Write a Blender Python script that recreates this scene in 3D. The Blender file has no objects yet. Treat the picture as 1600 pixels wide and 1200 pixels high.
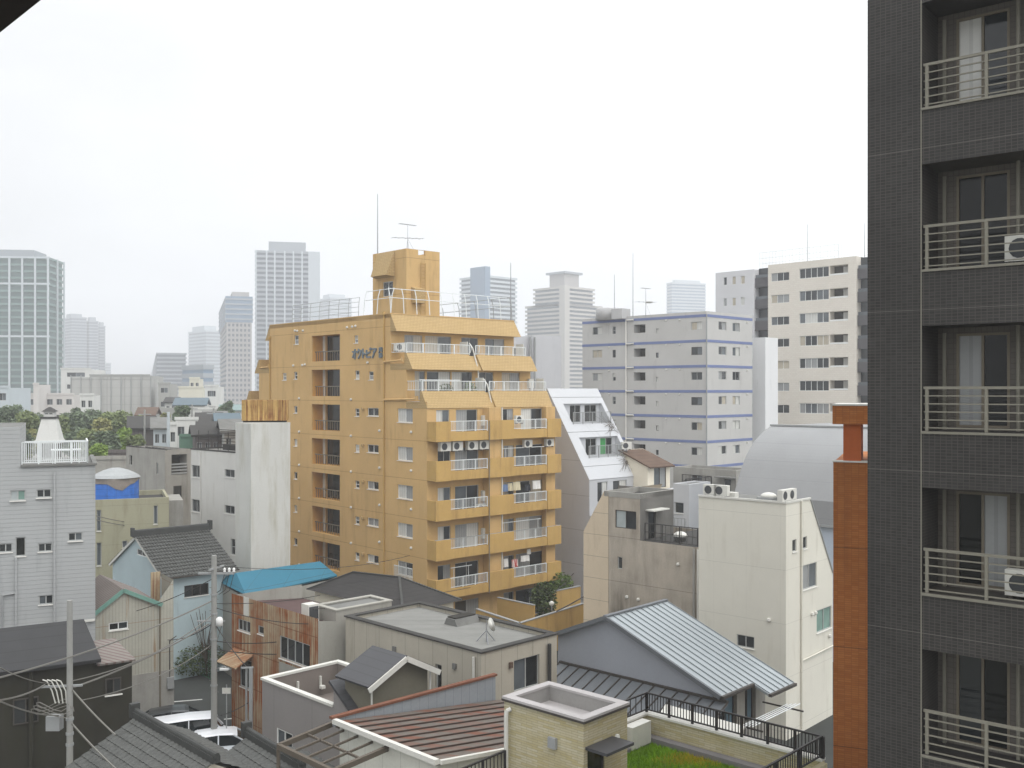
HAZE = 0.0008
import bpy, math, random
from mathutils import Vector, Matrix
rnd = random.Random(7)
sc = bpy.context.scene
COL = sc.collection
# ---- the survey behind the layout: camera 17.5 m up, level, 35 mm lens ----
F, CX, HY, H = 1565.0, 800.0, 610.0, 17.5
R = math.radians
def lin(v):
    v /= 255.0
    return v/12.92 if v <= .04045 else ((v+.055)/1.055)**2.4
def rgb(r, g, b, k=1.0): return (lin(r)*k, lin(g)*k, lin(b)*k, 1)
def W(px, py, Z): return Vector(((px-CX)*Z/F, Z, H-(py-HY)*Z/F))
def G(px, py, z=0.0):
    Z = F*(H-z)/(py-HY)
    return Vector(((px-CX)*Z/F, Z, z))

# ---------------- materials ----------------
M = {}
def mat(name, col, rough=.85, var=.18, scale=.5, stain=0.0, stcol=(.1, .08, .06, 1), streak=1.0, pats=(), metal=0.0,
        bump=0.0, spec=.25, brick=None, fine=0.10, stscale=1.2, sharp=0.0):
    m = bpy.data.materials.new(name); m.use_nodes = True
    nt = m.node_tree; N = nt.nodes; L = nt.links
    p = N['Principled BSDF']
    p.inputs['Roughness'].default_value = rough
    p.inputs['Metallic'].default_value = metal
    p.inputs['Specular IOR Level'].default_value = spec
    tc = N.new('ShaderNodeTexCoord'); sp = N.new('ShaderNodeSeparateXYZ'); L.new(tc.outputs['Object'], sp.inputs[0])
    def mth(op, a, b=None):
        n = N.new('ShaderNodeMath'); n.operation = op
        for i, v in enumerate((a, b)):
            if v is None: continue
            if isinstance(v, (int, float)): n.inputs[i].default_value = v
            else: L.new(v, n.inputs[i])
        return n.outputs[0]
    u = mth('ADD', sp.outputs[0], sp.outputs[1]); z = sp.outputs[2]
    def comb(a, b, c=0.0):
        n = N.new('ShaderNodeCombineXYZ')
        for i, v in enumerate((a, b, c)):
            if isinstance(v, (int, float)): n.inputs[i].default_value = v
            else: L.new(v, n.inputs[i])
        return n.outputs[0]
    def noise(vec, s, det=4, rough_=.6):
        n = N.new('ShaderNodeTexNoise'); n.inputs['Scale'].default_value = s
        n.inputs['Detail'].default_value = det; n.inputs['Roughness'].default_value = rough_
        L.new(vec, n.inputs['Vector']); return n.outputs['Fac']
    def mix(f, a, b, mode='MIX'):
        n = N.new('ShaderNodeMix'); n.data_type = 'RGBA'; n.blend_type = mode
        for i, v in ((0, f), (6, a), (7, b)):
            if isinstance(v, (int, float)): n.inputs[i].default_value = v
            elif isinstance(v, tuple): n.inputs[i].default_value = v
            else: L.new(v, n.inputs[i])
        return n.outputs[2]
    def ramp(v, lo, hi):
        n = N.new('ShaderNodeMapRange'); n.inputs[1].default_value = lo; n.inputs[2].default_value = hi
        n.inputs[3].default_value = 0; n.inputs[4].default_value = 1; L.new(v, n.inputs[0]); return n.outputs[0]
    base = col
    hgt = None
    if brick:
        bw, bh, mort, mcol, c2 = brick[:5]
        n = N.new('ShaderNodeTexBrick')
        n.inputs['Color1'].default_value = col; n.inputs['Color2'].default_value = c2; n.inputs['Mortar'].default_value = mcol
        n.inputs['Scale'].default_value = 1.0; n.inputs['Brick Width'].default_value = bw; n.inputs['Row Height'].default_value = bh
        n.inputs['Mortar Size'].default_value = mort; n.inputs['Mortar Smooth'].default_value = .2
        n.offset = brick[5] if len(brick) > 5 else 0.5
        L.new(comb(u, z), n.inputs['Vector']); base = n.outputs['Color']
    # broad mottling + fine grain
    big = ramp(noise(tc.outputs['Object'], scale, 5), .25, .75)
    dark = mth('MULTIPLY_ADD', big, var); N[-1].inputs[2].default_value = 1-var*.6
    g = noise(tc.outputs['Object'], 9.0, 3)
    dark2 = mth('MULTIPLY_ADD', g, fine*2); N[-1].inputs[2].default_value = 1-fine
    val = mth('MULTIPLY', dark, dark2)
    base = mix(1.0, base, comb(val, val, val), 'MULTIPLY')
    if stain > 0:
        sv = comb(u, mth('MULTIPLY', z, 1.0/(1+6*streak)), 0.0)
        s1 = ramp(noise(sv, stscale, 6, .65), .62-.32*stain, .72-.1*stain) if not sharp else ramp(noise(sv, stscale, 6, .7), sharp, sharp+.05)
        s2 = ramp(noise(tc.outputs['Object'], .23 if not sharp else .6, 3), .3, .6)
        base = mix(mth('MULTIPLY', mth('MULTIPLY', s1, s2), min(1.0, .35+stain*.6)), base, stcol)
    for pt in pats:
        kind, pitch, off, wd, dk = pt[:5]
        v = z if kind == 'h' else (sp.outputs[0] if kind == 'x' else (sp.outputs[1] if kind == 'y' else u))
        fr = mth('FRACT', mth('DIVIDE', mth('ADD', v, 1000*pitch-off), pitch))
        ln = mth('LESS_THAN', fr, wd/pitch)
        base = mix(mth('MULTIPLY', ln, dk), base, (pt[5] if len(pt) > 5 else (.02, .02, .02, 1)))
        if bump:
            hgt = mth('SUBTRACT', 1.0, ln) if hgt is None else mth('MULTIPLY', hgt, mth('SUBTRACT', 1.0, ln))
    L.new(base, p.inputs['Base Color'])
    if bump:
        b = N.new('ShaderNodeBump'); b.inputs['Strength'].default_value = min(1, bump); b.inputs['Distance'].default_value = .03
        L.new(hgt if hgt is not None else g, b.inputs['Height']); L.new(b.outputs[0], p.inputs['Normal'])
    M[name] = m; return m
def glass(name, col, rough=.06, spec=.6):
    m = bpy.data.materials.new(name); m.use_nodes = True
    nt = m.node_tree; p = nt.nodes['Principled BSDF']
    p.inputs['Roughness'].default_value = rough; p.inputs['Specular IOR Level'].default_value = spec
    tc = nt.nodes.new('ShaderNodeTexCoord'); n = nt.nodes.new('ShaderNodeTexNoise'); n.inputs['Scale'].default_value = 1.3
    n.inputs['Detail'].default_value = 3
    nt.links.new(tc.outputs['Object'], n.inputs['Vector'])
    x = nt.nodes.new('ShaderNodeMix'); x.data_type = 'RGBA'
    x.inputs[6].default_value = tuple(c*.6 for c in col[:3])+(1,); x.inputs[7].default_value = tuple(c*1.3 for c in col[:3])+(1,)
    nt.links.new(n.outputs['Fac'], x.inputs[0]); nt.links.new(x.outputs[2], p.inputs['Base Color'])
    M[name] = m; return m
def curtain(name, col):
    """folded cloth behind a clear pane: folds painted as vertical stripes under a gloss coat"""
    m = mat(name, col, .5, .25, .8, pats=(('v', .22, 0, .07, .35, tuple(c*.55 for c in col[:3])+(1,)),), fine=.05)  # darker stripes carry the shade between folds on the flat pane
    m.node_tree.nodes['Principled BSDF'].inputs['Coat Weight'].default_value = .6
    m.node_tree.nodes['Principled BSDF'].inputs['Coat Roughness'].default_value = .05
    return m

# ---------------- mesh builder ----------------
class MB:
    def __init__(s): s.v = []; s.f = []; s.mi = []; s.m = 0
    def add(s, pts, faces):
        o = len(s.v); s.v += [tuple(p) for p in pts]
        for f in faces: s.f.append([i+o for i in f]); s.mi.append(s.m)
        return s
    def quad(s, *p): return s.add(p, [list(range(len(p)))])
    def box(s, x0, x1, y0, y1, z0, z1):
        return s.add([(x0, y0, z0), (x1, y0, z0), (x1, y1, z0), (x0, y1, z0), (x0, y0, z1), (x1, y0, z1), (x1, y1, z1), (x0, y1, z1)],
                     [(3, 2, 1, 0), (4, 5, 6, 7), (0, 1, 5, 4), (1, 2, 6, 5), (2, 3, 7, 6), (3, 0, 4, 7)])
    def tube(s, p0, p1, r, n=6, r1=None, cap=True):
        p0, p1 = Vector(p0), Vector(p1); d = (p1-p0)
        if d.length < 1e-6: return s
        a = d.normalized().orthogonal().normalized(); b = d.normalized().cross(a)
        r1 = r if r1 is None else r1
        pts = [p0+(a*math.cos(2*math.pi*i/n)+b*math.sin(2*math.pi*i/n))*r for i in range(n)] + \
              [p1+(a*math.cos(2*math.pi*i/n)+b*math.sin(2*math.pi*i/n))*r1 for i in range(n)]
        fs = [(i, (i+1) % n, n+(i+1) % n, n+i) for i in range(n)]
        if cap: fs += [tuple(range(n-1, -1, -1)), tuple(range(n, 2*n))]
        return s.add(pts, fs)
    def bar(s, p0, p1, w, h):
        """a box beam between two points; w across, h up"""
        p0, p1 = Vector(p0), Vector(p1); d = (p1-p0).normalized()
        up = Vector((0, 0, 1)) if abs(d.z) < .95 else Vector((1, 0, 0))
        a = d.cross(up).normalized()*w/2; b = a.cross(d).normalized()*h/2
        return s.add([p0-a-b, p0+a-b, p0+a+b, p0-a+b, p1-a-b, p1+a-b, p1+a+b, p1-a+b],
                     [(0, 1, 2, 3), (7, 6, 5, 4), (4, 5, 1, 0), (5, 6, 2, 1), (6, 7, 3, 2), (7, 4, 0, 3)])
    def path(s, pts, r, n=5):
        for a, b in zip(pts, pts[1:]): s.tube(a, b, r, n)
        return s
    def prism_x(s, yz, x0, x1):
        n = len(yz)
        return s.add([(x0, y, z) for y, z in yz]+[(x1, y, z) for y, z in yz],
                     [tuple(range(n)), tuple(range(2*n-1, n-1, -1))]+[((i+1) % n, i, n+i, n+(i+1) % n) for i in range(n)])
    def prism_y(s, xz, y0, y1):
        n = len(xz)
        return s.add([(x, y0, z) for x, z in xz]+[(x, y1, z) for x, z in xz],
                     [tuple(range(n)), tuple(range(2*n-1, n-1, -1))]+[((i+1) % n, i, n+i, n+(i+1) % n) for i in range(n)])
    def prism_z(s, xy, z0, z1):
        n = len(xy)
        return s.add([(x, y, z0) for x, y in xy]+[(x, y, z1) for x, y in xy],
                     [tuple(range(n)), tuple(range(2*n-1, n-1, -1))]+[((i+1) % n, i, n+i, n+(i+1) % n) for i in range(n)])
    def slab(s, a, b, c, d, t):
        """a thick sheet under the quad a b c d"""
        n = (Vector(b)-Vector(a)).cross(Vector(d)-Vector(a)).normalized()
        if n.z < 0: n = -n
        top = [Vector(q) for q in (a, b, c, d)]; bot = [q-n*t for q in top]
        return s.add(top+bot, [(0, 1, 2, 3), (7, 6, 5, 4), (0, 4, 5, 1), (1, 5, 6, 2), (2, 6, 7, 3), (3, 7, 4, 0)])
    def lathe(s, c, prof, n=16):
        c = Vector(c); o = len(s.v)
        for r, z in prof:
            for i in range(n):
                a = 2*math.pi*i/n; s.v.append((c.x+r*math.cos(a), c.y+r*math.sin(a), c.z+z))
        for k in range(len(prof)-1):
            for i in range(n):
                j = (i+1) % n; s.f.append([o+k*n+i, o+k*n+j, o+(k+1)*n+j, o+(k+1)*n+i]); s.mi.append(s.m)
        s.f.append([o+i for i in range(n-1, -1, -1)]); s.mi.append(s.m)
        s.f.append([o+(len(prof)-1)*n+i for i in range(n)]); s.mi.append(s.m)
        return s
    def mesh(s, name, mats):
        me = bpy.data.meshes.new(name); me.from_pydata(s.v, [], s.f)
        for q in (mats if isinstance(mats, (list, tuple)) else [mats]): me.materials.append(M[q])
        me.polygons.foreach_set('material_index', s.mi); me.validate(); me.update(); return me
    def build(s, name, mats, parent=None, smooth=False):
        me = s.mesh(name, mats)
        if smooth: me.polygons.foreach_set('use_smooth', [True]*len(me.polygons))
        o = bpy.data.objects.new(name, me); COL.objects.link(o)
        if parent is not None: o.parent = parent
        return o

def tag(o, label=None, cat=None, group=None, kind=None):
    for k, v in (('label', label), ('category', cat), ('group', group), ('kind', kind)):
        if v: o[k] = v
    return o
def thing(name, label, cat, loc=(0, 0, 0), rz=0.0, group=None):
    o = bpy.data.objects.new(name, None); COL.objects.link(o); o.empty_display_size = .3
    o.location = loc; o.rotation_euler = (0, 0, rz); return tag(o, label, cat, group)
def dup(root, loc, rz, label=None, group=None):
    r = root.copy(); COL.objects.link(r); r.location = loc; r.rotation_euler = (0, 0, rz)
    if label: r['label'] = label
    if group: r['group'] = group
    for ch in list(root.children):
        c = ch.copy(); COL.objects.link(c); c.parent = r
        for g in list(ch.children):
            d = g.copy(); COL.objects.link(d); d.parent = c
    return r
def put(name, me, parent, loc, rz=0.0):
    o = bpy.data.objects.new(name, me); COL.objects.link(o); o.parent = parent; o.location = loc; o.rotation_euler = (0, 0, rz); return o

WCACHE = {}
def win_mesh(w, h, style, ta, tb, fm):
    key = (round(w, 2), round(h, 2), style, ta, tb, fm)
    if key in WCACHE: return WCACHE[key]
    w, h = key[0], key[1]
    a = MB(); f = MB(); t = .045 if w < 3 else .06
    if style in ('s1',):
        a.quad((0, 0, 0), (w, 0, 0), (w, 0, h), (0, 0, h))
        n = 1
    elif style == 'sv':                      # two sashes one above the other
        a.quad((0, 0, 0), (w, 0, 0), (w, 0, h/2), (0, 0, h/2)); a.m = 1; a.quad((0, 0, h/2), (w, 0, h/2), (w, 0, h), (0, 0, h)); n = 1
        f.box(0, w, -.03, .02, h/2-t/2, h/2+t/2)
    else:
        n = {'s2': 2, 's3': 3, 's4': 4, 's5': 5}[style]
        for i in range(n):
            a.m = i % 2 if n == 2 else (1 if i in (1, 2) else 0)
            a.quad((w*i/n, 0, 0), (w*(i+1)/n, 0, 0), (w*(i+1)/n, 0, h), (w*i/n, 0, h))
        for i in range(1, n): f.box(w*i/n-t/2, w*i/n+t/2, -.035, .02, t, h-t)
    f.box(0, w, -.04, .02, 0, t); f.box(0, w, -.04, .02, h-t, h)
    f.box(0, t, -.04, .02, t, h-t); f.box(w-t, w, -.04, .02, t, h-t)
    r = (a.mesh('window', [ta, tb]), f.mesh('frame', fm)); WCACHE[key] = r; return r

TINT = ['glass_dark', 'glass_dark', 'glass_grey', 'curtain_white', 'curtain_grey', 'glass_dark', 'curtain_beige']
class B:
    """A building frame: root at the ground below its near corner, x along its right-hand front, y along its left-hand front."""
    def __init__(s, name, px, Z, azR, label, cat='building', group=None, z0=0.0):
        s.X, s.Y = (px-CX)*Z/F, Z
        a = R(azR); s.dx = (math.sin(a), math.cos(a)); s.dy = (-math.cos(a), math.sin(a)); s.rz = R(90-azR); s.z0 = z0
        s.root = thing(name, label, cat, (s.X, s.Y, z0), s.rz, group)
    def on(s, px, x=None, y=None):
        k = (px-CX)/F
        if y is not None:
            ax, ay = s.X+y*s.dy[0], s.Y+y*s.dy[1]; d = s.dx
        else:
            ax, ay = s.X+x*s.dx[0], s.Y+x*s.dx[1]; d = s.dy
        return (k*ay-ax)/(d[0]-k*d[1])
    def xR(s, px): return s.on(px, y=0.0)
    def yL(s, px): return s.on(px, x=0.0)
    def dep(s, x, y): return s.Y+x*s.dx[1]+y*s.dy[1]
    def z(s, py, x, y): return H-(py-HY)*s.dep(x, y)/F-s.z0
    def zR(s, px, py, y=0.0): return s.z(py, s.on(px, y=y), y)
    def zL(s, px, py, x=0.0): return s.z(py, x, s.on(px, x=x))
    def rect(s, face, px0, px1, py0, py1, c=0.0):
        """image box -> (s0, s1, z0, z1) on face 'R' (plane y=c) or 'L' (plane x=c)"""
        if face == 'R':
            a, b = s.on(px0, y=c), s.on(px1, y=c); m = (a+b)/2; return (min(a, b), max(a, b), s.z(py1, m, c), s.z(py0, m, c))
        a, b = s.on(px0, x=c), s.on(px1, x=c); m = (a+b)/2; return (min(a, b), max(a, b), s.z(py1, c, m), s.z(py0, c, m))
    def w(s, x, y, z): return Vector((s.X+x*s.dx[0]+y*s.dy[0], s.Y+x*s.dx[1]+y*s.dy[1], z+s.z0))
    def loc(s, P):
        ex, ey = P[0]-s.X, P[1]-s.Y; return (ex*s.dx[0]+ey*s.dx[1], ex*s.dy[0]+ey*s.dy[1])
    def win(s, face, c, r, style='s2', inset=.12, tints=None, fm='frame_alu', name='window', sill=True):
        w, h = r[1]-r[0], r[3]-r[2]
        ta, tb = tints if tints else (rnd.choice(TINT), rnd.choice(TINT))
        me, fr = win_mesh(w, h, style, ta, tb, fm)
        if face == 'R': o = put(name, me, s.root, (r[0], c+inset, r[2]))
        else: o = put(name, me, s.root, (c+inset, r[1], r[2]), -math.pi/2)
        put('frame', fr, o, (0, 0, 0))
        if sill and inset > .02:
            k = ('sill', round(w, 2))
            if k not in WCACHE: WCACHE[k] = MB().box(-.03, k[1]+.03, -inset-.05, -.045, -.05, -.005).mesh('sill', 'sill_white')
            put('sill', WCACHE[k], o, (0, 0, 0))
        return o
    def facade(s, mb, face, c, s0, s1, z0, z1, ops=(), depth=.15, clip=None):
        """wall sheet with openings (s0,s1,z0,z1) and reveals; clip = convex outline in (s,z)"""
        def P(a, z, o=0.0): return (a, c-o, z) if face == 'R' else (c-o, a, z)
        ops = [o for o in ops if o[0] > s0-1e-4 and o[1] < s1+1e-4]
        ss = sorted(set([s0, s1]+[v for o in ops for v in o[:2]])); zz = sorted(set([z0, z1]+[v for o in ops for v in o[2:4]]))
        ss = [v for v in ss if s0-1e-6 <= v <= s1+1e-6]; zz = [v for v in zz if z0-1e-6 <= v <= z1+1e-6]
        for a, b in zip(ss, ss[1:]):
            if b-a < 1e-5: continue
            run = None
            for lo, hi in zip(zz, zz[1:]):
                if hi-lo < 1e-5: continue
                m, n = (a+b)/2, (lo+hi)/2
                if any(o[0] < m < o[1] and o[2] < n < o[3] for o in ops): continue
                pl = [(a, lo), (b, lo), (b, hi), (a, hi)]
                if clip: pl = clip_poly(pl, clip)
                if len(pl) >= 3: mb.add([P(*q) for q in pl], [list(range(len(pl)))])
        for o in ops:
            d = o[4] if len(o) > 4 and isinstance(o[4], float) else depth
            a, b, lo, hi = o[:4]
            mb.add([P(a, lo), P(a, hi), P(a, hi, -d), P(a, lo, -d)], [(0, 1, 2, 3)])
            mb.add([P(b, lo), P(b, hi), P(b, hi, -d), P(b, lo, -d)], [(3, 2, 1, 0)])
            mb.add([P(a, lo), P(b, lo), P(b, lo, -d), P(a, lo, -d)], [(0, 1, 2, 3)])
            mb.add([P(a, hi), P(b, hi), P(b, hi, -d), P(a, hi, -d)], [(3, 2, 1, 0)])
    def shell(s, x1, y1, z, Rops=(), Lops=(), wm='wall', pm=None, par=.35, zb=0.0, rm='roof_grey', t=.18, cap=None, name='wall'):
        """a flat-roofed block with a parapet. ops: (s0,s1,z0,z1,style[,tints])"""
        mb = MB()
        s.facade(mb, 'R', 0, 0, x1, zb, z, [o[:4] for o in Rops]); s.facade(mb, 'L', 0, 0, y1, zb, z, [o[:4] for o in Lops])
        mb.quad((x1, 0, zb), (x1, y1, zb), (x1, y1, z), (x1, 0, z)); mb.quad((x1, y1, zb), (0, y1, zb), (0, y1, z), (x1, y1, z))
        o_, i_ = [(0, 0), (x1, 0), (x1, y1), (0, y1)], [(t, t), (x1-t, t), (x1-t, y1-t), (t, y1-t)]
        for k in range(4):
            a, b, c_, d = o_[k], o_[(k+1) % 4], i_[(k+1) % 4], i_[k]
            if not cap: mb.quad((*a, z), (*b, z), (*c_, z), (*d, z))
            mb.quad((*d, z), (*c_, z), (*c_, z-par), (*d, z-par))
        w = mb.build(name, wm, s.root)
        MB().quad((t, t, z-par), (x1-t, t, z-par), (x1-t, y1-t, z-par), (t, y1-t, z-par)).build('roof', rm, s.root)
        if cap:
            cm, ch, ov = cap; q = MB()
            q.box(-ov, x1+ov, -ov, t+ov, z, z+ch); q.box(-ov, x1+ov, y1-t-ov, y1+ov, z, z+ch)
            q.box(-ov, t+ov, t+ov, y1-t-ov, z, z+ch); q.box(x1-t-ov, x1+ov, t+ov, y1-t-ov, z, z+ch)
            q.build('parapet_cap', cm, s.root)
        for fc, ops in (('R', Rops), ('L', Lops)):
            for o in ops:
                if len(o) > 4 and o[4]: s.win(fc, 0, o[:4], o[4], tints=o[5] if len(o) > 5 else None)
        return w
    def part(s, name, mb, m, smooth=False): return mb.build(name, m, s.root, smooth)

def clip_poly(pl, cl):
    """Sutherland-Hodgman against a convex counter-clockwise outline"""
    out = pl
    for (ax, ay), (bx, by) in zip(cl, cl[1:]+cl[:1]):
        ins = lambda p: (bx-ax)*(p[1]-ay)-(by-ay)*(p[0]-ax) >= -1e-7
        new = []
        for p, q in zip(out, out[1:]+out[:1]):
            a, b = ins(p), ins(q)
            if a: new.append(p)
            if a != b:
                d1 = (bx-ax)*(p[1]-ay)-(by-ay)*(p[0]-ax); d2 = (bx-ax)*(q[1]-ay)-(by-ay)*(q[0]-ax)
                t = d1/(d1-d2); new.append((p[0]+(q[0]-p[0])*t, p[1]+(q[1]-p[1])*t))
        out = new
        if not out: return []
    return out

def rail(mb, p0, p1, h, n, r=.02, mid=(), posts=None, pr=.03, top=.03):
    """upright bars between two points, top and bottom rails"""
    p0, p1 = Vector(p0), Vector(p1); up = Vector((0, 0, 1))
    mb.bar(p0+up*h, p1+up*h, top*2, top*1.6); mb.bar(p0+up*.08, p1+up*.08, top*1.4, top*1.4)
    for m_ in mid: mb.bar(p0+up*h*m_, p1+up*h*m_, top, top)
    for i in range(n+1):
        q = p0.lerp(p1, i/n); mb.bar(q+up*.08, q+up*h, r, r)
    if posts:
        for i in range(posts+1):
            q = p0.lerp(p1, i/posts); mb.bar(q, q+up*h, pr*2, pr*2)
    return mb

# ---------------- palette ----------------
glass('glass_dark', rgb(46, 50, 52)); glass('glass_grey', rgb(92, 98, 102), .12); glass('glass_blue', rgb(96, 120, 132), .08)
glass('glass_black', rgb(24, 26, 25), .1, .4); glass('glass_frost', rgb(170, 178, 178), .35, .4); glass('glass_green', rgb(120, 150, 140), .1)
curtain('curtain_white', rgb(205, 205, 200)); curtain('curtain_grey', rgb(150, 152, 152)); curtain('curtain_beige', rgb(185, 176, 158))
curtain('curtain_green', rgb(60, 150, 80))
mat('frame_alu', rgb(172, 174, 172), .45, .05, metal=.0); mat('frame_dark', rgb(70, 66, 62), .5, .05); mat('frame_white', rgb(225, 226, 224), .5, .05)
mat('frame_bronze', rgb(120, 112, 98), .5, .06)
mat('sill_white', rgb(222, 220, 214), .6, .08)
mat('void', rgb(52, 50, 46), .9, .2); mat('recess_dark', rgb(70, 66, 58), .9, .3, 1.5)  # recess_dark paints the shade of deep openings onto their back walls
mat('steel_white', rgb(222, 226, 226), .45, .05); mat('steel_grey', rgb(150, 152, 152), .5, .08); mat('steel_black', rgb(46, 44, 44), .5, .08)
mat('roof_grey', rgb(118, 118, 115), .9, .35, .35, stain=.35, stcol=rgb(80, 79, 75), streak=0)
mat('roof_dark', rgb(66, 65, 63), .9, .3, .5)
mat('cable', rgb(120, 118, 112), .6, .05); mat('cable_dark', rgb(60, 58, 56), .6, .05)
mat('antenna_metal', rgb(150, 152, 156), .4, .05, metal=.3)
mat('plastic_white', rgb(208, 207, 200), .5, .08); mat('fan_dark', rgb(70, 72, 74), .6, .1)
# ---------------- camera, sky, sun, air ----------------
cam = bpy.data.cameras.new('camera'); cam.sensor_width = 36; cam.lens = 36*F/1600; cam.shift_y = 10/1600
cam.clip_start = .1; cam.clip_end = 6000
co = bpy.data.objects.new('camera', cam); COL.objects.link(co); co.location = (0, 0, H); co.rotation_euler = (math.pi/2, 0, 0)
sc.camera = co
sc.view_settings.view_transform = 'Standard'; sc.view_settings.look = 'None'; sc.view_settings.gamma = 1
sc.view_settings.exposure = 0.66
sc.cycles.use_denoising = True; sc.cycles.max_bounces = 6; sc.cycles.volume_bounces = 2; sc.cycles.diffuse_bounces = 3
SUN_EL, SUN_AZ = 58, 150                      # veiled sun, high and behind the camera to the right
wd = bpy.data.worlds.new('World'); sc.world = wd; wd.use_nodes = True
nt = wd.node_tree; N = nt.nodes; L = nt.links
bg = N['Background']
sky = N.new('ShaderNodeTexSky'); sky.sky_type = 'NISHITA'; sky.sun_disc = False; sky.sun_elevation = R(SUN_EL); sky.sun_rotation = R(SUN_AZ)
sky.dust_density = 4; sky.air_density = 1.0
hs = N.new('ShaderNodeHueSaturation'); hs.inputs['Saturation'].default_value = .25; L.new(sky.outputs[0], hs.inputs['Color'])
tc = N.new('ShaderNodeTexCoord'); sp = N.new('ShaderNodeSeparateXYZ'); L.new(tc.outputs['Generated'], sp.inputs[0])
# a closed cloud deck, brighter overhead than at the horizon, with faint soft patches
cl = N.new('ShaderNodeTexNoise'); cl.inputs['Scale'].default_value = 2.2; cl.inputs['Detail'].default_value = 5; cl.inputs['Roughness'].default_value = .55
mp = N.new('ShaderNodeMapping'); mp.inputs['Scale'].default_value = (1, 1, 2.5); L.new(tc.outputs['Generated'], mp.inputs['Vector']); L.new(mp.outputs[0], cl.inputs['Vector'])
def wm(op, a, b, c=None):
    n = N.new('ShaderNodeMath'); n.operation = op
    for i, v in enumerate((a, b, c)):
        if v is None: continue
        if isinstance(v, (int, float)): n.inputs[i].default_value = v
        else: L.new(v, n.inputs[i])
    return n.outputs[0]
el = wm('MAXIMUM', sp.outputs[2], 0.0)
el2 = wm('POWER', el, 1.6)
lum = wm('MULTIPLY_ADD', el2, 7.0, 5.8)
lum = wm('MULTIPLY_ADD', sp.outputs[0], 3.0, lum)     # the cloud is thinner to the right
cf = wm('MULTIPLY_ADD', cl.outputs['Fac'], .55, .73)
lum = wm('MULTIPLY', lum, cf)
ccol = N.new('ShaderNodeCombineColor')
L.new(wm('MULTIPLY', lum, .985), ccol.inputs[0]); L.new(wm('MULTIPLY', lum, 1.0), ccol.inputs[1]); L.new(wm('MULTIPLY', lum, 1.012), ccol.inputs[2])
mx = N.new('ShaderNodeMix'); mx.data_type = 'RGBA'; mx.inputs[0].default_value = .88
L.new(hs.outputs[0], mx.inputs[6]); L.new(ccol.outputs[0], mx.inputs[7]); L.new(mx.outputs[2], bg.inputs['Color'])
bg.inputs['Strength'].default_value = .12
sun = bpy.data.lights.new('sun', 'SUN'); sun.energy = 0.7; sun.angle = R(40); sun.color = (1, .97, .92)
so = bpy.data.objects.new('sun', sun); COL.objects.link(so)
so.rotation_euler = (R(90-SUN_EL), 0, R(180-SUN_AZ)); so.location = (0, -20, 120)

hz = MB().box(-1500, 1500, -150, 1750, -1.0, 190).mesh('haze', [])if False else None
hb = MB().box(-1500, 1500, -150, 1750, -1.2, 190)
me = bpy.data.meshes.new('haze'); me.from_pydata(hb.v, [], hb.f); ho = bpy.data.objects.new('haze', me); COL.objects.link(ho)
hm = bpy.data.materials.new('haze'); hm.use_nodes = True; hm.node_tree.nodes.remove(hm.node_tree.nodes['Principled BSDF'])
pv = hm.node_tree.nodes.new('ShaderNodeVolumePrincipled'); pv.inputs['Color'].default_value = (.95, .965, 1, 1)
pv.inputs['Density'].default_value = HAZE; pv.inputs['Anisotropy'].default_value = .2
hm.node_tree.links.new(pv.outputs[0], hm.node_tree.nodes['Material Output'].inputs['Volume']); me.materials.append(hm)
tag(ho, kind='stuff', label='pale damp air that whitens the far towers', cat='haze')

mat('asphalt', rgb(62, 64, 62), .92, .3, .4, stain=.4, stcol=rgb(56, 57, 56), streak=0, fine=.15)
mat('city_ground', rgb(112, 112, 106), .95, .4, .05)
mat('paint_white', rgb(205, 205, 200), .7, .25, 2)
MB().quad((-1450, -120, 0), (1450, -120, 0), (1450, 1700, 0), (-1450, 1700, 0)).build('ground', 'city_ground')['kind'] = 'structure'
MB().quad((-60, 14, .006), (30, 14, .006), (30, 78, .006), (-60, 78, .006)).build('road', 'asphalt')['kind'] = 'structure'

# ================= the ochre apartment block =================
OCH = rgb(202, 168, 115)
mat('ochre_wall', OCH, .85, .16, .3, stain=.28, stcol=rgb(150, 120, 78), pats=(('h', 2.78, -.02, .045, .4, rgb(110, 76, 34)),), fine=.06)
mat('ochre_balcony', rgb(190, 156, 95), .85, .18, .4, stain=.4, stcol=rgb(134, 104, 62), fine=.08)
mat('ochre_tile', rgb(176, 151, 106), .8, .12, .4, brick=(.3, .12, .012, rgb(152, 124, 80), rgb(182, 156, 112)), fine=.05)
mat('ochre_inner', rgb(206, 158, 90), .9, .2, .6)
mat('letter_grey', rgb(112, 124, 132), .5, .1)
t = B('apartment_building', 681, 70, 48, 'stepped ochre apartment block with balconies, sloped tile parapets and a rooftop tower')
D = t.yL(667); y6 = t.yL(634.7); y7 = t.yL(610); YS = t.yL(609.6)+t.yL(422); X1 = t.xR(876.5); FL = 2.78
ztop = t.zL(609.6, 490)
xs0, xs1 = t.yL(531), t.yL(487)
ops0, ops1, ops2 = [], [], []
def rows(px0, px1, py0, py1, ks, style, tints=None, store=None):
    r = t.rect('L', px0, px1, py0, py1)
    for k in ks:
        o = (r[0], r[1], r[2]-FL*k, r[3]-FL*k, style, tints); (store if store is not None else ops0).append(o)
T1 = t.rect('L', 487, 531, 632, 673)
ops2.append(t.rect('L', 487, 531, 523.5, 564)+(None,)); ops1.append(t.rect('L', 487, 531, 577.5, 619)+(None,))
for k in range(5): ops0.append((T1[0], T1[1], T1[2]-FL*k, T1[3]-FL*k, None))
rows(459.8, 466.5, 524, 538, (0,), 'sv', None, ops2); rows(553.5, 559.5, 524, 536, (0,), 'sv', None, ops2)
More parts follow.
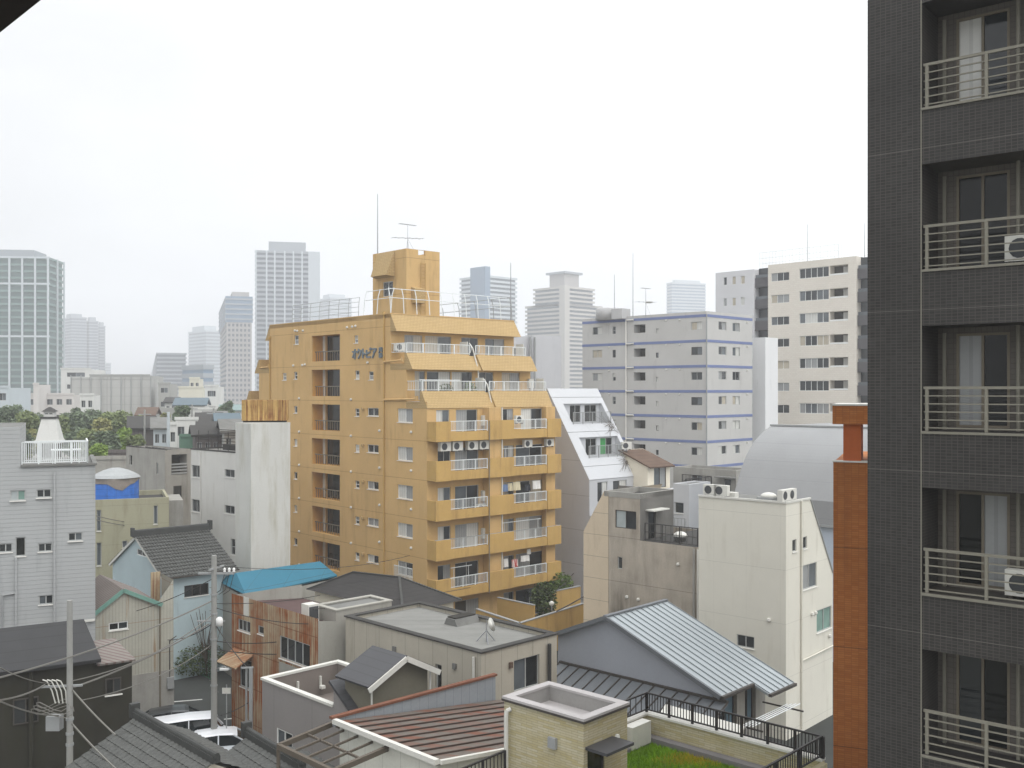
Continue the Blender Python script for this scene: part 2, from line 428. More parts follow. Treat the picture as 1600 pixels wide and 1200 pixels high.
rows(441.5, 447.5, 583, 594, (0,), 'sv', None, ops1); rows(459.3, 464.5, 581, 592.5, (0,), 'sv', None, ops1)
rows(554.8, 561.5, 579, 592.5, (0,), 'sv', None, ops1); rows(576, 583.5, 580.5, 593.5, (0,), 'sv', None, ops1)
rows(459.3, 464.5, 634.5, 645.5, range(6), 's1'); rows(443, 449, 633, 645, (0,), 's1')
rows(554.8, 561.5, 638.5, 650.5, range(6), 'sv'); rows(574, 591.5, 637.5, 650, range(6), 's2')
rows(621, 644.8, 638.5, 660, range(4), 's2', ('curtain_white', 'curtain_grey')); rows(621, 644.8, 638.5, 660, (4,), 's2', ('curtain_grey', 'glass_dark'))
mb = MB()
t.facade(mb, 'L', 0, D, YS-D, 0, 6*FL+.02, ops0, .12); t.facade(mb, 'L', 0, y6, YS-y6, 6*FL+.02, 7*FL, ops1, .12); t.facade(mb, 'L', 0, y7, YS-y7, 7*FL, ztop, ops2, .12)
# right-hand (balcony side) back walls per storey
for k in range(0, 6): pass
dops = {5: [(681.5, 702), (712.5, 746), (785, 802), (814, 847)], 6: [(648, 664), (667, 704), (706, 738), (748, 771), (784, 812)], 7: [(632, 660), (664, 705), (721, 747), (758, 788)]}
for k in range(0, 5): dops[k] = [(684, 704), (711, 748), (787, 803), (806, 850)]
allw = []
for k in range(0, 8):
    yy = D if k < 6 else (y6 if k == 6 else y7)
    z0 = FL*k; z1 = FL*(k+1) if k < 7 else ztop
    if k == 5: z1 = t.zL(668, 638)-.01
    if k == 6: z0 += .02
    ops = []
    for a, b in dops.get(k, ()):
        xa, xb = t.on(a, y=yy), t.on(b, y=yy); ops.append((xa, xb, z0+.12, z0+2.2))
    t.facade(mb, 'R', yy, 0, X1, z0, z1, ops, .1); allw += [(yy, o) for o in ops]
    mb.quad((X1, yy, z0), (X1, YS-yy, z0), (X1, YS-yy, z1), (X1, yy, z1))
    mb.quad((0, YS-yy, z0), (X1, YS-yy, z0), (X1, YS-yy, z1), (0, YS-yy, z1))
t.part('wall', mb, 'ochre_wall')
for o in ops0+ops1+ops2:
    if o[4]: t.win('L', 0, o[:4], o[4], tints=o[5], fm='frame_white')
for yy, o in allw: t.win('R', yy, o, 's2' if o[1]-o[0] < 4.2 else 's4', .1, fm='frame_alu', sill=False)
# stairwell bays behind the openings: ochre cheek, pale pipes, a black sheet painting in the dark of the deeper stairwell
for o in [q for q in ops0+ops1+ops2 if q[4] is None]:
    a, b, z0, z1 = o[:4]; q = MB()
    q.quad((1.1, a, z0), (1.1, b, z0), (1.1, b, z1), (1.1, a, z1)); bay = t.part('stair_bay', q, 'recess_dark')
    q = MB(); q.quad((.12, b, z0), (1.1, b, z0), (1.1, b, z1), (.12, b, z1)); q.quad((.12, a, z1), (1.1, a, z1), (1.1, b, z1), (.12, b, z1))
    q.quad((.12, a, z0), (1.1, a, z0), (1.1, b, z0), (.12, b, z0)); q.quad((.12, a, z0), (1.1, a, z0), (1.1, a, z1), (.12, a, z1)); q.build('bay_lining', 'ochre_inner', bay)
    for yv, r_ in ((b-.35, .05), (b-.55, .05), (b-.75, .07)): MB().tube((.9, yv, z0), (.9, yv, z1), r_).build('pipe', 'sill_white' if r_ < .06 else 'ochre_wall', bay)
    q = MB().quad((1.02, a+.01, z0+.01), (1.02, b-.8, z0+.01), (1.02, b-.8, z1-.01), (1.02, a+.01, z1-.01)); q.build('stairwell_shade', 'glass_black', bay); q = MB().quad((1.04, b-.8, z0+.01), (1.04, b-.01, z0+.01), (1.04, b-.01, z1-.01), (1.04, b-.8, z1-.01)); q.build('lobby_wall', 'ochre_inner', bay)
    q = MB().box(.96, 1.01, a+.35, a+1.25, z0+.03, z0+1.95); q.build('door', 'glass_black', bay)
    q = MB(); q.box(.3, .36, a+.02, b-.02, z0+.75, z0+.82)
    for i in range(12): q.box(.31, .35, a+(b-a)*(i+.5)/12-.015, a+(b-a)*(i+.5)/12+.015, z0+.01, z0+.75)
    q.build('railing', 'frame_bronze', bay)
# sloped tile parapets (mansards) with terrace floors, mirrored at the far side
def mans(name, pt, pe, wall_y, floor_z, x0, x1, mir=True):
    (tx, ty), (ex, ey) = pt, pe
    yt, ye = t.yL(tx), t.yL(ex); zt, ze = t.zL(tx, ty), t.zL(ex, ey)
    pr = [(yt, zt), (ye, ze), (wall_y-.02, ze), (wall_y-.02, floor_z), (yt+.22, floor_z), (yt+.22, zt)] if wall_y > yt+.3 else [(yt, zt), (ye, ze), (wall_y-.02, ze), (wall_y-.02, zt)]
    t.part(name, MB().prism_x(pr, x0, x1), 'ochre_tile')
    if mir: t.part(name, MB().prism_x([(YS-y, z) for y, z in pr], x0, x1), 'ochre_tile')
    return yt, ye, zt, ze
e8 = mans('sloped_parapet', (609.6, 490), (620, 517), y7, 7*FL, -.02, X1+.05)
yt7 = t.yL(635); yt6 = t.yL(659)
g7a, g7b = t.on(733, y=yt7), t.on(744.5, y=yt7); g6a, g6b = t.on(757.5, y=yt6), t.on(766, y=yt6)
e7 = mans('sloped_parapet', (635, 551), (645, 577), y7, 7*FL, -.02, g7a); mans('sloped_parapet', (635, 551), (645, 577), y7, 7*FL, g7b, X1+.05, False)
e6 = mans('sloped_parapet', (659, 611), (668, 638), y6, 6*FL, -.02, g6a); mans('sloped_parapet', (659, 611), (668, 638), y6, 6*FL, g6b, X1+.05, False)
for e, ga, gb, wy, fz in ((e7, g7a, g7b, y7, 7*FL), (e6, g6a, g6b, y6, 6*FL)):
    q = MB().prism_x([(e[0]+.16, e[2]-.1), (e[1]+.16, e[3]), (wy-.02, e[3]), (wy-.02, fz), (e[0]+.16, fz)], ga+.01, gb-.01)
    bay = t.part('gutter_bay', q, 'ochre_tile')
    q = MB(); xm = (ga+gb)/2
    q.path([(xm+.15, e[0]+.6, e[2]+.9), (xm+.15, e[0]+.2, e[2]+.5), (xm+.15, e[1]+.3, e[3]), (xm+.15, e[1]+.3, e[3]-1.2)], .05); q.build('pipe', 'plastic_white', bay)
    for dx in (-.35, .5):          # curved guard bars where the terraces meet
        q = MB(); pts = [(xm+dx, e[0]+.1-.9*math.sin(a)*.35, e[2]+.05+.75*(1-math.cos(a))/1.0*.6) for a in [i*.35 for i in range(7)]]; q.path(pts, .03); q.build('guard_bar', 'steel_white', t.root)
# terrace railings and partition screens
for e, segs in ((e7, ((t.on(628, y=yt7), g7a+.1), (g7b, X1-.5))), (e6, ((t.on(648, y=yt6), g6a+.1), (g6b, X1)))):
    for xa, xb in segs:
        xa = max(.1, xa)
        t.part('railing', rail(MB(), (xa, e[0]+.1, e[2]), (xb, e[0]+.1, e[2]), .72, int((xb-xa)/.14), .022, posts=4), 'steel_white')
        q = MB().box(xb-.03, xb+.03, e[0]+.3, e[0]+1.2, e[2]-.6, e[2]+1.0); t.part('partition', q, 'plastic_white')
    t.part('railing', rail(MB(), (.12, e[0]+.3, e[2]), (.12, e[0]+2.0, e[2]), .72, 8, .022), 'steel_white')
# box balconies of the five lower storeys
seg = [t.xR(p) for p in (681, 704, 763.5, 802.5, 855.4, 876.5)]
for k in range(1, 6):
    z0, zt_, zr = FL*k, FL*k+1.40, FL*k+.66
    q = MB(); q.box(0, X1, .16, D-.02, z0, z0+.2)                        # slab
    for a, b, solid in ((seg[0], seg[1], 1), (seg[1], seg[2], 0), (seg[2], seg[3], 1), (seg[3], seg[4], 0), (seg[4], seg[5], 1)):
        yo = -.04 if solid else .02
        q.box(a+.003, b-.003, yo, .155, z0-.02 if solid else z0, zt_ if solid else zr)
    q.box(0.003, .14, .158, D-.02, z0+.21, zt_-.01); q.box(X1-.14, X1-.003, .158, D-.02, z0+.21, zt_-.01)
    bal = t.part('balcony', q, 'ochre_balcony')
    for a, b in ((seg[1], seg[2]), (seg[3], seg[4])):
        rail(MB(), (a+.05, .09, zr), (b-.05, .09, zr), .74, int((b-a)/.13), .02, posts=3, pr=.03).build('railing', 'steel_white', bal)
    MB().box(0, X1, .03, .15, zt_+.0, zt_+.025).build('coping', 'steel_grey', bal) if k == 2 else None
    # dividing pier between the two flats and the end pier
    q = MB(); xa, xb = t.on(764.5, y=.3), t.on(783, y=.3); zc = FL*(k+1) if k < 5 else e6[3]
    q.box(xa, xb, .3, D-.03, z0+.21, zc-.002); t.part('pier', q, 'ochre_wall')
    q = MB().box(xb, xb+.07, .18, D-.03, z0+.21, zc-.004); t.part('partition', q, 'plastic_white')
    q = MB().box(seg[4]+.35, X1-.15, .5, D-.03, z0+.21, zc-.002); t.part('pier', q, 'ochre_wall')
    q = MB().tube((seg[2]+.03, -.06, z0-.1), (seg[2]+.03, -.06, z0+FL-.1 if k < 5 else z0+1.4), .04); t.part('drain_pipe', q, 'frame_bronze')
# wall fittings on the left-hand front
for px, py in ((601, 492), (422.5, 530)):
    y = t.yL(px); zt_ = t.zL(px, py); q = MB().tube((-.07, y, 1), (-.07, y, zt_), .06); q.box(-.16, -.01, y-.12, y+.12, zt_, zt_+.22); t.part('drain_pipe', q, 'ochre_balcony')
for a, b, py in ((601, 630, 565), (601, 652, 625), (407, 421, 575)):
    ya, yb = t.yL(b), t.yL(a); zz = t.zL((a+b)/2, py); q = MB().tube((-.08, ya, zz+.08), (-.08, yb, zz), .07); q.box(-.17, -.01, ya-.15, ya+.05, zz-.02, zz+.3); t.part('drain_pipe', q, 'ochre_wall')
hood = MB().lathe((0, 0, 0), [(.02, .12), (.09, .09), (.11, 0), (.08, -.06)], 8).mesh('vent_hood', 'plastic_white')
for px, py, n in ((461.5, 517, 1), (465, 517.5, 1), (474, 517, 1), (543, 512, 1), (551, 511, 1), (556, 510, 1), (459, 571.5, 1), (473, 571, 1), (477, 570, 1), (575, 567, 1), (593.5, 673.5, 5), (549, 681.5, 5), (643, 675.5, 4), (468, 623, 6), (549, 624.5, 1)):
    y = t.yL(px); z0 = t.zL(px, py)
    for k in range(n): put('vent_hood', hood, t.root, (-.04, y, z0-FL*k))
fan = MB().lathe((0, 0, 0), [(.02, .16), (.13, .12), (.15, 0), (.12, -.1)], 8).mesh('vent_hood', 'ochre_tile')
for k in range(6): put('vent_hood', fan, t.root, (-.06, t.yL(568), t.zL(568, 639.5)-FL*k))
r = t.rect('L', 618, 646, 891, 903); rail(MB(), (-.12, r[0], r[2]-.1), (-.12, r[1], r[2]-.1), r[3]-r[2]+.35, 14, .03).build('window_guard', 'steel_white', t.root)
# raised letters: katakana and two stacked characters
STR = {'o': [((0, .72), (1, .72)), ((.62, 1), (.62, 0)), ((.62, 0), (.45, .06)), ((.6, .7), (.05, .12))],
       'ku': [((.35, 1), (.05, .55)), ((.35, .82), (.95, .82)), ((.95, .82), (.75, .4)), ((.75, .4), (.2, 0))],
       'to': [((.3, 1), (.3, 0)), ((.3, .62), (.9, .38))],
       'pi': [((.1, .85), (.1, .1)), ((.1, .1), (.9, .1)), ((.85, .62), (.1, .45)), ((.82, 1), (.98, 1)), ((.98, 1), (.98, .86)), ((.98, .86), (.82, .86)), ((.82, .86), (.82, 1))],
       'a': [((.05, .92), (.95, .92)), ((.95, .92), (.6, .55)), ((.5, .72), (.45, .35)), ((.45, .35), (.15, 0))],
       'moon': [((.2, 1), (.2, .2)), ((.2, .2), (.05, 0)), ((.2, 1), (.85, 1)), ((.85, 1), (.85, 0)), ((.2, .7), (.85, .7)), ((.2, .4), (.85, .4))],
       'isle': [((.15, 1), (.15, .3)), ((.15, .95), (.8, .95)), ((.8, .95), (.8, .65)), ((.15, .8), (.8, .8)), ((.15, .65), (.9, .65)), ((.15, .5), (.95, .5)), ((.95, .5), (.85, .05)), ((.15, .3), (.15, .05)), ((.15, .05), (.65, .05)), ((.4, .35), (.4, .05)), ((.65, .35), (.65, .05))]}
yl0, yl1 = t.yL(551.5), t.yL(599); zl0, zl1 = t.zL(575, 559.5), t.zL(575, 544.5); Lw = (yl0-yl1)
for key, a, b, lo, hi in (('o', 0, .145, 0, 1), ('ku', .17, .30, 0, 1), ('to', .32, .43, 0, 1), ('pi', .46, .62, 0, 1), ('a', .64, .80, 0, 1), ('moon', .87, .99, .52, 1), ('isle', .87, .99, 0, .46)):
    q = MB()
    for (ax, ay), (bx, by) in STR[key]:
        P = lambda x, y: (-.05, yl0-Lw*(a+(b-a)*x), zl0+(zl1-zl0)*(lo+(hi-lo)*y)); q.bar(P(ax, ay), P(bx, by), .10, .12 if key not in ('moon', 'isle') else .07)
    t.part('sign_letter', q, 'letter_grey')
# roof: floor, rooftop tower, guard fence, aerials
t.part('roof', MB().quad((0, y7, ztop-.25), (X1, y7, ztop-.25), (X1, YS-y7, ztop-.25), (0, YS-y7, ztop-.25)), 'roof_grey')
q = MB()
for bx in ((0, X1, y7, y7+.15), (0, X1, YS-y7-.15, YS-y7), (0, .15, y7+.15, YS-y7-.15), (X1-.15, X1, y7+.15, YS-y7-.15)): q.box(*bx, ztop-.3, ztop+.06)
t.part('parapet', q, 'ochre_wall')
Zc = 77.5; cx, cy = t.loc(W(635, 388, Zc)); zt_ = t.z(388, cx, cy); yl = t.on(582.5, x=cx); xr = t.on(687, y=cy)
q = MB(); wn = t.rect('L', 598, 614, 440, 463, cx)
t.facade(q, 'L', cx, cy, yl, ztop-.25, zt_, [wn], .15)
na, nb = t.on(653.5, y=cy), t.on(664.5, y=cy); zn = t.z(399, (na+nb)/2, cy)
t.facade(q, 'R', cy, cx, xr, ztop-.25, zt_, [(na, nb, zn, zt_+.001)], .2)
q.quad((xr, cy, ztop-.25), (xr, yl, ztop-.25), (xr, yl, zt_), (xr, cy, zt_)); q.quad((xr, yl, ztop-.25), (cx, yl, ztop-.25), (cx, yl, zt_), (xr, yl, zt_))
q.quad((cx, cy, zn-.05), (xr, cy, zn-.05), (xr, yl, zn-.05), (cx, yl, zn-.05))
for a, b, c_, d in ((cx+.2, cy+.2, na, cy+.2), (nb, cy+.2, xr-.2, cy+.2), (cx+.2, cy+.2, cx+.2, yl-.2), (cx+.2, yl-.2, xr-.2, yl-.2), (xr-.2, cy+.2, xr-.2, yl-.2)): q.quad((a, b, zn-.05), (c_, d, zn-.05), (c_, d, zt_), (a, b, zt_))
q.box(cx+.2, cx+.21, cy+.2, yl-.2, zt_-.02, zt_-.01)
tw = t.part('rooftop_tower', q, 'ochre_wall')
r = t.rect('L', 588, 617, 394, 434, cx); ri = t.rect('L', 592, 617.5, 394, 430, cx)
q = MB(); zb = r[2]; q.add([(cx-.02, r[0], r[3]), (cx-.02, r[1]-.2, r[3]), (cx-.75, r[1]-.3, zb+.1), (cx-.75, r[0]+.15, zb+.1), (cx-.01, r[0], zb), (cx-.01, r[1], zb)], [(0, 1, 2, 3), (0, 3, 4), (1, 5, 2), (3, 2, 5, 4)]); q.build('window_hood', 'ochre_tile', tw)
wm_, wf_ = win_mesh(wn[1]-wn[0], wn[3]-wn[2], 's2', 'glass_dark', 'glass_dark', 'frame_white'); o = put('window', wm_, tw, (cx+.12, wn[1], wn[2]), -math.pi/2); put('frame', wf_, tw, (cx+.12, wn[1], wn[2]), -math.pi/2)
xa, xb = t.on(642.5, y=cy), t.on(658.5, y=cy); zz = t.z(474, (xa+xb)/2, cy), t.z(450, (xa+xb)/2, cy)
MB().prism_x([(cy-.01, zz[0]), (cy-.5, zz[0]), (cy-.5, zz[1]-.1), (cy-.01, zz[1]+.05)], xa, xb).build('vent_box', 'ochre_tile', tw)
q = MB(); xl = t.on(660, y=cy)
for dx in (-.22, .22): q.tube((xl+dx, cy-.1, ztop), (xl+dx, cy-.1, zn-.6), .025)
for i in range(15): q.tube((xl-.22, cy-.1, ztop+.3+i*.28), (xl+.22, cy-.1, ztop+.3+i*.28), .015)
q.build('ladder', 'ochre_balcony', tw)
# white tubular guard fence round the roof edge, leaning inwards at the top
def fence_run(p0, p1, n, inn, h=1.95, m='steel_white', mid=(.98, .62), lean=.22, r_=.032):
    q = MB(); p0, p1, inn = Vector(p0), Vector(p1), Vector(inn)
    tops = []
    for i in range(n+1):
        b = p0.lerp(p1, i/n); q.path([b, b+Vector((0, 0, h*.72))+inn*lean*.55, b+Vector((0, 0, h))+inn*lean*1.4], r_); tops.append(b)
    for f in mid:
        k = lean*.55*f/.72 if f < .72 else lean*(.55+.85*(f-.72)/.28)
        off = Vector((0, 0, h*f))+inn*k; q.tube(p0+off, p1+off, r_*.8)
    return q
t.part('roof_fence', fence_run((.1, y7+.1, ztop), (X1-.1, y7+.1, ztop), 10, (0, 1, 0)), 'steel_white')
t.part('roof_fence', fence_run((.1, y7+.1, ztop), (.1, t.yL(566), ztop), 2, (1, 0, 0)), 'steel_white')
t.part('roof_fence', fence_run((X1-.1, y7+.1, ztop), (X1-.1, YS-y7, ztop), 8, (-1, 0, 0), r_=.03), 'steel_grey')
t.part('roof_fence', fence_run((1.6, t.yL(533), ztop-.2), (1.6, YS-y7-1, ztop-.2), 7, (1, 0, 0), 2.0, 'steel_grey', (.98, .8, .6, .4), .1, .02), 'steel_grey')
def aerial(name, label, P, h, cat='aerial', yagi=False, r=.025, grp=None):
    q = MB(); q.tube((0, 0, 0), (0, 0, h), r, 5, r*.5)
    o = thing(name, label, cat, P, R(40), grp); q.build('mast', 'antenna_metal', o)
    if yagi:
        q = MB(); q.tube((-.8, 0, h-.05), (.8, 0, h-.05), .02)
        for i in range(9): q.tube((-.75+i*.18, -.22, h-.05), (-.75+i*.18, .22, h-.05), .012)
        q.build('yagi_array', 'antenna_metal', o)
        q = MB(); zz = h*.52; q.tube((-1.1, .5, zz), (1.1, -.5, zz), .02)
        for i in range(5): q.tube((-1+i*.5, .45-i*.22-.4, zz), (-1+i*.5, .45-i*.22+.4, zz), .012)
        q.build('yagi_array', 'antenna_metal', o)
        q = MB(); q.tube((0, 0, h*.5), (.45, .45, 0), .01); q.tube((0, 0, h*.5), (-.45, -.45, 0), .01); q.tube((0, 0, h*.5), (.45, -.45, 0), .01); q.build('guy_wire', 'antenna_metal', o)
    return o
aerial('lightning_rod', 'tall thin lightning rod on the rooftop tower of the ochre block', t.w(cx+.3, t.on(590, x=cx+.3), zt_), t.z(303, cx+.3, t.on(590, x=cx+.3))-zt_, r=.05)
aerial('television_aerial', 'television aerial with two crossed arrays on top of the ochre rooftop tower', t.w(cx+.5, t.on(637, x=cx+.5), zt_-.3), t.z(350, cx+.5, t.on(637, x=cx+.5))-zt_+.3, yagi=True)
aerial('lightning_rod', 'dark upright rod at the right end of the ochre block roof', t.w(t.on(798, y=y7+1), y7+1, ztop-.2), t.z(407, t.on(798, y=y7+1), y7+1)-ztop, r=.05)
# air conditioners
def ac_proto():
    o = thing('air_conditioner', 'x', 'air conditioner')
    MB().box(-.4, .4, -.14, .14, .06, .62).build('body', 'plastic_white', o)
    q = MB()
    for i in range(14):
        a0, a1 = 2*math.pi*i/14, 2*math.pi*(i+1)/14
        q.add([(-.1, -.145, .34), (-.1+.22*math.cos(a0), -.145, .34+.22*math.sin(a0)), (-.1+.22*math.cos(a1), -.145, .34+.22*math.sin(a1))], [(0, 1, 2)])
    q.build('fan_grille', 'fan_dark', o)
    for x in (-.28, .28): MB().box(x-.04, x+.04, -.15, .15, 0, .06).build('foot', 'frame_dark', o)
    return o
AC = ac_proto(); ac_used = [False]
def ac(P, rz, label, group=None, s=1.0):
    if not ac_used[0]:
        ac_used[0] = True; o = AC; o.location = P; o.rotation_euler = (0, 0, rz); o['label'] = label
        if group: o['group'] = group
    else: o = dup(AC, P, rz, label, group)
    o.scale = (s, s, s); return o
gz = 'air conditioners on the ochre block'
for i, (px, w_) in enumerate(((694.5, 'leftmost'), (713.5, 'second from left'), (737, 'third from left'), (755.5, 'rightmost'))):
    x = t.on(px, y=.5); o = ac(t.w(x, .5, FL*5-.78), t.rz, 'white air conditioner hung under an ochre balcony, %s of the row of four' % w_, gz, 1.15)
ac(t.w(t.on(815, y=.05), .35, FL*5+1.08), t.rz, 'white air conditioner standing above the railing of the upper right box balcony', gz)
ac(t.w(t.on(824, y=.5), .5, FL*5-.8), t.rz, 'white air conditioner hung at the ceiling of the right-hand balcony beside the row of four', gz)
ac(t.w(t.on(858, y=.5), .5, FL*5-.8), t.rz, 'white air conditioner hung next to the end pier on the ochre block', gz)
ac(t.w(t.on(751, y=.6), .6, FL*3+.21), t.rz, 'white air conditioner standing behind the railing two balconies above the dark hip roof', gz)
ac(t.w(t.on(623, y=y7-.4), y7-.5, FL*7+.9), t.rz, 'white air conditioner mounted at the left end of the top ochre terrace', gz)
def heater(P, label):
    o = thing('water_heater', label, 'water heater', P, t.rz, 'water heaters on the ochre balconies'); MB().box(-.25, .25, -.12, .12, 0, .75).build('body', 'plastic_white', o)
    MB().path([(-.1, 0, 0), (-.1, 0, -.35), (.2, 0, -.5)], .03).build('pipe', 'frame_bronze', o)
for px, k, yy, lb in ((757, 5, D, 'upper left box balcony'), (757, 3, D, 'left balcony over the dark hip roof'), (829, 6, y6, 'right end of the middle terrace'), (757, 2, D, 'left balcony two above the garden wall')):
    heater(t.w(t.on(px, y=yy-.15), yy-.15, FL*k+1.0), 'white water heater on the %s of the ochre block' % lb)
# laundry
mat('cloth_white', rgb(232, 230, 226), .9, .1, 2); mat('cloth_beige', rgb(216, 206, 176), .9, .1, 2); mat('cloth_blue', rgb(118, 140, 176), .9, .12, 2)
mat('cloth_dark', rgb(58, 60, 66), .9, .1, 2); mat('cloth_red', rgb(190, 90, 84), .9, .2, 4, pats=(('v', .18, 0, .09, .7, rgb(235, 230, 226)),))
def cloth(px, py0, py1, wpx, m, label, yy=.45):
    x = t.on(px, y=yy); z1 = t.z(py0, x, yy); z0 = t.z(py1, x, yy); w_ = wpx*t.dep(x, yy)/F/2/.7
    q = MB(); n = 6
    for i in range(n):
        a, b = -w_+2*w_*i/n, -w_+2*w_*(i+1)/n; oa, ob = .04*math.sin(i*1.9), .04*math.sin((i+1)*1.9)
        q.add([(a, oa*2-.02, 0), (b, ob*2-.02, 0), (b, 0-.02, z1-z0), (a, 0-.02, z1-z0), (a, oa*2+.02, 0), (b, ob*2+.02, 0), (b, .02, z1-z0), (a, .02, z1-z0)], [(0, 1, 2, 3), (7, 6, 5, 4)])
    o = q.build('hanging_laundry', m); o.location = t.w(x, yy, z0); o.rotation_euler = (0, 0, t.rz)
    tag(o, label, 'laundry', 'washing on the ochre block balconies')
cloth(789, 757, 768, 7, 'cloth_blue', 'blue cloth at the left end of the upper washing line'); cloth(797, 755, 767, 6, 'cloth_beige', 'beige towel hanging beside the blue cloth')
cloth(807, 753, 766, 10, 'cloth_beige', 'pale cream sheet in the middle of the upper washing line'); cloth(838, 751, 764, 11, 'cloth_white', 'square white sheet at the right of the upper washing line')
cloth(824, 757, 767, 8, 'cloth_dark', 'dark shirts hanging between the cream and white sheets')
cloth(790, 873, 886, 6, 'cloth_white', 'white cloth at the left of the lower washing line'); cloth(804, 874, 886, 8, 'cloth_red', 'red and white patterned towel on the lower washing line')
cloth(820, 868, 877, 12, 'cloth_white', 'wide white cloth on the lower washing line'); cloth(826, 858, 866, 5, 'cloth_white', 'small white shirt hung high above the lower washing line')
for (a, b, k) in ((785, 850, 4), (783, 845, 2), (704, 737, 1), (655, 718, 6)):
    yy = .5 if k < 6 else e7[0]+1.5
    if k == 6: yy = yt6+.35
    q = MB(); xa, xb = t.on(a, y=yy), t.on(b, y=yy); zz = FL*(k+1)-.75 if k < 6 else t.z(594, (xa+xb)/2, yy)
    q.tube((xa, yy, zz), (xb, yy, zz), .03); q.tube((xa+.3, yy, zz), (xa+.3, yy, zz-.9), .02); q.tube((xb-.3, yy, zz), (xb-.3, yy, zz-.9), .02); t.part('laundry_pole', q, 'steel_white')
# potted greenery on the terrace
mat('leaf_dark', rgb(70, 84, 42), .7, .5, 2, fine=.2); mat('leaf_mid', rgb(92, 112, 52), .7, .5, 2, fine=.2); mat('leaf_light', rgb(132, 152, 62), .7, .4, 2, fine=.2)
mat('bark', rgb(86, 74, 62), .9, .3, 3)
def leaves(q, n, c, rad, size, seed):
    rr = random.Random(seed)
    for i in range(n):
        while True:
            v = Vector((rr.uniform(-1, 1), rr.uniform(-1, 1), rr.uniform(-1, 1)))
            if v.length < 1: break
        p = Vector((c[0]+v.x*rad[0], c[1]+v.y*rad[1], c[2]+v.z*rad[2]))
        a = Vector((rr.gauss(0, 1), rr.gauss(0, 1), rr.gauss(0, .6))).normalized()*size*rr.uniform(.6, 1.3); b = a.cross(Vector((rr.gauss(0, 1), rr.gauss(0, 1), rr.gauss(0, 1)))).normalized()*size*.6
        q.add([p-a, p-b*.8, p+a, p+b*.8], [(0, 1, 2, 3)])
    return q
def shrub(P, rad, label, m='leaf_mid', n=220, sz=.12, cat='plant', grp=None):
    o = thing('leafy_shrub', label, cat, P, 0, grp)
    leaves(MB(), n, (0, 0, rad[2]), rad, sz, hash(label) % 999 if False else len(label)*7+n).build('foliage', m, o)
    q = MB(); 
    for i in range(4): q.tube((0, 0, 0), ((i-1.5)*.3*rad[0], (i % 2-.5)*.4*rad[1], rad[2]*1.3), .025)
    q.build('stem', 'bark', o)
    return o
shrub(t.w(t.on(735, y=yt6+.8), yt6+.8, 6*FL+.1), (.5, .4, .7), 'green potted shrub on the middle terrace of the ochre block')
shrub(t.w(t.on(697, y=yt6+.8), yt6+.8, 6*FL+.3), (.6, .3, .5), 'leafy climber under the washing pole of the middle ochre terrace', 'leaf_dark')
# ================= white building with the sloping front =================
mat('white_paint', rgb(192, 194, 197), .8, .08, .3, stain=.12, stcol=rgb(150, 152, 154), fine=.04)
mat('white_side', rgb(186, 187, 192), .85, .12, .3, stain=.15, stcol=rgb(120, 122, 126), pats=(('h', 2.85, .3, .03, .5),), fine=.05)
w = B('apartment_building', 921, 81.6, 48, 'white building with a long sloping front cut by recessed balconies beside the ochre block')
zb_ = w.zL(921, 750); yt = w.yL(855); zt_ = w.zL(855, 607); Xw = w.xR(1000); yb = yt+9
q = MB(); w.facade(q, 'L', 0, 0, yb, 0, zt_, (), .1, [(0, 0), (yb, 0), (yb, zt_), (yt, zt_), (0, zb_)])
w.facade(q, 'L', Xw, 0, yb, 0, zt_, (), .1, [(0, 0), (yb, 0), (yb, zt_), (yt, zt_), (0, zb_)])
q.quad((0, yb, 0), (Xw, yb, 0), (Xw, yb, zt_), (0, yb, zt_)); w.part('wall', q, 'white_side')
Sl = lambda x, z: (x, yt*(z-zb_)/(zt_-zb_), z)
def yat(z): return yt*(z-zb_)/(zt_-zb_)
rec = []
for (xa, ya, xb, yb_) in ((880, 632, 948, 665), (905, 686, 976, 718)):
    zm0 = zb_+(750-yb_)/143*(zt_-zb_); zm1 = zb_+(750-ya)/143*(zt_-zb_)
    rec.append((Xw*.17, Xw*.93, zm0, zm1))
q = MB(); zs_ = sorted([zb_, zt_]+[v for r_ in rec for v in r_[2:]])
for lo, hi in zip(zs_, zs_[1:]):
    op = [r_ for r_ in rec if r_[2] < (lo+hi)/2 < r_[3]]
    xs = [0, op[0][0], op[0][1], Xw] if op else [0, Xw]
    for i, (a, b) in enumerate(zip(xs, xs[1:])):
        if op and i == 1: continue
        q.quad(Sl(a, lo), Sl(b, lo), Sl(b, hi), Sl(a, hi))
q.quad((0, yt, zt_), (Xw, yt, zt_), (Xw, yb, zt_), (0, yb, zt_))
for v in (zb_+(zt_-zb_)*.9, zb_+(zt_-zb_)*.51, zb_+(zt_-zb_)*.14):
    a = Vector(Sl(.02, v)); b = Vector(Sl(Xw-.02, v)); q2 = MB().bar(a+Vector((0, -.01, 0)), b+Vector((0, -.01, 0)), .03, .03); w.part('joint', q2, 'steel_grey')
sl = w.part('sloping_front', q, 'white_paint')
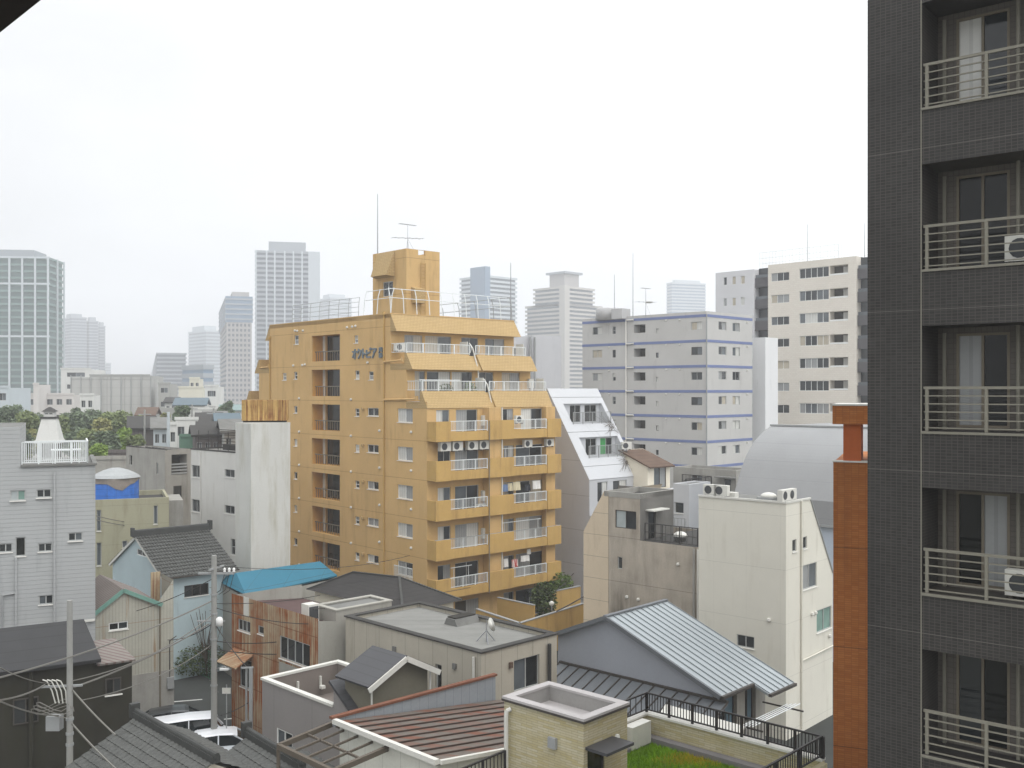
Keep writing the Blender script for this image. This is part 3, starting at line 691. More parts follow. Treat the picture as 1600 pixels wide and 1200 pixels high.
for i, (a, b, lo, hi) in enumerate(rec):
    q = MB(); yf, yk = yat(lo), yat(hi)+.25
    q.quad((a, yf, lo), (b, yf, lo), (b, yk, lo), (a, yk, lo)); q.quad((a, yat(hi), hi), (b, yat(hi), hi), (b, yk, hi), (a, yk, hi))
    for x in (a, b): q.quad((x, yf, lo), (x, yk, lo), (x, yk, hi), (x, yat(hi), hi))
    ds = [(a+.22*(b-a), a+.5*(b-a)), (a+.6*(b-a), a+.92*(b-a))]
    w.facade(q, 'R', yk, a, b, lo, hi, [(d0, d1, lo+.1, hi-.12) for d0, d1 in ds], .08)
    w.part('recessed_balcony', q, 'white_paint')
    for j, (d0, d1) in enumerate(ds): w.win('R', yk, (d0, d1, lo+.1, hi-.12), 's2', .07, ('curtain_green' if (i, j) == (1, 1) else 'glass_black', 'glass_black'), sill=False)
    w.part('railing', rail(MB(), (a+.05, yf-.02, lo), (b-.05, yf-.02, lo), 1.0, 34, .018, posts=4), 'steel_grey')
# lowest storey with a glazed front
q = MB(); ops = [(1.0, 2.2, zb_-1.9, zb_-.25), (2.9, 4.6, zb_-1.9, zb_-.25)]; w.facade(q, 'R', .05, 0, Xw, 0, zb_-.02, ops, .1); w.part('wall', q, 'white_paint')
for o in ops: w.win('R', .05, o, 's2', .08, ('glass_dark', 'curtain_white'), sill=False)
w.part('railing', rail(MB(), (.1, -1.2, zb_-2.9), (Xw+4, -1.2, zb_-2.9), 1.0, 70, .02, posts=6), 'steel_white')
w.part('terrace', MB().box(0, Xw+4, -1.3, .04, zb_-3.2, zb_-2.9), 'white_side')
q = MB(); rr = random.Random(3)
for cxp, czp in ((Xw*.9, zb_+(zt_-zb_)*.55), (Xw*.86, zb_+(zt_-zb_)*.16)):
    for i in range(26):
        a = rr.uniform(-1.6, .7); p = Vector(Sl(cxp+rr.uniform(-.4, .3), czp+rr.uniform(-.3, .3))); d = Vector(Sl(cxp+a, czp+rr.uniform(-.9, 1.0)))-p
        q.tube(p+Vector((0, -.12, 0)), p+d+Vector((0, -.12, .05)), .012, 3)
tag(q.build('climbing_plant', 'bark'), 'bare climbing stems spreading over the white sloping front', 'plant').matrix_world = Matrix.Translation((w.X, w.Y, 0)) @ Matrix.Rotation(w.rz, 4, 'Z')

# ================= grey building with blue bands =================
mat('band_wall', rgb(188, 187, 184), .85, .12, .25, stain=.12, stcol=rgb(140, 138, 136), fine=.06)
mat('band_blue', rgb(112, 124, 164), .7, .12, 1)
k_ = B('apartment_building', 1104, 110.7, 44.5, 'grey apartment building with thin blue bands at every floor and small windows')
zt_ = k_.z(486, 0, 0); Y1 = k_.yL(910); X1b = k_.xR(1175.5); FB = 2.80
Lc, Rc = [], []
for a, b, p0, p1, st in ((1080, 1097, 502.8, 515.3, 's2'), (1024.7, 1029, 513, 521, 's1'), (990, 1008.4, 507, 520, 'x'), (957, 962, 510, 522, 'sv'), (926, 940.7, 511, 523, 's2')):
    r = k_.rect('L', a, b, p0, p1)
    for j in range(8): Lc.append((r[0], r[1], r[2]-FB*j, r[3]-FB*j, st))
for a, b, p0, p1 in ((1122.8, 1135, 502.7, 515.6), (1144.7, 1156, 504.7, 518)):
    r = k_.rect('R', a, b, p0, p1)
    for j in range(7): Rc.append((r[0], r[1], r[2]-FB*j, r[3]-FB*j, 's2'))
q = MB(); xo = [o for o in Lc if o[4] == 'x']
k_.facade(q, 'L', 0, 0, Y1, 0, zt_, [o[:4] for o in Lc if o[4] != 'x']+[o[:4]+(1.3,) for o in xo], .12); k_.facade(q, 'R', 0, 0, X1b, 0, zt_, [o[:4] for o in Rc], .12)
q.quad((X1b, 0, 0), (X1b, Y1, 0), (X1b, Y1, zt_), (X1b, 0, zt_)); q.quad((0, Y1, 0), (X1b, Y1, 0), (X1b, Y1, zt_), (0, Y1, zt_)); k_.part('wall', q, 'band_wall')
k_.part('roof', MB().quad((0, 0, zt_-.3), (X1b, 0, zt_-.3), (X1b, Y1, zt_-.3), (0, Y1, zt_-.3)), 'roof_grey')
for o in xo:
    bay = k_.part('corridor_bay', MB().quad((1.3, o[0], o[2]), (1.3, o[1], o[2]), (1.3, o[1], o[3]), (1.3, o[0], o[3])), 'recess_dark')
    MB().box(1.24, 1.29, o[0]+.3, o[0]+.95, o[2]+.02, o[3]-.1).build('door', 'glass_black', bay)
for o in Lc:
    if o[4] != 'x': k_.win('L', 0, o[:4], o[4], sill=False, fm='frame_dark' if rnd.random() < .4 else 'frame_alu')
for o in Rc: k_.win('R', 0, o[:4], o[4], sill=False)
zb0 = k_.zL(1100, 493); 
for j in range(8):
    zz = zb0-FB*j
    q = MB().box(-.03, 0, .0, Y1, zz-.15, zz+.15); q.box(-.03, X1b, -.03, 0, zz-.15, zz+.15); k_.part('blue_band', q, 'band_blue')
yp = k_.yL(979); q = MB().tube((-.12, yp, 1), (-.12, yp, zt_-.6), .09); k_.part('drain_pipe', q, 'sill_white')
for j in range(7): k_.part('pipe_branch', MB().tube((-.14, yp, zb0-FB*j), (-.14, k_.yL(991), zb0-FB*j), .10), 'plastic_white')
k_.part('drain_pipe', MB().tube((-.05, -.05, 1), (-.05, -.05, zt_-.3), .07), 'steel_grey')
for px, py in ((952, 506.5), (1041, 501), (1062, 500), (1167, 504)):
    for j in range(6):
        if px < 1104: put('vent_hood', hood, k_.root, (-.06, k_.yL(px), k_.zL(px, py)-FB*j))
        else: put('vent_hood', hood, k_.root, (k_.xR(px), -.06, k_.zR(px, py)-FB*j))
mat('blank_grey', rgb(182, 182, 182), .85, .1, .3, stain=.15, stcol=rgb(130, 130, 132), fine=.04); mat('conc', rgb(158, 156, 150), .9, .3, .5, stain=.4, stcol=rgb(92, 88, 80), fine=.1)
P = k_.loc(W(950, 497, 121)); q = MB().lathe((P[0], P[1], zt_-.3), [(1.5, 0), (1.5, 1.3), (1.3, 1.45), (.3, 1.5)], 20)
tkk = thing('water_tank', 'round grey rooftop tank at the left end of the blue banded building', 'tank', k_.w(0, 0, 0), k_.rz); q.build('drum', 'blank_grey', tkk, True)
P = k_.loc(W(970, 495, 119)); k_.part('stair_head', MB().box(P[0]-.8, P[0]+.8, P[1]-.8, P[1]+.8, zt_-.3, zt_+.9), 'blank_grey')
for i, (px, py, Z_) in enumerate(((960, 425, 119), (989, 391, 117))):
    p = W(px, 490, Z_); aerial('lightning_rod', ('thin whip rod beside the rooftop tank of the blue banded building', 'tall lightning rod near the middle of the blue banded roof')[i], (p.x, p.y, zt_-.3), W(px, py, Z_).z-zt_, r=.05)
p = W(1009, 490, 116); aer = aerial('television_aerial', 'television aerial with a white dish on the blue banded roof', (p.x, p.y, zt_-.3), W(1009, 450, 116).z-zt_+.3, yagi=True, r=.04)
MB().lathe((.35, -.2, 1.6), [(.05, .02), (.3, .05), (.42, .16), (.44, .2)], 14).build('dish', 'plastic_white', aer)

# ================= beige tower block behind =================
mat('beige_tile', rgb(222, 216, 205), .8, .08, .2, brick=(.5, .25, .01, rgb(206, 199, 188), rgb(218, 211, 200)), fine=.03)
mat('pale_tile', rgb(206, 206, 208), .8, .08, .2, fine=.03); mat('dark_clad', rgb(84, 82, 84), .7, .15, .6)
n_ = B('apartment_building', 1375, 122, 46, 'tall beige tiled apartment building with dark glazed strips behind the blue banded building')
za = n_.zL(1338, 400); 
ya, yb1, yc, yd, ye = [n_.yL(v) for v in (1358, 1338, 1200, 1178, 1118)]
def nrows(a, b, p0, p1, n, st): 
    r = n_.rect('L', a, b, p0, p1); return [(r[0], r[1], r[2]-2.9*j, r[3]-2.9*j, st) for j in range(n)]
big = nrows(1249, 1295, 418, 434, 8, 's5'); lob = nrows(1296.5, 1325, 414, 429.5, 8, 'x'); sm = nrows(1205, 1233, 426, 439, 8, 's3')
pal = [o for a, b, p0, p1 in ((1130.5, 1135.5, 433, 445.5), (1144, 1149.5, 432, 444.5), (1157.5, 1163.5, 431, 443.5)) for o in nrows(a, b, p0, p1, 7, 's1')]
q = MB(); n_.facade(q, 'L', 0, yb1, yc, 0, za, [o[:4] for o in big+sm]+[o[:4]+(1.2,) for o in lob], .15)
q.quad((0, yc, 0), (1.2, yc, 0), (1.2, yc, za), (0, yc, za)); q.quad((0, yb1, 0), (1.2, yb1, 0), (1.2, yb1, za), (0, yb1, za))
q.quad((0, yb1, za), (0, yc, za), (14, yc, za), (14, yb1, za)); q.quad((14, -4, 0), (14, ye, 0), (14, ye, za), (14, -4, za)); n_.part('wall', q, 'beige_tile')
q = MB(); zp = za-.35; n_.facade(q, 'L', 0, yd, ye, 0, zp, [o[:4] for o in pal], .2); q.quad((0, yd, 0), (1.2, yd, 0), (1.2, yd, zp), (0, yd, zp)); q.quad((0, ye, 0), (14, ye, 0), (14, ye, zp), (0, ye, zp)); q.quad((0, yd, zp), (0, ye, zp), (14, ye, zp), (14, yd, zp)); n_.part('side_wall', q, 'pale_tile')
for o in big+sm+pal: n_.win('L', 0, o[:4], o[4], .12, fm='frame_white', sill=False)
for o in lob:
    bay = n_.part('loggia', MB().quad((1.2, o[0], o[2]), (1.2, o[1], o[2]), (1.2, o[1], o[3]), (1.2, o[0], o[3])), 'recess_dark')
    MB().box(.06, .1, o[0], o[1], o[2]+.02, o[2]+.22).build('railing', 'frame_white', bay); MB().box(1.1, 1.19, o[0]+.5, o[0]+1.2, o[2]+.02, o[3]-.1).build('door', 'curtain_white', bay)
for a, b, zz in ((yc, yd, za-.2), (-4, yb1, za-.1)):
    n_.part('glazed_strip', MB().box(1.2, 3, a, b, 0, zz), 'glass_dark')
    for j in range(9):
        z0 = za-1.2-2.9*j
        n_.part('balcony', MB().box(.25, 1.19, a+.02, b-.02, z0-1.6, z0-.35), 'dark_clad')
        if j < 8: n_.part('rail_panel', MB().box(.3, .34, a+.1, b-.1, z0-.35, z0+.05), 'glass_grey')
q = MB(); P0, P1 = (3, yd+1, zp), (3, yb1+4, za)
for zz in (.7, 1.4, 2.2): q.tube((P0[0], P0[1], za+zz), (P1[0], P1[1], za+zz), .04, 4); q.tube((P1[0], P1[1], za+zz), (11, P1[1], za+zz), .04, 4)
for i in range(24):
    yv = P0[1]+(P1[1]-P0[1])*i/23; q.tube((3, yv, za), (3, yv, za+2.2), .035, 4)
for i in range(10): q.tube((3+.8*i, P1[1], za), (3+.8*i, P1[1], za+2.2), .035, 4)
n_.part('roof_fence', q, 'steel_white')
p = n_.w(4, n_.on(1262, x=4), za); aerial('lightning_rod', 'thin rod above the roof fence of the beige tower block', p, 5.5, r=.05)
p = n_.w(2, n_.on(1351, x=2), za); aerial('lightning_rod', 'thin rod on the beige tower block next to the dark brick tower', p, 4.3, r=.05)

# ================= blank white wall building, grey plaster block =================
mat('blank_white', rgb(226, 227, 228), .85, .06, .3, stain=.1, stcol=rgb(160, 160, 160), fine=.03); mat('blank_grey', rgb(190, 191, 194), .85, .1, .3, stain=.15, stcol=rgb(130, 130, 132), fine=.04)
o_ = B('building', 1196, 119, 45, 'narrow blank white building between the blue banded and beige buildings')
zz = o_.z(527, 0, 0); o_.shell(o_.xR(1215.5), 10, zz, wm='blank_white', rm='roof_grey')
g_ = B('building', 832, 118, 62, 'pale grey windowless block rising behind the right end of the ochre block')
g_.shell(g_.xR(877), 9, g_.z(524, 0, 0), wm='blank_grey'); g_.part('stair_wing', MB().box(-4.5, -.02, 1.0, 6, 0, g_.z(525, -2, 1)), 'blank_grey')
q = MB().box(-2.2, -.6, .9, .99, g_.z(556, -2, 1), g_.z(544, -2, 1)); g_.part('window', q, 'glass_dark')
q = MB(); 
for dx in (-.35, .25): q.tube((dx, -.12, 4), (dx, -.12, g_.z(527, 0, 0)), .12)
g_.part('drain_pipe', q, 'steel_grey')

# ================= round backed grey roof building =================
mat('grey_sheet', rgb(146, 147, 148), .7, .14, .25, stain=0, pats=(('h', 1.15, 0, .02, .2),), fine=.06)
mat('pale_blue_wall', rgb(190, 200, 212), .8, .1, .4)
c_ = B('building', 1345, 63, 43, 'building with a tall curved grey roof sweeping back behind the cream building')
Yc = c_.yL(1147); prof = []
for px, py in ((1147, 772), (1156, 740), (1166, 712), (1178, 691), (1192, 675), (1205, 665.5)):
    x = c_.on(px, y=Yc); prof.append((x, c_.z(py, x, Yc)))
pp = [prof[0]]+prof+[prof[-1]]; prof = []
for i in range(1, len(pp)-2):
    for k in range(5):
        u_ = k/5; prof.append(tuple(.5*(2*pp[i][c]+(pp[i+1][c]-pp[i-1][c])*u_+(2*pp[i-1][c]-5*pp[i][c]+4*pp[i+1][c]-pp[i+2][c])*u_**2+(3*pp[i][c]-pp[i-1][c]-3*pp[i+1][c]+pp[i+2][c])*u_**3) for c in (0, 1)))
prof.append(pp[-1]); x0 = prof[0][0]; prof = [(p[0]-x0, p[1]) for p in prof]
zlow = c_.zL(1290, 820); xt = prof[-1][0]+9
poly = [(0, zlow)]+prof+[(xt, prof[-1][1]), (xt, zlow)]
q = MB(); n = len(poly)
for (a, b) in zip(poly[:-2], poly[1:-1]): q.quad((a[0], 0, a[1]), (b[0], 0, b[1]), (b[0], Yc, b[1]), (a[0], Yc, a[1]))
q.quad(*[(x, Yc, z) for x, z in poly]); q.quad(*[(x, 0, z) for x, z in poly]); q.quad((xt, 0, zlow), (xt, Yc, zlow), (xt, Yc, poly[-2][1]), (xt, 0, poly[-2][1])); c_.part('curved_roof', q, 'grey_sheet')
c_.part('wall', MB().box(.25, xt, .02, Yc-.02, 0, zlow-.12), 'pale_blue_wall'); c_.part('gutter', MB().box(-.12, .24, -.02, Yc+.02, zlow-.14, zlow-.01), 'steel_grey')
c_.part('ridge_cap', MB().box(prof[-1][0]-.1, prof[-1][0]+.4, -.02, Yc+.05, prof[-1][1]+.003, prof[-1][1]+.12), 'steel_grey')
zs_ = c_.zL(1200, 737); c_.part('joint', MB().box(-.02, .0, 0.1, Yc-.1, zs_-.02, zs_+.02), 'steel_grey') if zs_ < prof[0][1] else None

# ================= cream building =================
mat('cream_wall', rgb(215, 212, 200), .85, .12, .3, stain=.25, stcol=rgb(170, 164, 148), pats=(('h', 2.7, .4, .015, .3), ('v', 1.9, .3, .012, .15)), fine=.03)
e_ = B('building', 1228, 50, 42, 'cream rendered four storey building with a slanted right edge and air conditioners on its roof')
zt_ = e_.z(787, 0, 0); Ye = e_.yL(1091.5); xs_ = e_.xR(1266); xe = e_.xR(1301); ze_ = e_.z(895, xe, 0)
op = [(e_.rect('R', 1238, 1244.5, 843, 862), 's1', ('glass_dark', 'glass_dark')), (e_.rect('R', 1254.5, 1261, 838.5, 857.5), 's1', ('glass_dark', 'glass_dark')), (e_.rect('R', 1253.5, 1276, 881, 919), 's2', ('curtain_grey', 'glass_grey')), (e_.rect('R', 1276, 1299, 950, 985), 's2', ('glass_green', 'glass_green'))]
opl = [(e_.rect('L', 1151, 1178.5, 993, 1012), 's2', ('glass_dark', 'glass_dark'))]
q = MB(); cl_ = [(0, 0), (xe, 0), (xe, ze_), (xs_, zt_), (0, zt_)]
e_.facade(q, 'R', 0, 0, xe, 0, zt_, [o[0] for o in op], .1, cl_); e_.facade(q, 'L', 0, 0, Ye, 0, zt_, [o[0] for o in opl], .1)
q.quad((xe, 0, 0), (xe, Ye, 0), (xe, Ye, ze_), (xe, 0, ze_)); q.quad((xe, 0, ze_), (xe, Ye, ze_), (xs_, Ye, zt_), (xs_, 0, zt_)); q.quad((0, Ye, 0), (xe, Ye, 0), (xe, Ye, ze_), (xs_, Ye, zt_), (0, Ye, zt_)); e_.part('wall', q, 'cream_wall')
for o in op: e_.win('R', 0, *o[:2], tints=o[2], inset=.08)
for o in opl: e_.win('L', 0, *o[:2], tints=o[2], inset=.08)
e_.part('roof', MB().quad((0, 0, zt_+.001), (xs_, 0, zt_+.001), (xs_, Ye, zt_+.001), (0, Ye, zt_+.001)), 'roof_grey')
e_.part('parapet_cap', MB().box(-.05, .08, -.05, Ye, zt_+.002, zt_+.1).box(.081, xs_, -.05, .06, zt_+.002, zt_+.1), 'plastic_white')
e_.part('drain_pipe', MB().tube((e_.xR(1251), -.07, .2), (e_.xR(1251), -.07, zt_), .05), 'cream_wall')
e_.part('corner_trim', MB().bar((xs_, -.03, zt_), (xe, -.03, ze_), .05, .05), 'steel_grey')
e_.part('drain_pipe', MB().tube((e_.xR(1251), -.08, e_.zR(1251, 1032)), (e_.xR(1300), -.08, e_.zR(1300, 1008)), .04), 'cream_wall')
for px, py in ((1268, 960), (1273, 958), (1295, 994)): put('vent_hood', hood, e_.root, (e_.xR(px), -.05, e_.zR(px, py)))
put('vent_hood', hood, e_.root, (-.05, e_.yL(1202), e_.zL(1202, 969)))
q = MB().box(.6, 1.0, 3.2, Ye-.6, zt_+.002, zt_+.28); e_.part('roof_kerb', q, 'plastic_white')
gr = 'air conditioners on the cream building roof'
for i, (px, py, rz) in enumerate(((1111, 779, 'leftmost'), (1128, 777, 'second from left'), (1226, 786, 'third from left'), (1243, 782, 'rightmost'))):
    xx = .45 if i < 2 else (.35 if i == 2 else 1.1); yy = e_.on(px, x=xx) if i < 2 else (e_.on(px, x=xx))
    yy = max(.3, yy); ac(e_.w(xx, yy, zt_+.03), e_.rz-(math.pi/2 if i < 2 else 0), 'pale air conditioner on the cream building roof, %s of four' % rz, gr, 1.0)
p = e_.loc(W(1201, 783, 51.3)); o = thing('roof_skylight', 'white domed skylight on the cream building roof', 'skylight', e_.w(p[0], p[1], zt_+.002), e_.rz)
MB().box(-.45, .45, -.45, .45, 0, .2).build('kerb', 'steel_grey', o); MB().lathe((0, 0, .2), [(.43, 0), (.38, .12), (.24, .2), (.05, .235)], 16).build('dome', 'plastic_white', o, True)

# ================= weathered concrete building =================
mat('stained_conc', rgb(186, 176, 162), .9, .28, .35, stain=.95, stcol=rgb(104, 97, 86), pats=(('h', 2.72, .35, .03, .5),), fine=.12)
mat('warm_panel', rgb(206, 190, 166), .85, .12, .4, stain=.2, stcol=rgb(160, 142, 116), pats=(('h', 1.36, .35, .03, .45),), fine=.05)
mat('shaded_grey_conc', rgb(108, 106, 102), .9, .25, .4, stain=.3, stcol=rgb(70, 68, 64))  # dark grey concrete, with the side face's shade put into its colour
s_ = B('building', 1089, 57.6, 42, 'weathered concrete building with a slanted warm panel edge and a rooftop room')
ya, yb1, yc = s_.yL(1000), s_.yL(951), s_.yL(912); zt2 = s_.zL(975, 770); zter = s_.zL(1045, 850); zsl = s_.zL(912, 830); ycs = s_.yL(944)
wn = s_.rect('L', 961, 994, 798, 826); w2 = s_.rect('L', 965, 972, 870, 889)
q = MB(); s_.facade(q, 'L', 0, 0, yb1, 0, zter, [w2], .15); s_.facade(q, 'L', 0, ya, yb1, zter, zt2, [wn], .15)
Xs = 6.5
q.quad((0, 0, 0), (Xs, 0, 0), (Xs, 0, zter), (0, 0, zter)); q.quad((Xs, 0, 0), (Xs, yc, 0), (Xs, yc, zter), (Xs, 0, zter)); s_.part('wall', q, 'stained_conc')
q = MB(); s_.facade(q, 'L', -.02, yb1, yc, 0, zt2, (), .1, [(yb1, 0), (yc, 0), (yc, zsl), (ycs, zt2), (yb1, zt2)])
q.quad((-.02, yc, 0), (Xs, yc, 0), (Xs, yc, zsl), (-.02, yc, zsl)); q.quad((-.02, yc, zsl), (Xs, yc, zsl), (Xs, ycs, zt2), (-.02, ycs, zt2)); s_.part('panel_wall', q, 'warm_panel')
q = MB(); xk = s_.on(1052.5, y=ya); dr = s_.rect('R', 1013, 1025, 800, 842, ya); s_.facade(q, 'R', ya, 0, xk, zter, zt2, [dr], .12); q.quad((xk, ya, zter), (xk, yc, zter), (xk, yc, zt2), (xk, ya, zt2)); s_.part('side_wall', q, 'shaded_grey_conc')
s_.part('door', MB().quad((dr[0], ya+.11, dr[2]), (dr[1], ya+.11, dr[2]), (dr[1], ya+.11, dr[3]), (dr[0], ya+.11, dr[3])), 'glass_black')
s_.part('door_canopy', MB().box(dr[0]-.3, dr[1]+.6, ya-.6, ya-.01, dr[3]+.12, dr[3]+.2), 'plastic_white')
q = MB(); s_.part('roof', MB().quad((0, 0, zter), (Xs, 0, zter), (Xs, ya, zter), (0, ya, zter)).quad((.2, ya+.2, zt2-.3), (xk-.2, ya+.2, zt2-.3), (xk-.2, ycs-.2, zt2-.3), (.2, ycs-.2, zt2-.3)), 'roof_dark')
q = MB()
for bx in ((-.02, xk, ya, ya+.12), (-.02, xk, ycs-.12, ycs), (-.02, .12, ya+.12, ycs-.12), (xk-.12, xk, ya+.12, ycs-.12)): q.box(*bx, zt2-.3, zt2+.03)
s_.part('parapet', q, 'conc')
s_.win('L', 0, wn, 's2', .1, ('glass_frost', 'glass_dark'), fm='frame_dark', sill=False); s_.win('L', 0, w2, 's1', .1, ('glass_dark', 'glass_dark'), sill=False)
s_.part('drain_pipe', MB().tube((-.1, .15, .2), (-.1, .15, zter-.1), .07), 'conc'); s_.part('drain_pipe', MB().tube((-.12, -.12, .2), (-.12, -.12, zter-.1), .05), 'plastic_white')
s_.part('railing', rail(MB(), (.25, .1, zter), (.25, ya-.2, zter), 1.05, 10, .02, (.5,), posts=3), 'cable_dark')
s_.part('railing', rail(MB(), (.25, .1, zter), (Xs, .1, zter), 1.05, 10, .02, (.5,), posts=3), 'cable_dark')
for px, py in ((980, 933), (998, 937), (1060, 882)): put('vent_hood', hood, s_.root, (-.05, s_.yL(px), s_.zL(px, py)))
p = s_.loc(W(1063, 845, 60)); o = thing('roof_ventilator', 'white domed roof ventilator on the terrace of the weathered concrete building', 'ventilator', s_.w(p[0], p[1], zter), s_.rz)
MB().lathe((0, 0, 0), [(.35, 0), (.35, .22), (.42, .25), (.42, .3)], 16).build('base', 'roof_grey', o, True); MB().lathe((0, 0, .3), [(.45, 0), (.4, .12), (.25, .24), (.05, .29)], 16).build('dome', 'plastic_white', o, True)
shrub(s_.w(3.0, .9, zter), (.5, .5, .9), 'tall leafy potted shrub behind the cream building corner', 'leaf_light', 260, .13)

# ================= small houses between: brown roof, white terrace =================
mat('brown_roof', rgb(100, 82, 70), .9, .25, 1.2, pats=(('h', .22, 0, .03, .35),)); mat('cream_stucco', rgb(222, 214, 196), .9, .1, .5)
h_ = B('house', 1014, 84, 48, 'small cream house with a brown tiled slope behind the weathered concrete building')
zb_ = h_.z(728, 0, 0); xr = h_.xR(1049); yl = 3.2; zr_ = h_.z(702, 1, yl)
dr = h_.rect('R', 1024, 1043, 730, 762)
q = MB(); h_.facade(q, 'R', .15, 0, xr, 0, zb_, [dr], .1); q.add([(0, 0, 0), (0, yl, 0), (0, yl, zr_), (0, .15, zb_)], [(0, 1, 2, 3)]); q.add([(xr, .15, 0), (xr, yl, 0), (xr, yl, zr_), (xr, .15, zb_)], [(3, 2, 1, 0)]); q.quad((0, yl, 0), (xr, yl, 0), (xr, yl, zr_), (0, yl, zr_)); h_.part('wall', q, 'cream_stucco')
h_.win('R', .15, dr, 's2', .09, ('glass_grey', 'curtain_grey'), fm='frame_dark', sill=False)
h_.part('roof', MB().slab((-.15, -.3, zb_-.1), (xr+.15, -.3, zb_-.1), (xr+.15, yl+.1, zr_), (-.15, yl+.1, zr_), .12), 'brown_roof')
zz = h_.z(762, 1, -.5); 
h_.part('terrace', MB().box(-3.4, xr+1.6, -3.2, .1, 0, zz-.2), 'white_paint')
h_.part('railing', rail(MB(), (1.0, -3.1, zz-.2), (xr+1.5, -3.1, zz-.2), 1.1, 34, .022, posts=4).bar((1, -3.1, zz+.4), (xr+1.5, -3.1, zz+.4), .03, .03), 'steel_black')
h_.part('railing', rail(MB(), (xr+1.5, -3.1, zz-.2), (xr+1.5, 0, zz-.2), 1.1, 20, .022, posts=2), 'steel_black')
wn2 = (4.1, 5.2, zz-4.0, zz-2.7); h_.win('R', -3.2, wn2, 's2', -.03, ('glass_dark', 'glass_grey'))
p = h_.w(.2, yl-.5, zr_); ac(p, h_.rz-.5, 'grey air conditioner on top of the brown tiled slope', None, 1.1)
# low grey annexe in front of the blue banded building
x_ = B('building', 1150, 86, 42, 'low grey annexe with a doorway canopy under the curved grey roof')
zz = x_.z(735, 0, 0); dr = x_.rect('L', 1131, 1142, 748, 772); x_.shell(3, x_.yL(1052), zz, Lops=[dr+('s1', ('glass_dark', 'glass_dark')), x_.rect('L', 1080, 1097, 742, 752)+('s2', ('glass_dark', 'glass_grey'))], wm='conc')
x_.part('door_canopy', MB().box(-.8, -.01, dr[0]-.5, dr[1]+.5, dr[3]+.1, dr[3]+.2), 'roof_grey')
x_.part('railing', rail(MB(), (-.9, x_.yL(1104), x_.zL(1090, 770)), (-.9, x_.yL(1077), x_.zL(1090, 770)), 1.1, 24, .02, posts=2), 'steel_black')
v_ = B('building', 1077, 74, 42, 'low white outbuilding with a square opening between the two cream coloured buildings')
zz = v_.z(757, 0, 0); v_.shell(3, v_.yL(1052), zz, Lops=[v_.rect('L', 1054, 1068, 785, 802)+('s1', ('glass_dark', 'glass_dark'))], wm='white_paint', par=.1)
v_.part('railing', rail(MB(), (-.6, 0, v_.z(832, -.6, 0)), (-.6, 3, v_.z(832, -.6, 0)), 1.0, 10, .03, posts=2), 'steel_grey')

# ================= orange tiled building =================
mat('orange_tile', rgb(178, 112, 56), .75, .28, .35, stain=.45, stcol=rgb(112, 72, 42), streak=3, brick=(.2, .065, .006, rgb(146, 88, 48), rgb(164, 98, 46), .0), pats=(('h', 3.0, .75, .03, .5),), fine=.05)
mat('orange_side', rgb(176, 92, 46), .8, .15, .4)
r_ = B('building', 1420, 29.5, 22, 'tall orange tiled building with a rooftop slab squeezed beside the dark brick tower')
zt_ = r_.zL(1303, 722); Yr = r_.yL(1302)
q = MB().box(0, 6, 0, Yr, 0, zt_); r_.part('wall', q, 'orange_tile')
r_.part('parapet_cap', MB().box(-.03, .25, 0, Yr+.03, zt_+.002, zt_+.05), 'plastic_white')
y0, y1 = r_.yL(1345), r_.yL(1317.5); za, zb_ = r_.zL(1330, 663), r_.zL(1330, 634)
r_.part('roof_column', MB().box(.02, 1.4, y0, y1, zt_+.01, za), 'orange_side'); r_.part('roof_column', MB().box(.5, 1.6, y0-1.9, y0-.45, zt_+.01, za-.55), 'orange_side')
s2 = r_.part('roof_slab', MB().box(-.05, 3, -.3, Yr+.02, za+.002, zb_), 'orange_tile'); MB().box(-.07, 3.02, -.32, Yr+.04, zb_+.002, zb_+.05).build('slab_cap', 'plastic_white', s2)

# ================= dark brick tower =================
mat('dark_tile', rgb(57, 55, 54), .55, .45, .45, stain=.35, stcol=rgb(38, 38, 36), streak=3, brick=(.1, .058, .006, rgb(76, 73, 68), rgb(47, 45, 44), .0), pats=(('h', 3.0, .99, .012, .4, rgb(130, 128, 120)),), fine=.08, spec=.3)
mat('rail_beige', rgb(126, 123, 112), .5, .08); mat('dark_soffit', rgb(70, 70, 62), .9, .2)
mat('inner_tile', rgb(104, 99, 93), .8, .15, .6, brick=(.1, .1, .006, rgb(88, 84, 79), rgb(98, 94, 88), .0))
d_ = B('apartment_building', 1660, 17.1, 40, 'dark brown tiled apartment tower with recessed balconies filling the right edge')
Yd = d_.yL(1355.5); ys = d_.yL(1440); FD = 253*18.55/F
zt0 = d_.zL(1440, 257); zb0 = d_.zL(1440, 421)
ylo = -5.0; zT = H+16
q = MB(); d_.facade(q, 'L', 0, ylo, Yd, 0, zT, [(-2.6, ys, zb0-FD*j, zt0-FD*j) for j in range(-4, 7)], .95)
q.quad((0, Yd, 0), (9, Yd, 0), (9, Yd, zT), (0, Yd, zT)); q.quad((9, ylo, 0), (9, Yd, 0), (9, Yd, zT), (9, ylo, zT)); q.quad((0, ylo, 0), (9, ylo, 0), (9, ylo, zT), (0, ylo, zT)); q.quad((0, ylo, zT), (9, ylo, zT), (9, Yd, zT), (0, Yd, zT))
d_.part('wall', q, 'dark_tile')
sty = {0: ('curtain_white', 'glass_dark'), 1: ('glass_black', 'glass_black'), 2: ('curtain_grey', 'glass_black'), 3: ('glass_black', 'curtain_grey'), 4: ('glass_dark', 'glass_black')}
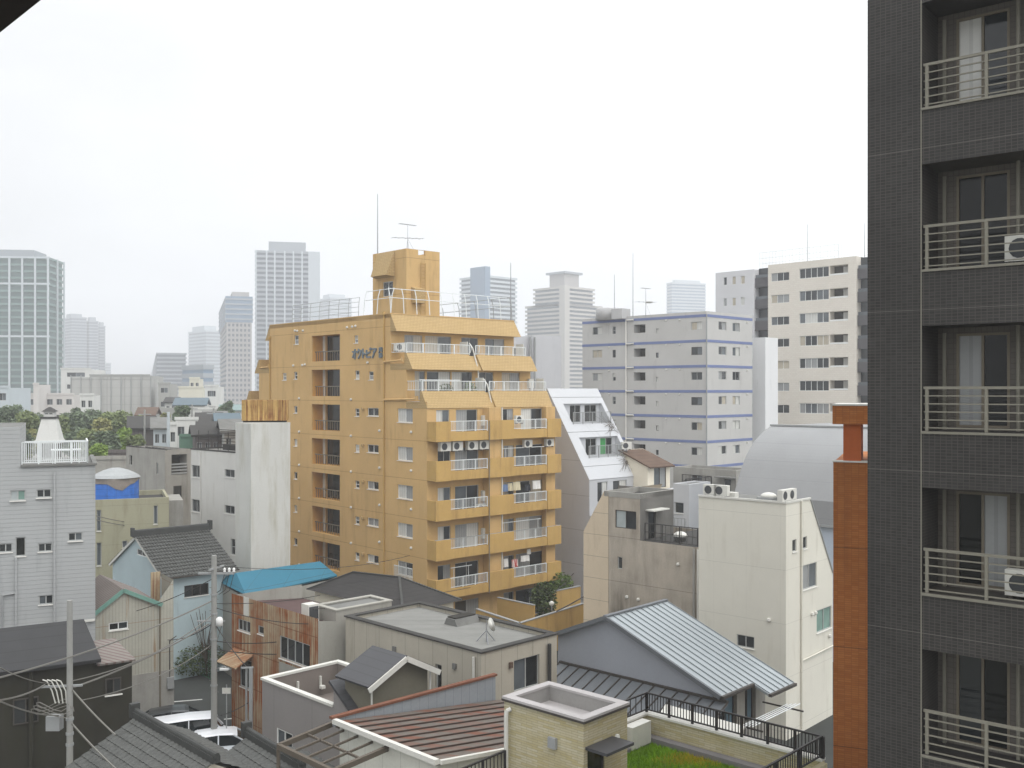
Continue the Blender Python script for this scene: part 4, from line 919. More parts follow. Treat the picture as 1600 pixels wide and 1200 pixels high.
for j in range(-1, 6):
    z0, z1 = zb0-FD*j, zt0-FD*j; xb = .95
    ya, yb1 = d_.on(1494, x=xb), d_.on(1578, x=xb); q = MB()
    d_.facade(q, 'L', xb, -2.6, ys, z0, z1, [(yb1, ya, z0+.05, z1-.12)], .06)
    bay = d_.part('balcony', q, 'inner_tile')
    wA, wB = sty.get(j+1 if j >= -1 else 0, ('glass_dark', 'glass_black'))
    me_, fr_ = win_mesh(ya-yb1, z1-z0-.17, 's2', wA, wB, 'frame_bronze')
    o = put('window', me_, d_.root, (xb+.05, ya, z0+.05), -math.pi/2); put('frame', fr_, o, (0, 0, 0))
    yp0 = d_.on(1475, x=xb-.1); MB().bar((xb-.06, yp0, z0), (xb-.06, yp0, z1-.1), .06, .06).build('pipe', 'rail_beige', bay); yp1 = d_.on(1589, x=xb-.2); MB().tube((xb-.12, yp1, z0), (xb-.12, yp1, z1), .035, 8).build('pipe', 'rail_beige', bay)
    q = MB(); zr = .80
    for k in range(6): q.bar((.06, ys-.02, z0+.06+(zr-.06)*k/5), (.06, -2.6, z0+.06+(zr-.06)*k/5), .03 if k < 5 else .05, .022 if k < 5 else .05)
    for yv in (d_.yL(1447), d_.yL(1540), d_.yL(1640)): q.bar((.06, yv, z0), (.06, yv, z0+zr-.02), .055, .055)
    q.build('railing', 'rail_beige', bay)
    MB().box(-.03, .15, -2.6, ys, z0-.05, z0-.004).build('sill', 'rail_beige', bay)
    if j in (0, 2): ac(d_.w(.5, d_.on(1592, x=.5)-.12, z0+.02), d_.rz-math.pi/2, 'air conditioner on the %s dark tower balcony counted from the top' % ('second', 'third', 'fourth', 'fifth')[j], 'air conditioners on the dark tower balconies', .82)
d_.part('joint', MB().box(-.012, -.001, ys-.004, ys+.016, 0, zT), 'rail_beige')
# ================= left: white sided building =================
mat('siding_white', rgb(170, 172, 172), .75, .1, .25, stain=.2, stcol=rgb(136, 139, 140), pats=(('h', .2, 0, .025, .22, rgb(90, 94, 98)),), bump=.6, fine=.04)
a_ = B('apartment_building', -70, 46.5, 66, 'white building with horizontal sided wall and a railed roof terrace at the left edge')
xe = a_.xR(149); zt_ = a_.zR(100, 728); xk = a_.xR(32); zk = a_.zR(20, 667)
ops = [a_.rect('R', *v)+('s2', tn) for v, tn in (((16, 40, 766, 782), ('glass_frost', 'glass_green')), ((57, 80, 764.5, 777.5), ('glass_dark', 'glass_dark')), ((106.5, 129, 832, 845), ('glass_dark', 'glass_grey')), ((-2, 19.5, 849, 863), ('glass_dark', 'glass_dark')), ((59.5, 81.5, 848.5, 862), ('glass_dark', 'glass_dark')), ((60.5, 83, 930, 944.5), ('glass_grey', 'glass_dark')))]
ops.append(a_.rect('R', 24, 40, 839, 869)+('s1', ('glass_black', 'glass_black')))
q = MB(); a_.facade(q, 'R', 0, 0, xe, 0, zt_, [o[:4] for o in ops], .12); a_.facade(q, 'R', 0, 0, xk, zt_, zk, (), .1)
Dp = 7.0
q.quad((xe, 0, 0), (xe, Dp, 0), (xe, Dp, zt_), (xe, 0, zt_)); q.quad((0, Dp, 0), (xe, Dp, 0), (xe, Dp, zt_), (0, Dp, zt_)); q.quad((xk, 0, zt_), (xk, Dp, zt_), (xk, Dp, zk), (xk, 0, zk)); q.quad((0, 0, 0), (0, Dp, 0), (0, Dp, zk), (0, 0, zk)); q.quad((0, Dp, zt_), (xk, Dp, zt_), (xk, Dp, zk), (0, Dp, zk))
a_.part('wall', q, 'siding_white')
for o in ops: a_.win('R', 0, o[:4], o[4], tints=o[5], inset=.08, fm='frame_alu')
a_.part('roof', MB().quad((xk, 0, zt_), (xe, 0, zt_), (xe, Dp, zt_), (xk, Dp, zt_)).quad((0, 0, zk), (xk, 0, zk), (xk, Dp, zk), (0, Dp, zk)), 'roof_grey')
a_.part('parapet_cap', MB().box(xk+.003, xe+.08, -.1, .15, zt_+.003, zt_+.1).box(xe-.12, xe+.08, .151, Dp, zt_+.003, zt_+.1), 'roof_grey')
xr = a_.xR(137); 
a_.part('railing', rail(MB(), (xk+.05, .3, zt_+.1), (xr, .3, zt_+.1), 1.05, 30, .03, posts=4, top=.035), 'steel_white')
a_.part('railing', rail(MB(), (xk+.05, 3.4, zt_), (xr, 3.4, zt_), 1.05, 30, .03, posts=4, top=.035), 'steel_white'); a_.part('railing', rail(MB(), (xr, .3, zt_+.1), (xr, 3.4, zt_+.1), 1.05, 22, .03, posts=2, top=.035), 'steel_white')
tb = thing('roof_table', 'white metal table standing on the railed roof terrace at the left', 'table', a_.w(a_.xR(103), 1.6, zt_+.002), a_.rz)
MB().box(-.7, .7, -.35, .35, .66, .72).build('table_top', 'steel_white', tb)
for sx in (-.6, .6):
    for sy in (-.28, .28): MB().tube((sx, sy, 0), (sx, sy, .66), .025).build('leg', 'steel_white', tb)
for px, p0, p1 in ((85, 736, 985), (25, 870, 985)): a_.part('drain_pipe', MB().tube((a_.xR(px), -.08, a_.zR(px, p1)), (a_.xR(px), -.08, a_.zR(px, p0)), .055), 'siding_white')
a_.part('drain_pipe', MB().path([(a_.xR(4), -.07, a_.zR(4, 985)), (a_.xR(4), -.07, a_.zR(4, 930)), (a_.xR(26), -.07, a_.zR(26, 926))], .045), 'steel_grey')
a_.part('eave_flashing', MB().bar((a_.xR(0), -.1, a_.zR(0, 984)), (a_.xR(148), -.1, a_.zR(148, 968)), .1, .1), 'plastic_white')

# ================= khaki building with the tarped tank =================
mat('khaki_wall', rgb(160, 157, 134), .85, .14, .3, stain=.35, stcol=rgb(120, 112, 84), pats=(('h', 1.35, .1, .02, .3),), fine=.07)
b_ = B('building', 110, 68, 68, 'khaki rendered building carrying a blue tarped tank on its roof')
zt_ = b_.zR(210, 779); xe = b_.xR(264)
b_.shell(xe, 6, zt_, Rops=[b_.rect('R', *v)+('s1', ('glass_grey', 'glass_grey')) for v in ((151, 158, 797, 830), (240, 246.5, 790, 819), (151, 158.5, 848, 884), (191, 199, 845, 856))], wm='khaki_wall', rm='roof_dark')
b_.part('side_wing', MB().box(xe+.003, xe+1.0, .6, 5, 0, zt_-.3), 'conc')
mat('tarp_blue', rgb(52, 116, 206), .5, .3, 2.5, pats=(('h', .45, 0, .03, .3), ('v', .5, 0, .02, .2)), spec=.5); mat('tarp_white', rgb(160, 163, 164), .6, .2, 2); mat('tarp_grey', rgb(140, 132, 124), .6, .3, 3)
tp = W(181, 779, 71.5); o = thing('roof_tank', 'rooftop tank wrapped in blue tarp with a white domed top', 'tank', (tp.x, tp.y, zt_-.35), R(20))
R_ = 1.55; hh = 1.55
q = MB(); n = 20
ring = [(R_*(1+.05*math.sin(i*2.3))*math.cos(2*math.pi*i/n), R_*(1+.05*math.cos(i*1.7))*math.sin(2*math.pi*i/n)) for i in range(n)]
for i in range(n): a, b = ring[i], ring[(i+1) % n]; q.quad((*a, 0), (*b, 0), (*b, hh), (*a, hh))
q.build('tarp', 'tarp_blue', o); q = MB()
for i in range(n):
    a, b = ring[i], ring[(i+1) % n]; k = 1.035; d0 = .25+.5*max(0, math.sin(i*.9))**2 if 11 < i < 19 else .06; d1 = .25+.5*max(0, math.sin((i+1)*.9))**2 if 10 < i < 18 else .06
    q.quad((a[0]*k, a[1]*k, hh-d0), (b[0]*k, b[1]*k, hh-d1), (b[0]*k, b[1]*k, hh+.12), (a[0]*k, a[1]*k, hh+.12))
q.build('tarp_skirt', 'tarp_grey', o)
MB().lathe((0, 0, hh+.121), [(R_*1.08, 0), (R_*.95, .2), (R_*.55, .5), (R_*.2, .66), (.05, .68)], 20).build('tank_top', 'tarp_white', o, False)

# ================= grey concrete building with a recessed balcony =================
f_ = B('building', 258, 82, 44, 'old grey concrete building with a recessed balcony between khaki and white buildings')
zt_ = f_.z(703, 0, 0); Yf = f_.yL(197); xe = f_.xR(299); ops = [f_.rect('L', *v)+('s1', ('glass_black', 'glass_black')) for v in ((202, 206.5, 711, 727), (244, 247, 723, 741))]
rb = f_.rect('R', 268, 292, 710, 741)
q = MB(); f_.facade(q, 'R', 0, 0, xe, 0, zt_, [rb], 1.2); f_.facade(q, 'L', 0, 0, Yf, 0, zt_, [o[:4] for o in ops], .12); q.quad((xe, 0, 0), (xe, Yf, 0), (xe, Yf, zt_), (xe, 0, zt_)); q.quad((0, Yf, 0), (xe, Yf, 0), (xe, Yf, zt_), (0, Yf, zt_)); f_.part('wall', q, 'conc')
for o in ops: f_.win('L', 0, o[:4], 's1', tints=o[5], sill=False)
bay = f_.part('balcony_recess', MB().quad((rb[0], 1.2, rb[2]), (rb[1], 1.2, rb[2]), (rb[1], 1.2, rb[3]), (rb[0], 1.2, rb[3])), 'recess_dark')
q = MB()
for i in range(4): q.bar((rb[0], -.03, rb[2]+.1+i*.25), (rb[1], -.03, rb[2]+.1+i*.25), .06, .12)
q.build('balcony_slats', 'steel_grey', bay)
f_.win('R', 0, f_.rect('R', 271, 283, 759, 785), 's1', -.03, ('glass_dark', 'glass_dark'), fm='frame_dark'); f_.win('R', 0, f_.rect('R', 272, 275, 804, 817), 's1', -.03, ('glass_dark', 'glass_dark'))
f_.part('roof', MB().quad((0, 0, zt_-.2), (xe, 0, zt_-.2), (xe, Yf, zt_-.2), (0, Yf, zt_-.2)), 'roof_dark')
q = MB(); rr = random.Random(5)
for i in range(12): y = Yf*(i+.5)/12; q.bar((.1, y-.3, zt_), (.1, y+.3, zt_+rr.uniform(0, .12)), .16, .08)
f_.part('coping', q, 'roof_dark')

# ================= white painted block and pillar with the rusty tank =================
mat('old_white', rgb(206, 205, 200), .85, .12, .35, stain=.3, stcol=rgb(152, 148, 134), fine=.07); mat('pillar_white', rgb(200, 200, 195), .85, .14, .3, stain=.45, stcol=rgb(150, 144, 118), fine=.07)
i_ = B('building', 372, 73, 44, 'white painted block with small paired windows left of the tall white pillar')
zt_ = i_.zL(367, 708); Yi = i_.yL(298); ops = [i_.rect('L', *v)+(st, ('glass_dark', 'glass_dark')) for v, st in (((299.5, 313, 727, 746), 's2'), ((299.5, 313, 780.5, 800), 's2'), ((351, 366.5, 733.5, 746), 's2'), ((351, 366.5, 790, 803), 's2'), ((360.5, 367.5, 842, 867), 'sv'))]
i_.shell(2.6, Yi, zt_, Lops=ops, wm='old_white', rm='roof_dark', par=.15, cap=('roof_dark', .1, .02))
i_.part('drain_pipe', MB().tube((-.06, i_.yL(314), .2), (-.06, i_.yL(314), zt_-.1), .04), 'old_white')
P = i_.loc(W(352, 700, 77)); MB().box(-.8, .8, -1.5, 1.2, 0, .4).build('roof_box', 'roof_red' if 'roof_red' in M else 'roof_dark', tag(thing('roof_cover', 'dark rubbish heap and covers on the roof of the white painted block', 'roof cover', i_.w(1.4, 2.0, zt_+.1), i_.rz), None))
q = MB()
for zz in (.6, 1.1, 1.5): q.tube((.4, .6, zt_+zz), (.4, Yi-.5, zt_+zz*.75), .03); q.tube((2.2, .6, zt_+zz), (2.2, Yi-.5, zt_+zz), .03)
for i in range(5): q.tube((.4, .6+(Yi-1.1)*i/4, zt_), (.4, .6+(Yi-1.1)*i/4, zt_+1.5), .03)
i_.part('roof_rack', q, 'cable_dark')
p_ = B('building', 392, 67, 43, 'tall stained white concrete pillar standing left of the ochre block')
zt_ = p_.z(661.5, 0, 0); Xp = p_.xR(453.5); Yp = p_.yL(368)
p_.part('wall', MB().box(0, Xp, 0, Yp, 0, zt_), 'pillar_white')
mat('rust_panel', rgb(190, 156, 96), .8, .35, .8, stain=.9, stcol=rgb(120, 74, 42), streak=6, sharp=.47, fine=.15, pats=(('v', .34, 0, .07, .6, rgb(96, 60, 34)),), stscale=4.5)
tp = p_.loc(W(443, 660, 69.5)); k_ = B('roof_tank', 377, 68.6, 80, 'square rust streaked water tank on top of the white pillar', 'tank', z0=zt_+.003)
Xk = k_.xR(449); hk = k_.zR(410, 625)
tk = k_.part('tank_body', MB().prism_z([(.25, 0), (Xk-.25, 0), (Xk, .25), (Xk, 1.9), (0, 1.9), (0, .25)], .12, hk), 'rust_panel'); k_.part('tank_base', MB().box(.1, Xk-.1, .1, 1.7, 0, .119), 'void')
q = MB()
for i in range(8): x = .3+(Xk-.6)*i/7; q.box(x-.03, x+.03, -.05, 0, .15, hk-.05)
q.build('stiffener', 'rust_panel', tk)

# ================= tile roofed house =================
def tile_roof(mb, e0, e1, r0, r1, rows, cols, amp=.06, step=.05):
    """pan tiles between an eave edge e0-e1 and a ridge edge r0-r1: wavy courses that overlap down the slope"""
    e0, e1, r0, r1 = map(Vector, (e0, e1, r0, r1)); n = (e1-e0).cross(r0-e0).normalized()
    if n.z < 0: n = -n
    prof = (0, .75, 1, .55)
    for i in range(rows):
        t0, t1 = i/rows, (i+1)/rows; A0, A1 = e0.lerp(r0, t0), e1.lerp(r1, t0); C0, C1 = e0.lerp(r0, t1), e1.lerp(r1, t1)
        pts = []; m_ = cols*4
        for k in range(m_+1):
            s_ = k/m_; o = n*(amp*prof[k % 4]); pts += [A0.lerp(A1, s_)+o+n*step, C0.lerp(C1, s_)+o, A0.lerp(A1, s_)+o-n*.01]
        fs = []
        for k in range(m_): a, b = 3*k, 3*k+3; fs += [(a, b, b+1, a+1), (a+2, b+2, b, a)]
        mb.add(pts, fs)
    return mb
mat('kawara', rgb(78, 79, 76), .6, .45, 4.0, spec=.4, fine=.4, stain=.35, stcol=rgb(50, 52, 48), streak=0); mat('ridge_tile', rgb(66, 67, 65), .6, .3, 2, fine=.2)
mat('blue_stucco', rgb(176, 192, 196), .85, .14, .4, stain=.25, stcol=rgb(120, 128, 128), fine=.06)
j_ = B('house', 254, 60, 48, 'house with pale blue gable and grey pan tile roof left of the white pillar')
ze_ = j_.z(900, 0, 0); Yg = j_.yL(176); yr = j_.yL(214); zr_ = j_.zL(214, 838); ze2 = j_.zL(178, 880); xe = j_.xR(362)
wn = j_.rect('L', 214, 229, 859, 869); wr = j_.rect('R', 288, 326, 913, 931)
q = MB(); j_.facade(q, 'L', 0, 0, Yg, 0, zr_, [wn], .1, [(0, 0), (Yg, 0), (Yg, ze2-.1), (yr, zr_-.12), (0, ze_-.1)]); j_.facade(q, 'R', 0, 0, xe, 0, ze_-.1, [wr], .1)
q.quad((xe, 0, 0), (xe, Yg, 0), (xe, Yg, ze2-.1), (xe, yr, zr_-.12), (xe, 0, ze_-.1)); q.quad((0, Yg, 0), (xe, Yg, 0), (xe, Yg, ze2-.1), (0, Yg, ze2-.1)); j_.part('wall', q, 'blue_stucco')
j_.win('L', 0, wn, 's2', .06, ('glass_dark', 'glass_dark'), fm='frame_white', sill=False); j_.win('R', 0, wr, 's3', .06, ('glass_dark', 'glass_black'), fm='frame_dark')
sl = .14*(zr_-ze_)/yr
q = MB(); tile_roof(q, (-.15, -.35, ze_-.12), (xe+.3, -.35, ze_-.12), (-.15, yr, zr_), (xe+.3, yr, zr_), 14, 26); tile_roof(q, (xe+.3, Yg+.35, ze2-.12), (-.15, Yg+.35, ze2-.12), (xe+.3, yr, zr_), (-.15, yr, zr_), 8, 26); rf = j_.part('roof', q, 'kawara')
q = MB(); q.bar((-.25, yr, zr_+.12), (xe+.4, yr, zr_+.12), .3, .34); q.tube((-.3, yr, zr_+.32), (xe+.45, yr, zr_+.32), .1, 8); q.box(-.35, -.2, yr-.18, yr+.18, zr_, zr_+.55); q.box(xe+.3, xe+.5, yr-.18, yr+.18, zr_, zr_+.6); q.build('ridge', 'ridge_tile', rf)
q = MB(); q.bar((-.1, -.3, ze_-.17), (-.1, yr, zr_-.05), .08, .16); q.bar((-.1, Yg+.3, ze2-.17), (-.1, yr, zr_-.05), .08, .16); q.build('bargeboard', 'plastic_white', rf)
xe2_, zj_ = xe-.3, ze_; j_.part('gutter', MB().bar((-.2, -.42, ze_-.12), (xe+.3, -.42, ze_-.12), .12, .1), 'frame_dark'); j_.part('porch_roof', MB().slab((-.9, Yg-1.0, ze2-2.1), (-.9, 2.2, ze2-2.3), (-.02, 2.2, ze2-1.7), (-.02, Yg-1.0, ze2-1.5), .06), 'roof_grey')
j_.part('porch', MB().box(-.85, -.05, 2.3, 3.6, 0, ze2-2.45), 'void')

# ================= rusty corrugated gable house =================
mat('corr_white', rgb(172, 170, 158), .7, .25, .6, stain=.8, stcol=rgb(146, 112, 74), streak=6, sharp=.55, pats=(('v', .16, 0, .03, .35, rgb(110, 104, 92)), ('h', 1.75, .3, .03, .5, rgb(130, 84, 50))), fine=.1, stscale=1.6)
mat('green_trim', rgb(112, 150, 138), .6, .2); mat('strip_roof', rgb(126, 120, 115), .7, .2, 1, pats=(('v', .3, 0, .1, .7, rgb(96, 72, 66)),))
l_ = B('house', 128, 50, 55, 'corrugated gable house with rust streaks and green roof trim beside the white sided building')
xw = l_.xR(271); xg = l_.xR(192); xg1 = l_.xR(248); zg = l_.zR(192, 922); ze_ = l_.zR(246, 944); zw = l_.zR(268, 906)
wn = l_.rect('R', 170, 200, 972, 984)
q = MB(); l_.facade(q, 'R', 0, 0, xg1, 0, zg, [wn], .1, [(0, 0), (xg1, 0), (xg1, ze_), (xg, zg), (0, l_.zR(150, 955)-.6)])
q.quad((xg1, 0, 0), (xw, 0, 0), (xw, 0, zw), (xg1, 0, ze_+.15)); q.quad((xw, 0, 0), (xw, 2.2, 0), (xw, 2.2, zw), (xw, 0, zw)); l_.part('wall', q, 'corr_white')
l_.part('base_wall', MB().box(xg-.4, xw+.02, -.04, -.003, 0, l_.zR(240, 1050)), 'conc')
l_.win('R', 0, wn, 's2', .06, ('glass_black', 'glass_dark'), fm='frame_white')
dz = (zg-(l_.zR(150, 955)-.6))/xg
q = MB(); z00 = l_.zR(150, 955)-.6; q.slab((-.1, -.12, z00+.03), (xg, -.12, zg+.05), (xg, 5, zg+.05), (-.1, 5, z00+.03), .06); q.slab((xg, -.12, zg+.05), (xg1+.15, -.12, ze_), (xg1+.15, 5, ze_), (xg, 5, zg+.05), .06); l_.part('roof', q, 'strip_roof')
q = MB(); q.bar((-.1, -.14, z00), (xg, -.14, zg), .06, .2); q.bar((xg, -.14, zg), (xg1+.15, -.14, ze_-.04), .06, .2); l_.part('roof_trim', q, 'green_trim'); l_.part('downpipe', MB().tube((xg1+.05, -.07, .1), (xg1+.05, -.07, ze_-.1), .045), 'frame_bronze'); l_.part('meter_box', MB().box(xg1+.4, xg1+.75, -.16, -.003, 1.9, 2.5), 'steel_grey'); l_.part('conduit', MB().path([(xg1+.55, -.05, 2.5), (xg1+.55, -.05, 4.4), (xg1+.9, -.05, 4.6)], .025), 'cable_dark')
mat('rust_sheet', rgb(176, 160, 132), .8, .3, .7, stain=1.0, stcol=rgb(140, 76, 30), streak=6, sharp=.44, pats=(('v', .17, 0, .045, .5, rgb(96, 50, 24)), ('h', 1.8, .7, .05, .6, rgb(110, 58, 28))), fine=.2, stscale=4.5)
q = MB(); q.box(xg1+.2, xw-.05, 2.21, 2.27, 0, zw+.1); l_.part('rear_wall', q, 'rust_sheet')
# ================= dark brown building =================
mat('dark_wall', rgb(52, 50, 42), .9, .25, .5, stain=.5, stcol=rgb(46, 48, 32), fine=.12); mat('dark_slate', rgb(58, 58, 59), .8, .2, .8, pats=(('h', .22, 0, .02, .4),), fine=.1)  # brown of the house plus the dark of a pane reflection, both in the colour
m_ = B('house', -150, 35.5, 58, 'dark brown house with a slate slope in the lower left behind the utility pole')
xe = m_.xR(156); ze_ = m_.zR(156, 1022); yk = 3.2
zk = m_.z(967, m_.on(131, y=yk), yk); xk = m_.on(131, y=yk)
m_.part('wall', MB().box(0, xe-.2, 0, 6, 0, ze_-.14), 'dark_wall')
m_.part('roof', MB().slab((-1, -.3, ze_-.12), (xe, -.3, ze_-.12), (xk, yk, zk), (-1, yk, zk), .14).slab((xk, yk, zk), (-1, yk, zk), (-1, 6.5, ze_), (xk, 6.5, ze_), .14).add([(xe, -.3, ze_-.13), (xe, 6.5, ze_-.13), (xk, yk, zk-.01)], [(0, 1, 2)]), 'dark_slate')
xl = m_.xR(207); zl_ = m_.zR(205, 1026); q = MB(); m_.part('annexe', MB().box(xe-.19, xl, .1, 2.6, 0, zl_-.14), 'dark_wall')
m_.part('annexe_roof', MB().slab((xe-.1, -.1, zl_-.1), (xl+.1, -.1, zl_-.1), (xl-.3, 2.0, zl_+.35), (xe-.1, 2.0, zl_+.35), .08), 'strip_roof')
for v, tn in (((20, 60, 1090, 1130), ('glass_dark', 'glass_black')), ((165, 190, 1060, 1085), ('glass_black', 'glass_dark'))): m_.win('R', 0, m_.rect('R', *v), 's2', -.04 if v[0] < 150 else .06, tn, fm='frame_dark')
m_.part('downpipe', MB().tube((m_.xR(48), -.08, .2), (m_.xR(48), -.08, ze_-.2), .09), 'dark_wall')

# ================= blue roofed house =================
mat('blue_sheet', rgb(40, 106, 128), .6, .15, .6, pats=(('x', 1.8, .2, .03, .35), ('h', .62, .05, .02, .5)), fine=.05, spec=.4)
mat('grey_wall', rgb(160, 158, 150), .9, .2, .4, stain=.3, stcol=rgb(110, 108, 100), fine=.08)
P0, P1, P2, P3 = G(384, 930, 5.5), G(527, 899, 5.5), G(500, 877, 6.2), G(369, 895, 6.2); P4 = G(337, 906, 5.5)
ctr = (P0+P1+P2+P3)/4; ctr.z = 0
n_ = thing('house', 'low house under a bright blue sheet roof in front of the ochre block', 'building', ctr)
Lc = lambda p, dz=0: (p.x-ctr.x, p.y-ctr.y, p.z+dz)
q = MB(); q.slab(Lc(P0), Lc(P1), Lc(P2), Lc(P3), .1); q.add([Lc(P0), Lc(P3), Lc(P4)], [(0, 1, 2)]); q.build('roof', 'blue_sheet', n_)
q = MB(); inn = [Vector(Lc(p))*.97 for p in (P0, P1, P2, P3, P4)]
foot = [(v.x, v.y) for v in (inn[4], inn[0], inn[1], inn[2], inn[3])]
hts = [5.3, 5.3, 5.3, 5.9, 5.9]
for i in range(5):
    a, b = foot[i], foot[(i+1) % 5]; q.quad((*a, 0), (*b, 0), (*b, hts[(i+1) % 5]), (*a, hts[i]))
q.build('wall', 'grey_wall', n_)
# ================= rusty corrugated workshop =================
o_ = B('workshop', 497, 46, 46, 'rusty orange corrugated workshop with a broad dark window')
zt_ = o_.z(967, 0, 0); Yo = o_.yL(362)
ops = [o_.rect('L', *v)+(st, ('glass_black', 'glass_dark')) for v, st in (((437, 484, 1000, 1036), 's4'), ((372, 391, 969, 987), 's3'), ((403, 412, 978, 991), 's1'))]
ops.append(o_.rect('L', 375, 393, 1030, 1075)+('s1', ('glass_black', 'glass_black')))
q = MB(); o_.facade(q, 'L', 0, 0, Yo, 0, zt_, [o[:4] for o in ops], .1); o_.part('wall', q, 'rust_sheet')
for o in ops: o_.win('L', 0, o[:4], o[4], .07, o[5], fm='frame_alu')
q = MB(); WD = 4.2; q.quad((0, Yo, 0), (WD, Yo, 0), (WD, Yo, zt_-.1), (0, Yo, zt_-.1)); q.quad((0, 0, 0), (WD, 0, 0), (WD, 0, zt_-.8), (0, 0, zt_-.1)); q.quad((WD, 0, 0), (WD, Yo, 0), (WD, Yo, zt_-.8), (WD, 0, zt_-.8)); o_.part('side_wall', q, 'grey_wall')
mat('maroon_roof', rgb(88, 70, 68), .9, .3, .8); o_.part('roof', MB().quad((.05, 0, zt_-.45), (WD, 0, zt_-.85), (WD, Yo, zt_-.85), (.05, Yo, zt_-.45)), 'maroon_roof')
r_ = o_.rect('L', 381, 389, 933, 962); o_.part('patch_panel', MB().box(-.02, -.003, r_[0], r_[1], r_[2], r_[3]), 'plastic_white')
o_.part('canopy', MB().slab((-1.0, o_.yL(396), o_.zL(385, 1030)-.15), (-1.0, o_.yL(366), o_.zL(385, 1030)-.15), (-.02, o_.yL(366), o_.zL(385, 1019)), (-.02, o_.yL(396), o_.zL(385, 1019)), .06), 'rust_sheet')
o_.part('lower_panel', MB().box(-.03, -.003, o_.yL(490), o_.yL(437), 0, o_.zL(460, 1042)), 'grey_wall')
o_.part('roof_duct', MB().box(.5, 1.1, 1.6, 2.2, zt_-.6, zt_+.3), 'plastic_white'); o_.part('duct_louvre', MB().box(.55, 1.05, 1.58, 1.597, zt_-.4, zt_+.2), 'fan_dark')
# ================= small grey flat roofed block right of the workshop =================
s_ = B('building', 525, 47.4, 46, 'small grey cement block with a flat roof between workshop and panelled building')
s_.shell(s_.xR(612), s_.yL(493), s_.z(955, 0, 0), wm='grey_wall', par=.05, cap=('grey_wall', .06, .04))
o = thing('exhaust_hood', 'white exhaust hood on the grey cement wall right of the rusty workshop', 'exhaust hood', s_.w(-.02, s_.yL(514), s_.zL(514, 1030)), s_.rz)
MB().prism_y([(0, 0), (-.3, .1), (-.35, .5), (0, .65)], -.25, .2).build('body', 'plastic_white', o); MB().box(-.3, 0, .21, .35, .05, .6).build('duct', 'fan_dark', o)
# ================= dark hipped roof house =================
mat('hip_slate', rgb(56, 54, 53), .85, .25, 1.2, pats=(('h', .12, 0, .02, .45),), fine=.2)
zE = 5.5; Lp, Rp = G(479, 921, zE), G(722, 938, zE); az = R(44); dx_, dy_ = Vector((math.sin(az), math.cos(az), 0)), Vector((-math.cos(az), math.sin(az), 0))
d_ = Rp-Lp; la = -(d_.dot(dy_)); lb = d_.dot(dx_); Fp = Lp-dy_*la
h2 = B('house', 800, 50, 44, 'house with a dark slate hipped roof at the foot of the ochre block')
h2.root.location = (Fp.x, Fp.y, 0); h2.X, h2.Y = Fp.x, Fp.y
Wd = lb; rz_ = 6.5
A, Bc, C, D_ = (0, 0, zE), (Wd, 0, zE), (Wd, la, zE), (0, la, zE); r0, r1 = [(*h2.loc(G(px, py, rz_)), rz_) for px, py in ((624, 902), (552, 894))]
h2.part('roof', MB().add([A, Bc, C, D_, r0, r1], [(0, 1, 4), (1, 2, 5, 4), (2, 3, 5), (3, 0, 4, 5), (3, 2, 1, 0)]), 'hip_slate')
h2.part('wall', MB().box(.35, Wd-.35, .35, la-.35, 0, zE-.02), 'cream_stucco'); q = MB()
for a, b in ((A, r0), (Bc, r0), (C, r1), (D_, r1), (r0, r1)): q.bar(Vector(a)+Vector((0, 0, .03)), Vector(b)+Vector((0, 0, .03)), .14, .06)
h2.part('ridge', q, 'ridge_tile')
# ================= flat panelled grey building =================
mat('panel_wall', rgb(176, 170, 156), .85, .16, .4, stain=.32, stcol=rgb(130, 124, 110), pats=(('v', .92, .2, .025, .4),), fine=.05); mat('flat_roof', rgb(130, 130, 126), .9, .22, .5, stain=.5, stcol=rgb(98, 98, 95), streak=0, pats=(('x', 1.9, .3, .02, .2), ('y', 2.4, .5, .02, .2)), fine=.08)
f2 = B('building', 752, 40, 45, 'flat roofed building of vertical beige panels with a dish aerial and skylight on top')
zt_ = f2.z(1021, 0, 0); Yl = f2.yL(540); Xr = f2.xR(870)
dr = f2.rect('R', 803, 843, 1027, 1076)
f2.shell(Xr, Yl, zt_, Rops=[dr+('s2', ('glass_grey', 'glass_black'))], Lops=[f2.rect('L', 680, 690, 1038, 1080)+('s1', ('glass_black', 'glass_black'))], wm='panel_wall', rm='flat_roof', par=.16, t=.22, cap=('roof_dark', .06, .06))
j_.part('downpipe', MB().path([(xe2_, -.38, zj_-.15), (xe2_, -.1, zj_-.5), (xe2_, -.1, .2)], .045), 'plastic_white'); f2.part('gas_meter', MB().box(f2.xR(775)-.2, f2.xR(775)+.2, -.22, -.003, 1.2, 1.8), 'plastic_white'); f2.part('drain_pipe', MB().tube((f2.xR(856), -.1, .2), (f2.xR(856), -.1, zt_-.3), .09), 'roof_dark'); f2.part('drain_pipe', MB().tube((-.07, f2.yL(742), .2), (-.07, f2.yL(742), zt_-.2), .06), 'plastic_white')
for px, py in ((617, 1014), (711, 1041)): f2.part('vent_cover', MB().box(-.08, -.003, f2.yL(px)-.1, f2.yL(px)+.1, f2.zL(px, py)-.12, f2.zL(px, py)+.12), 'roof_grey')
f2.part('wall_lamp', MB().box(f2.xR(797)-.08, f2.xR(797)+.08, -.1, -.003, f2.zR(797, 1039)-.12, f2.zR(797, 1039)+.12), 'brown_roof')
P = f2.loc(G(722, 973, zt_-.15)); o = thing('roof_skylight', 'low grey skylight box with a dark slot on the flat panelled roof', 'skylight', f2.w(P[0], P[1], zt_-.159), f2.rz)
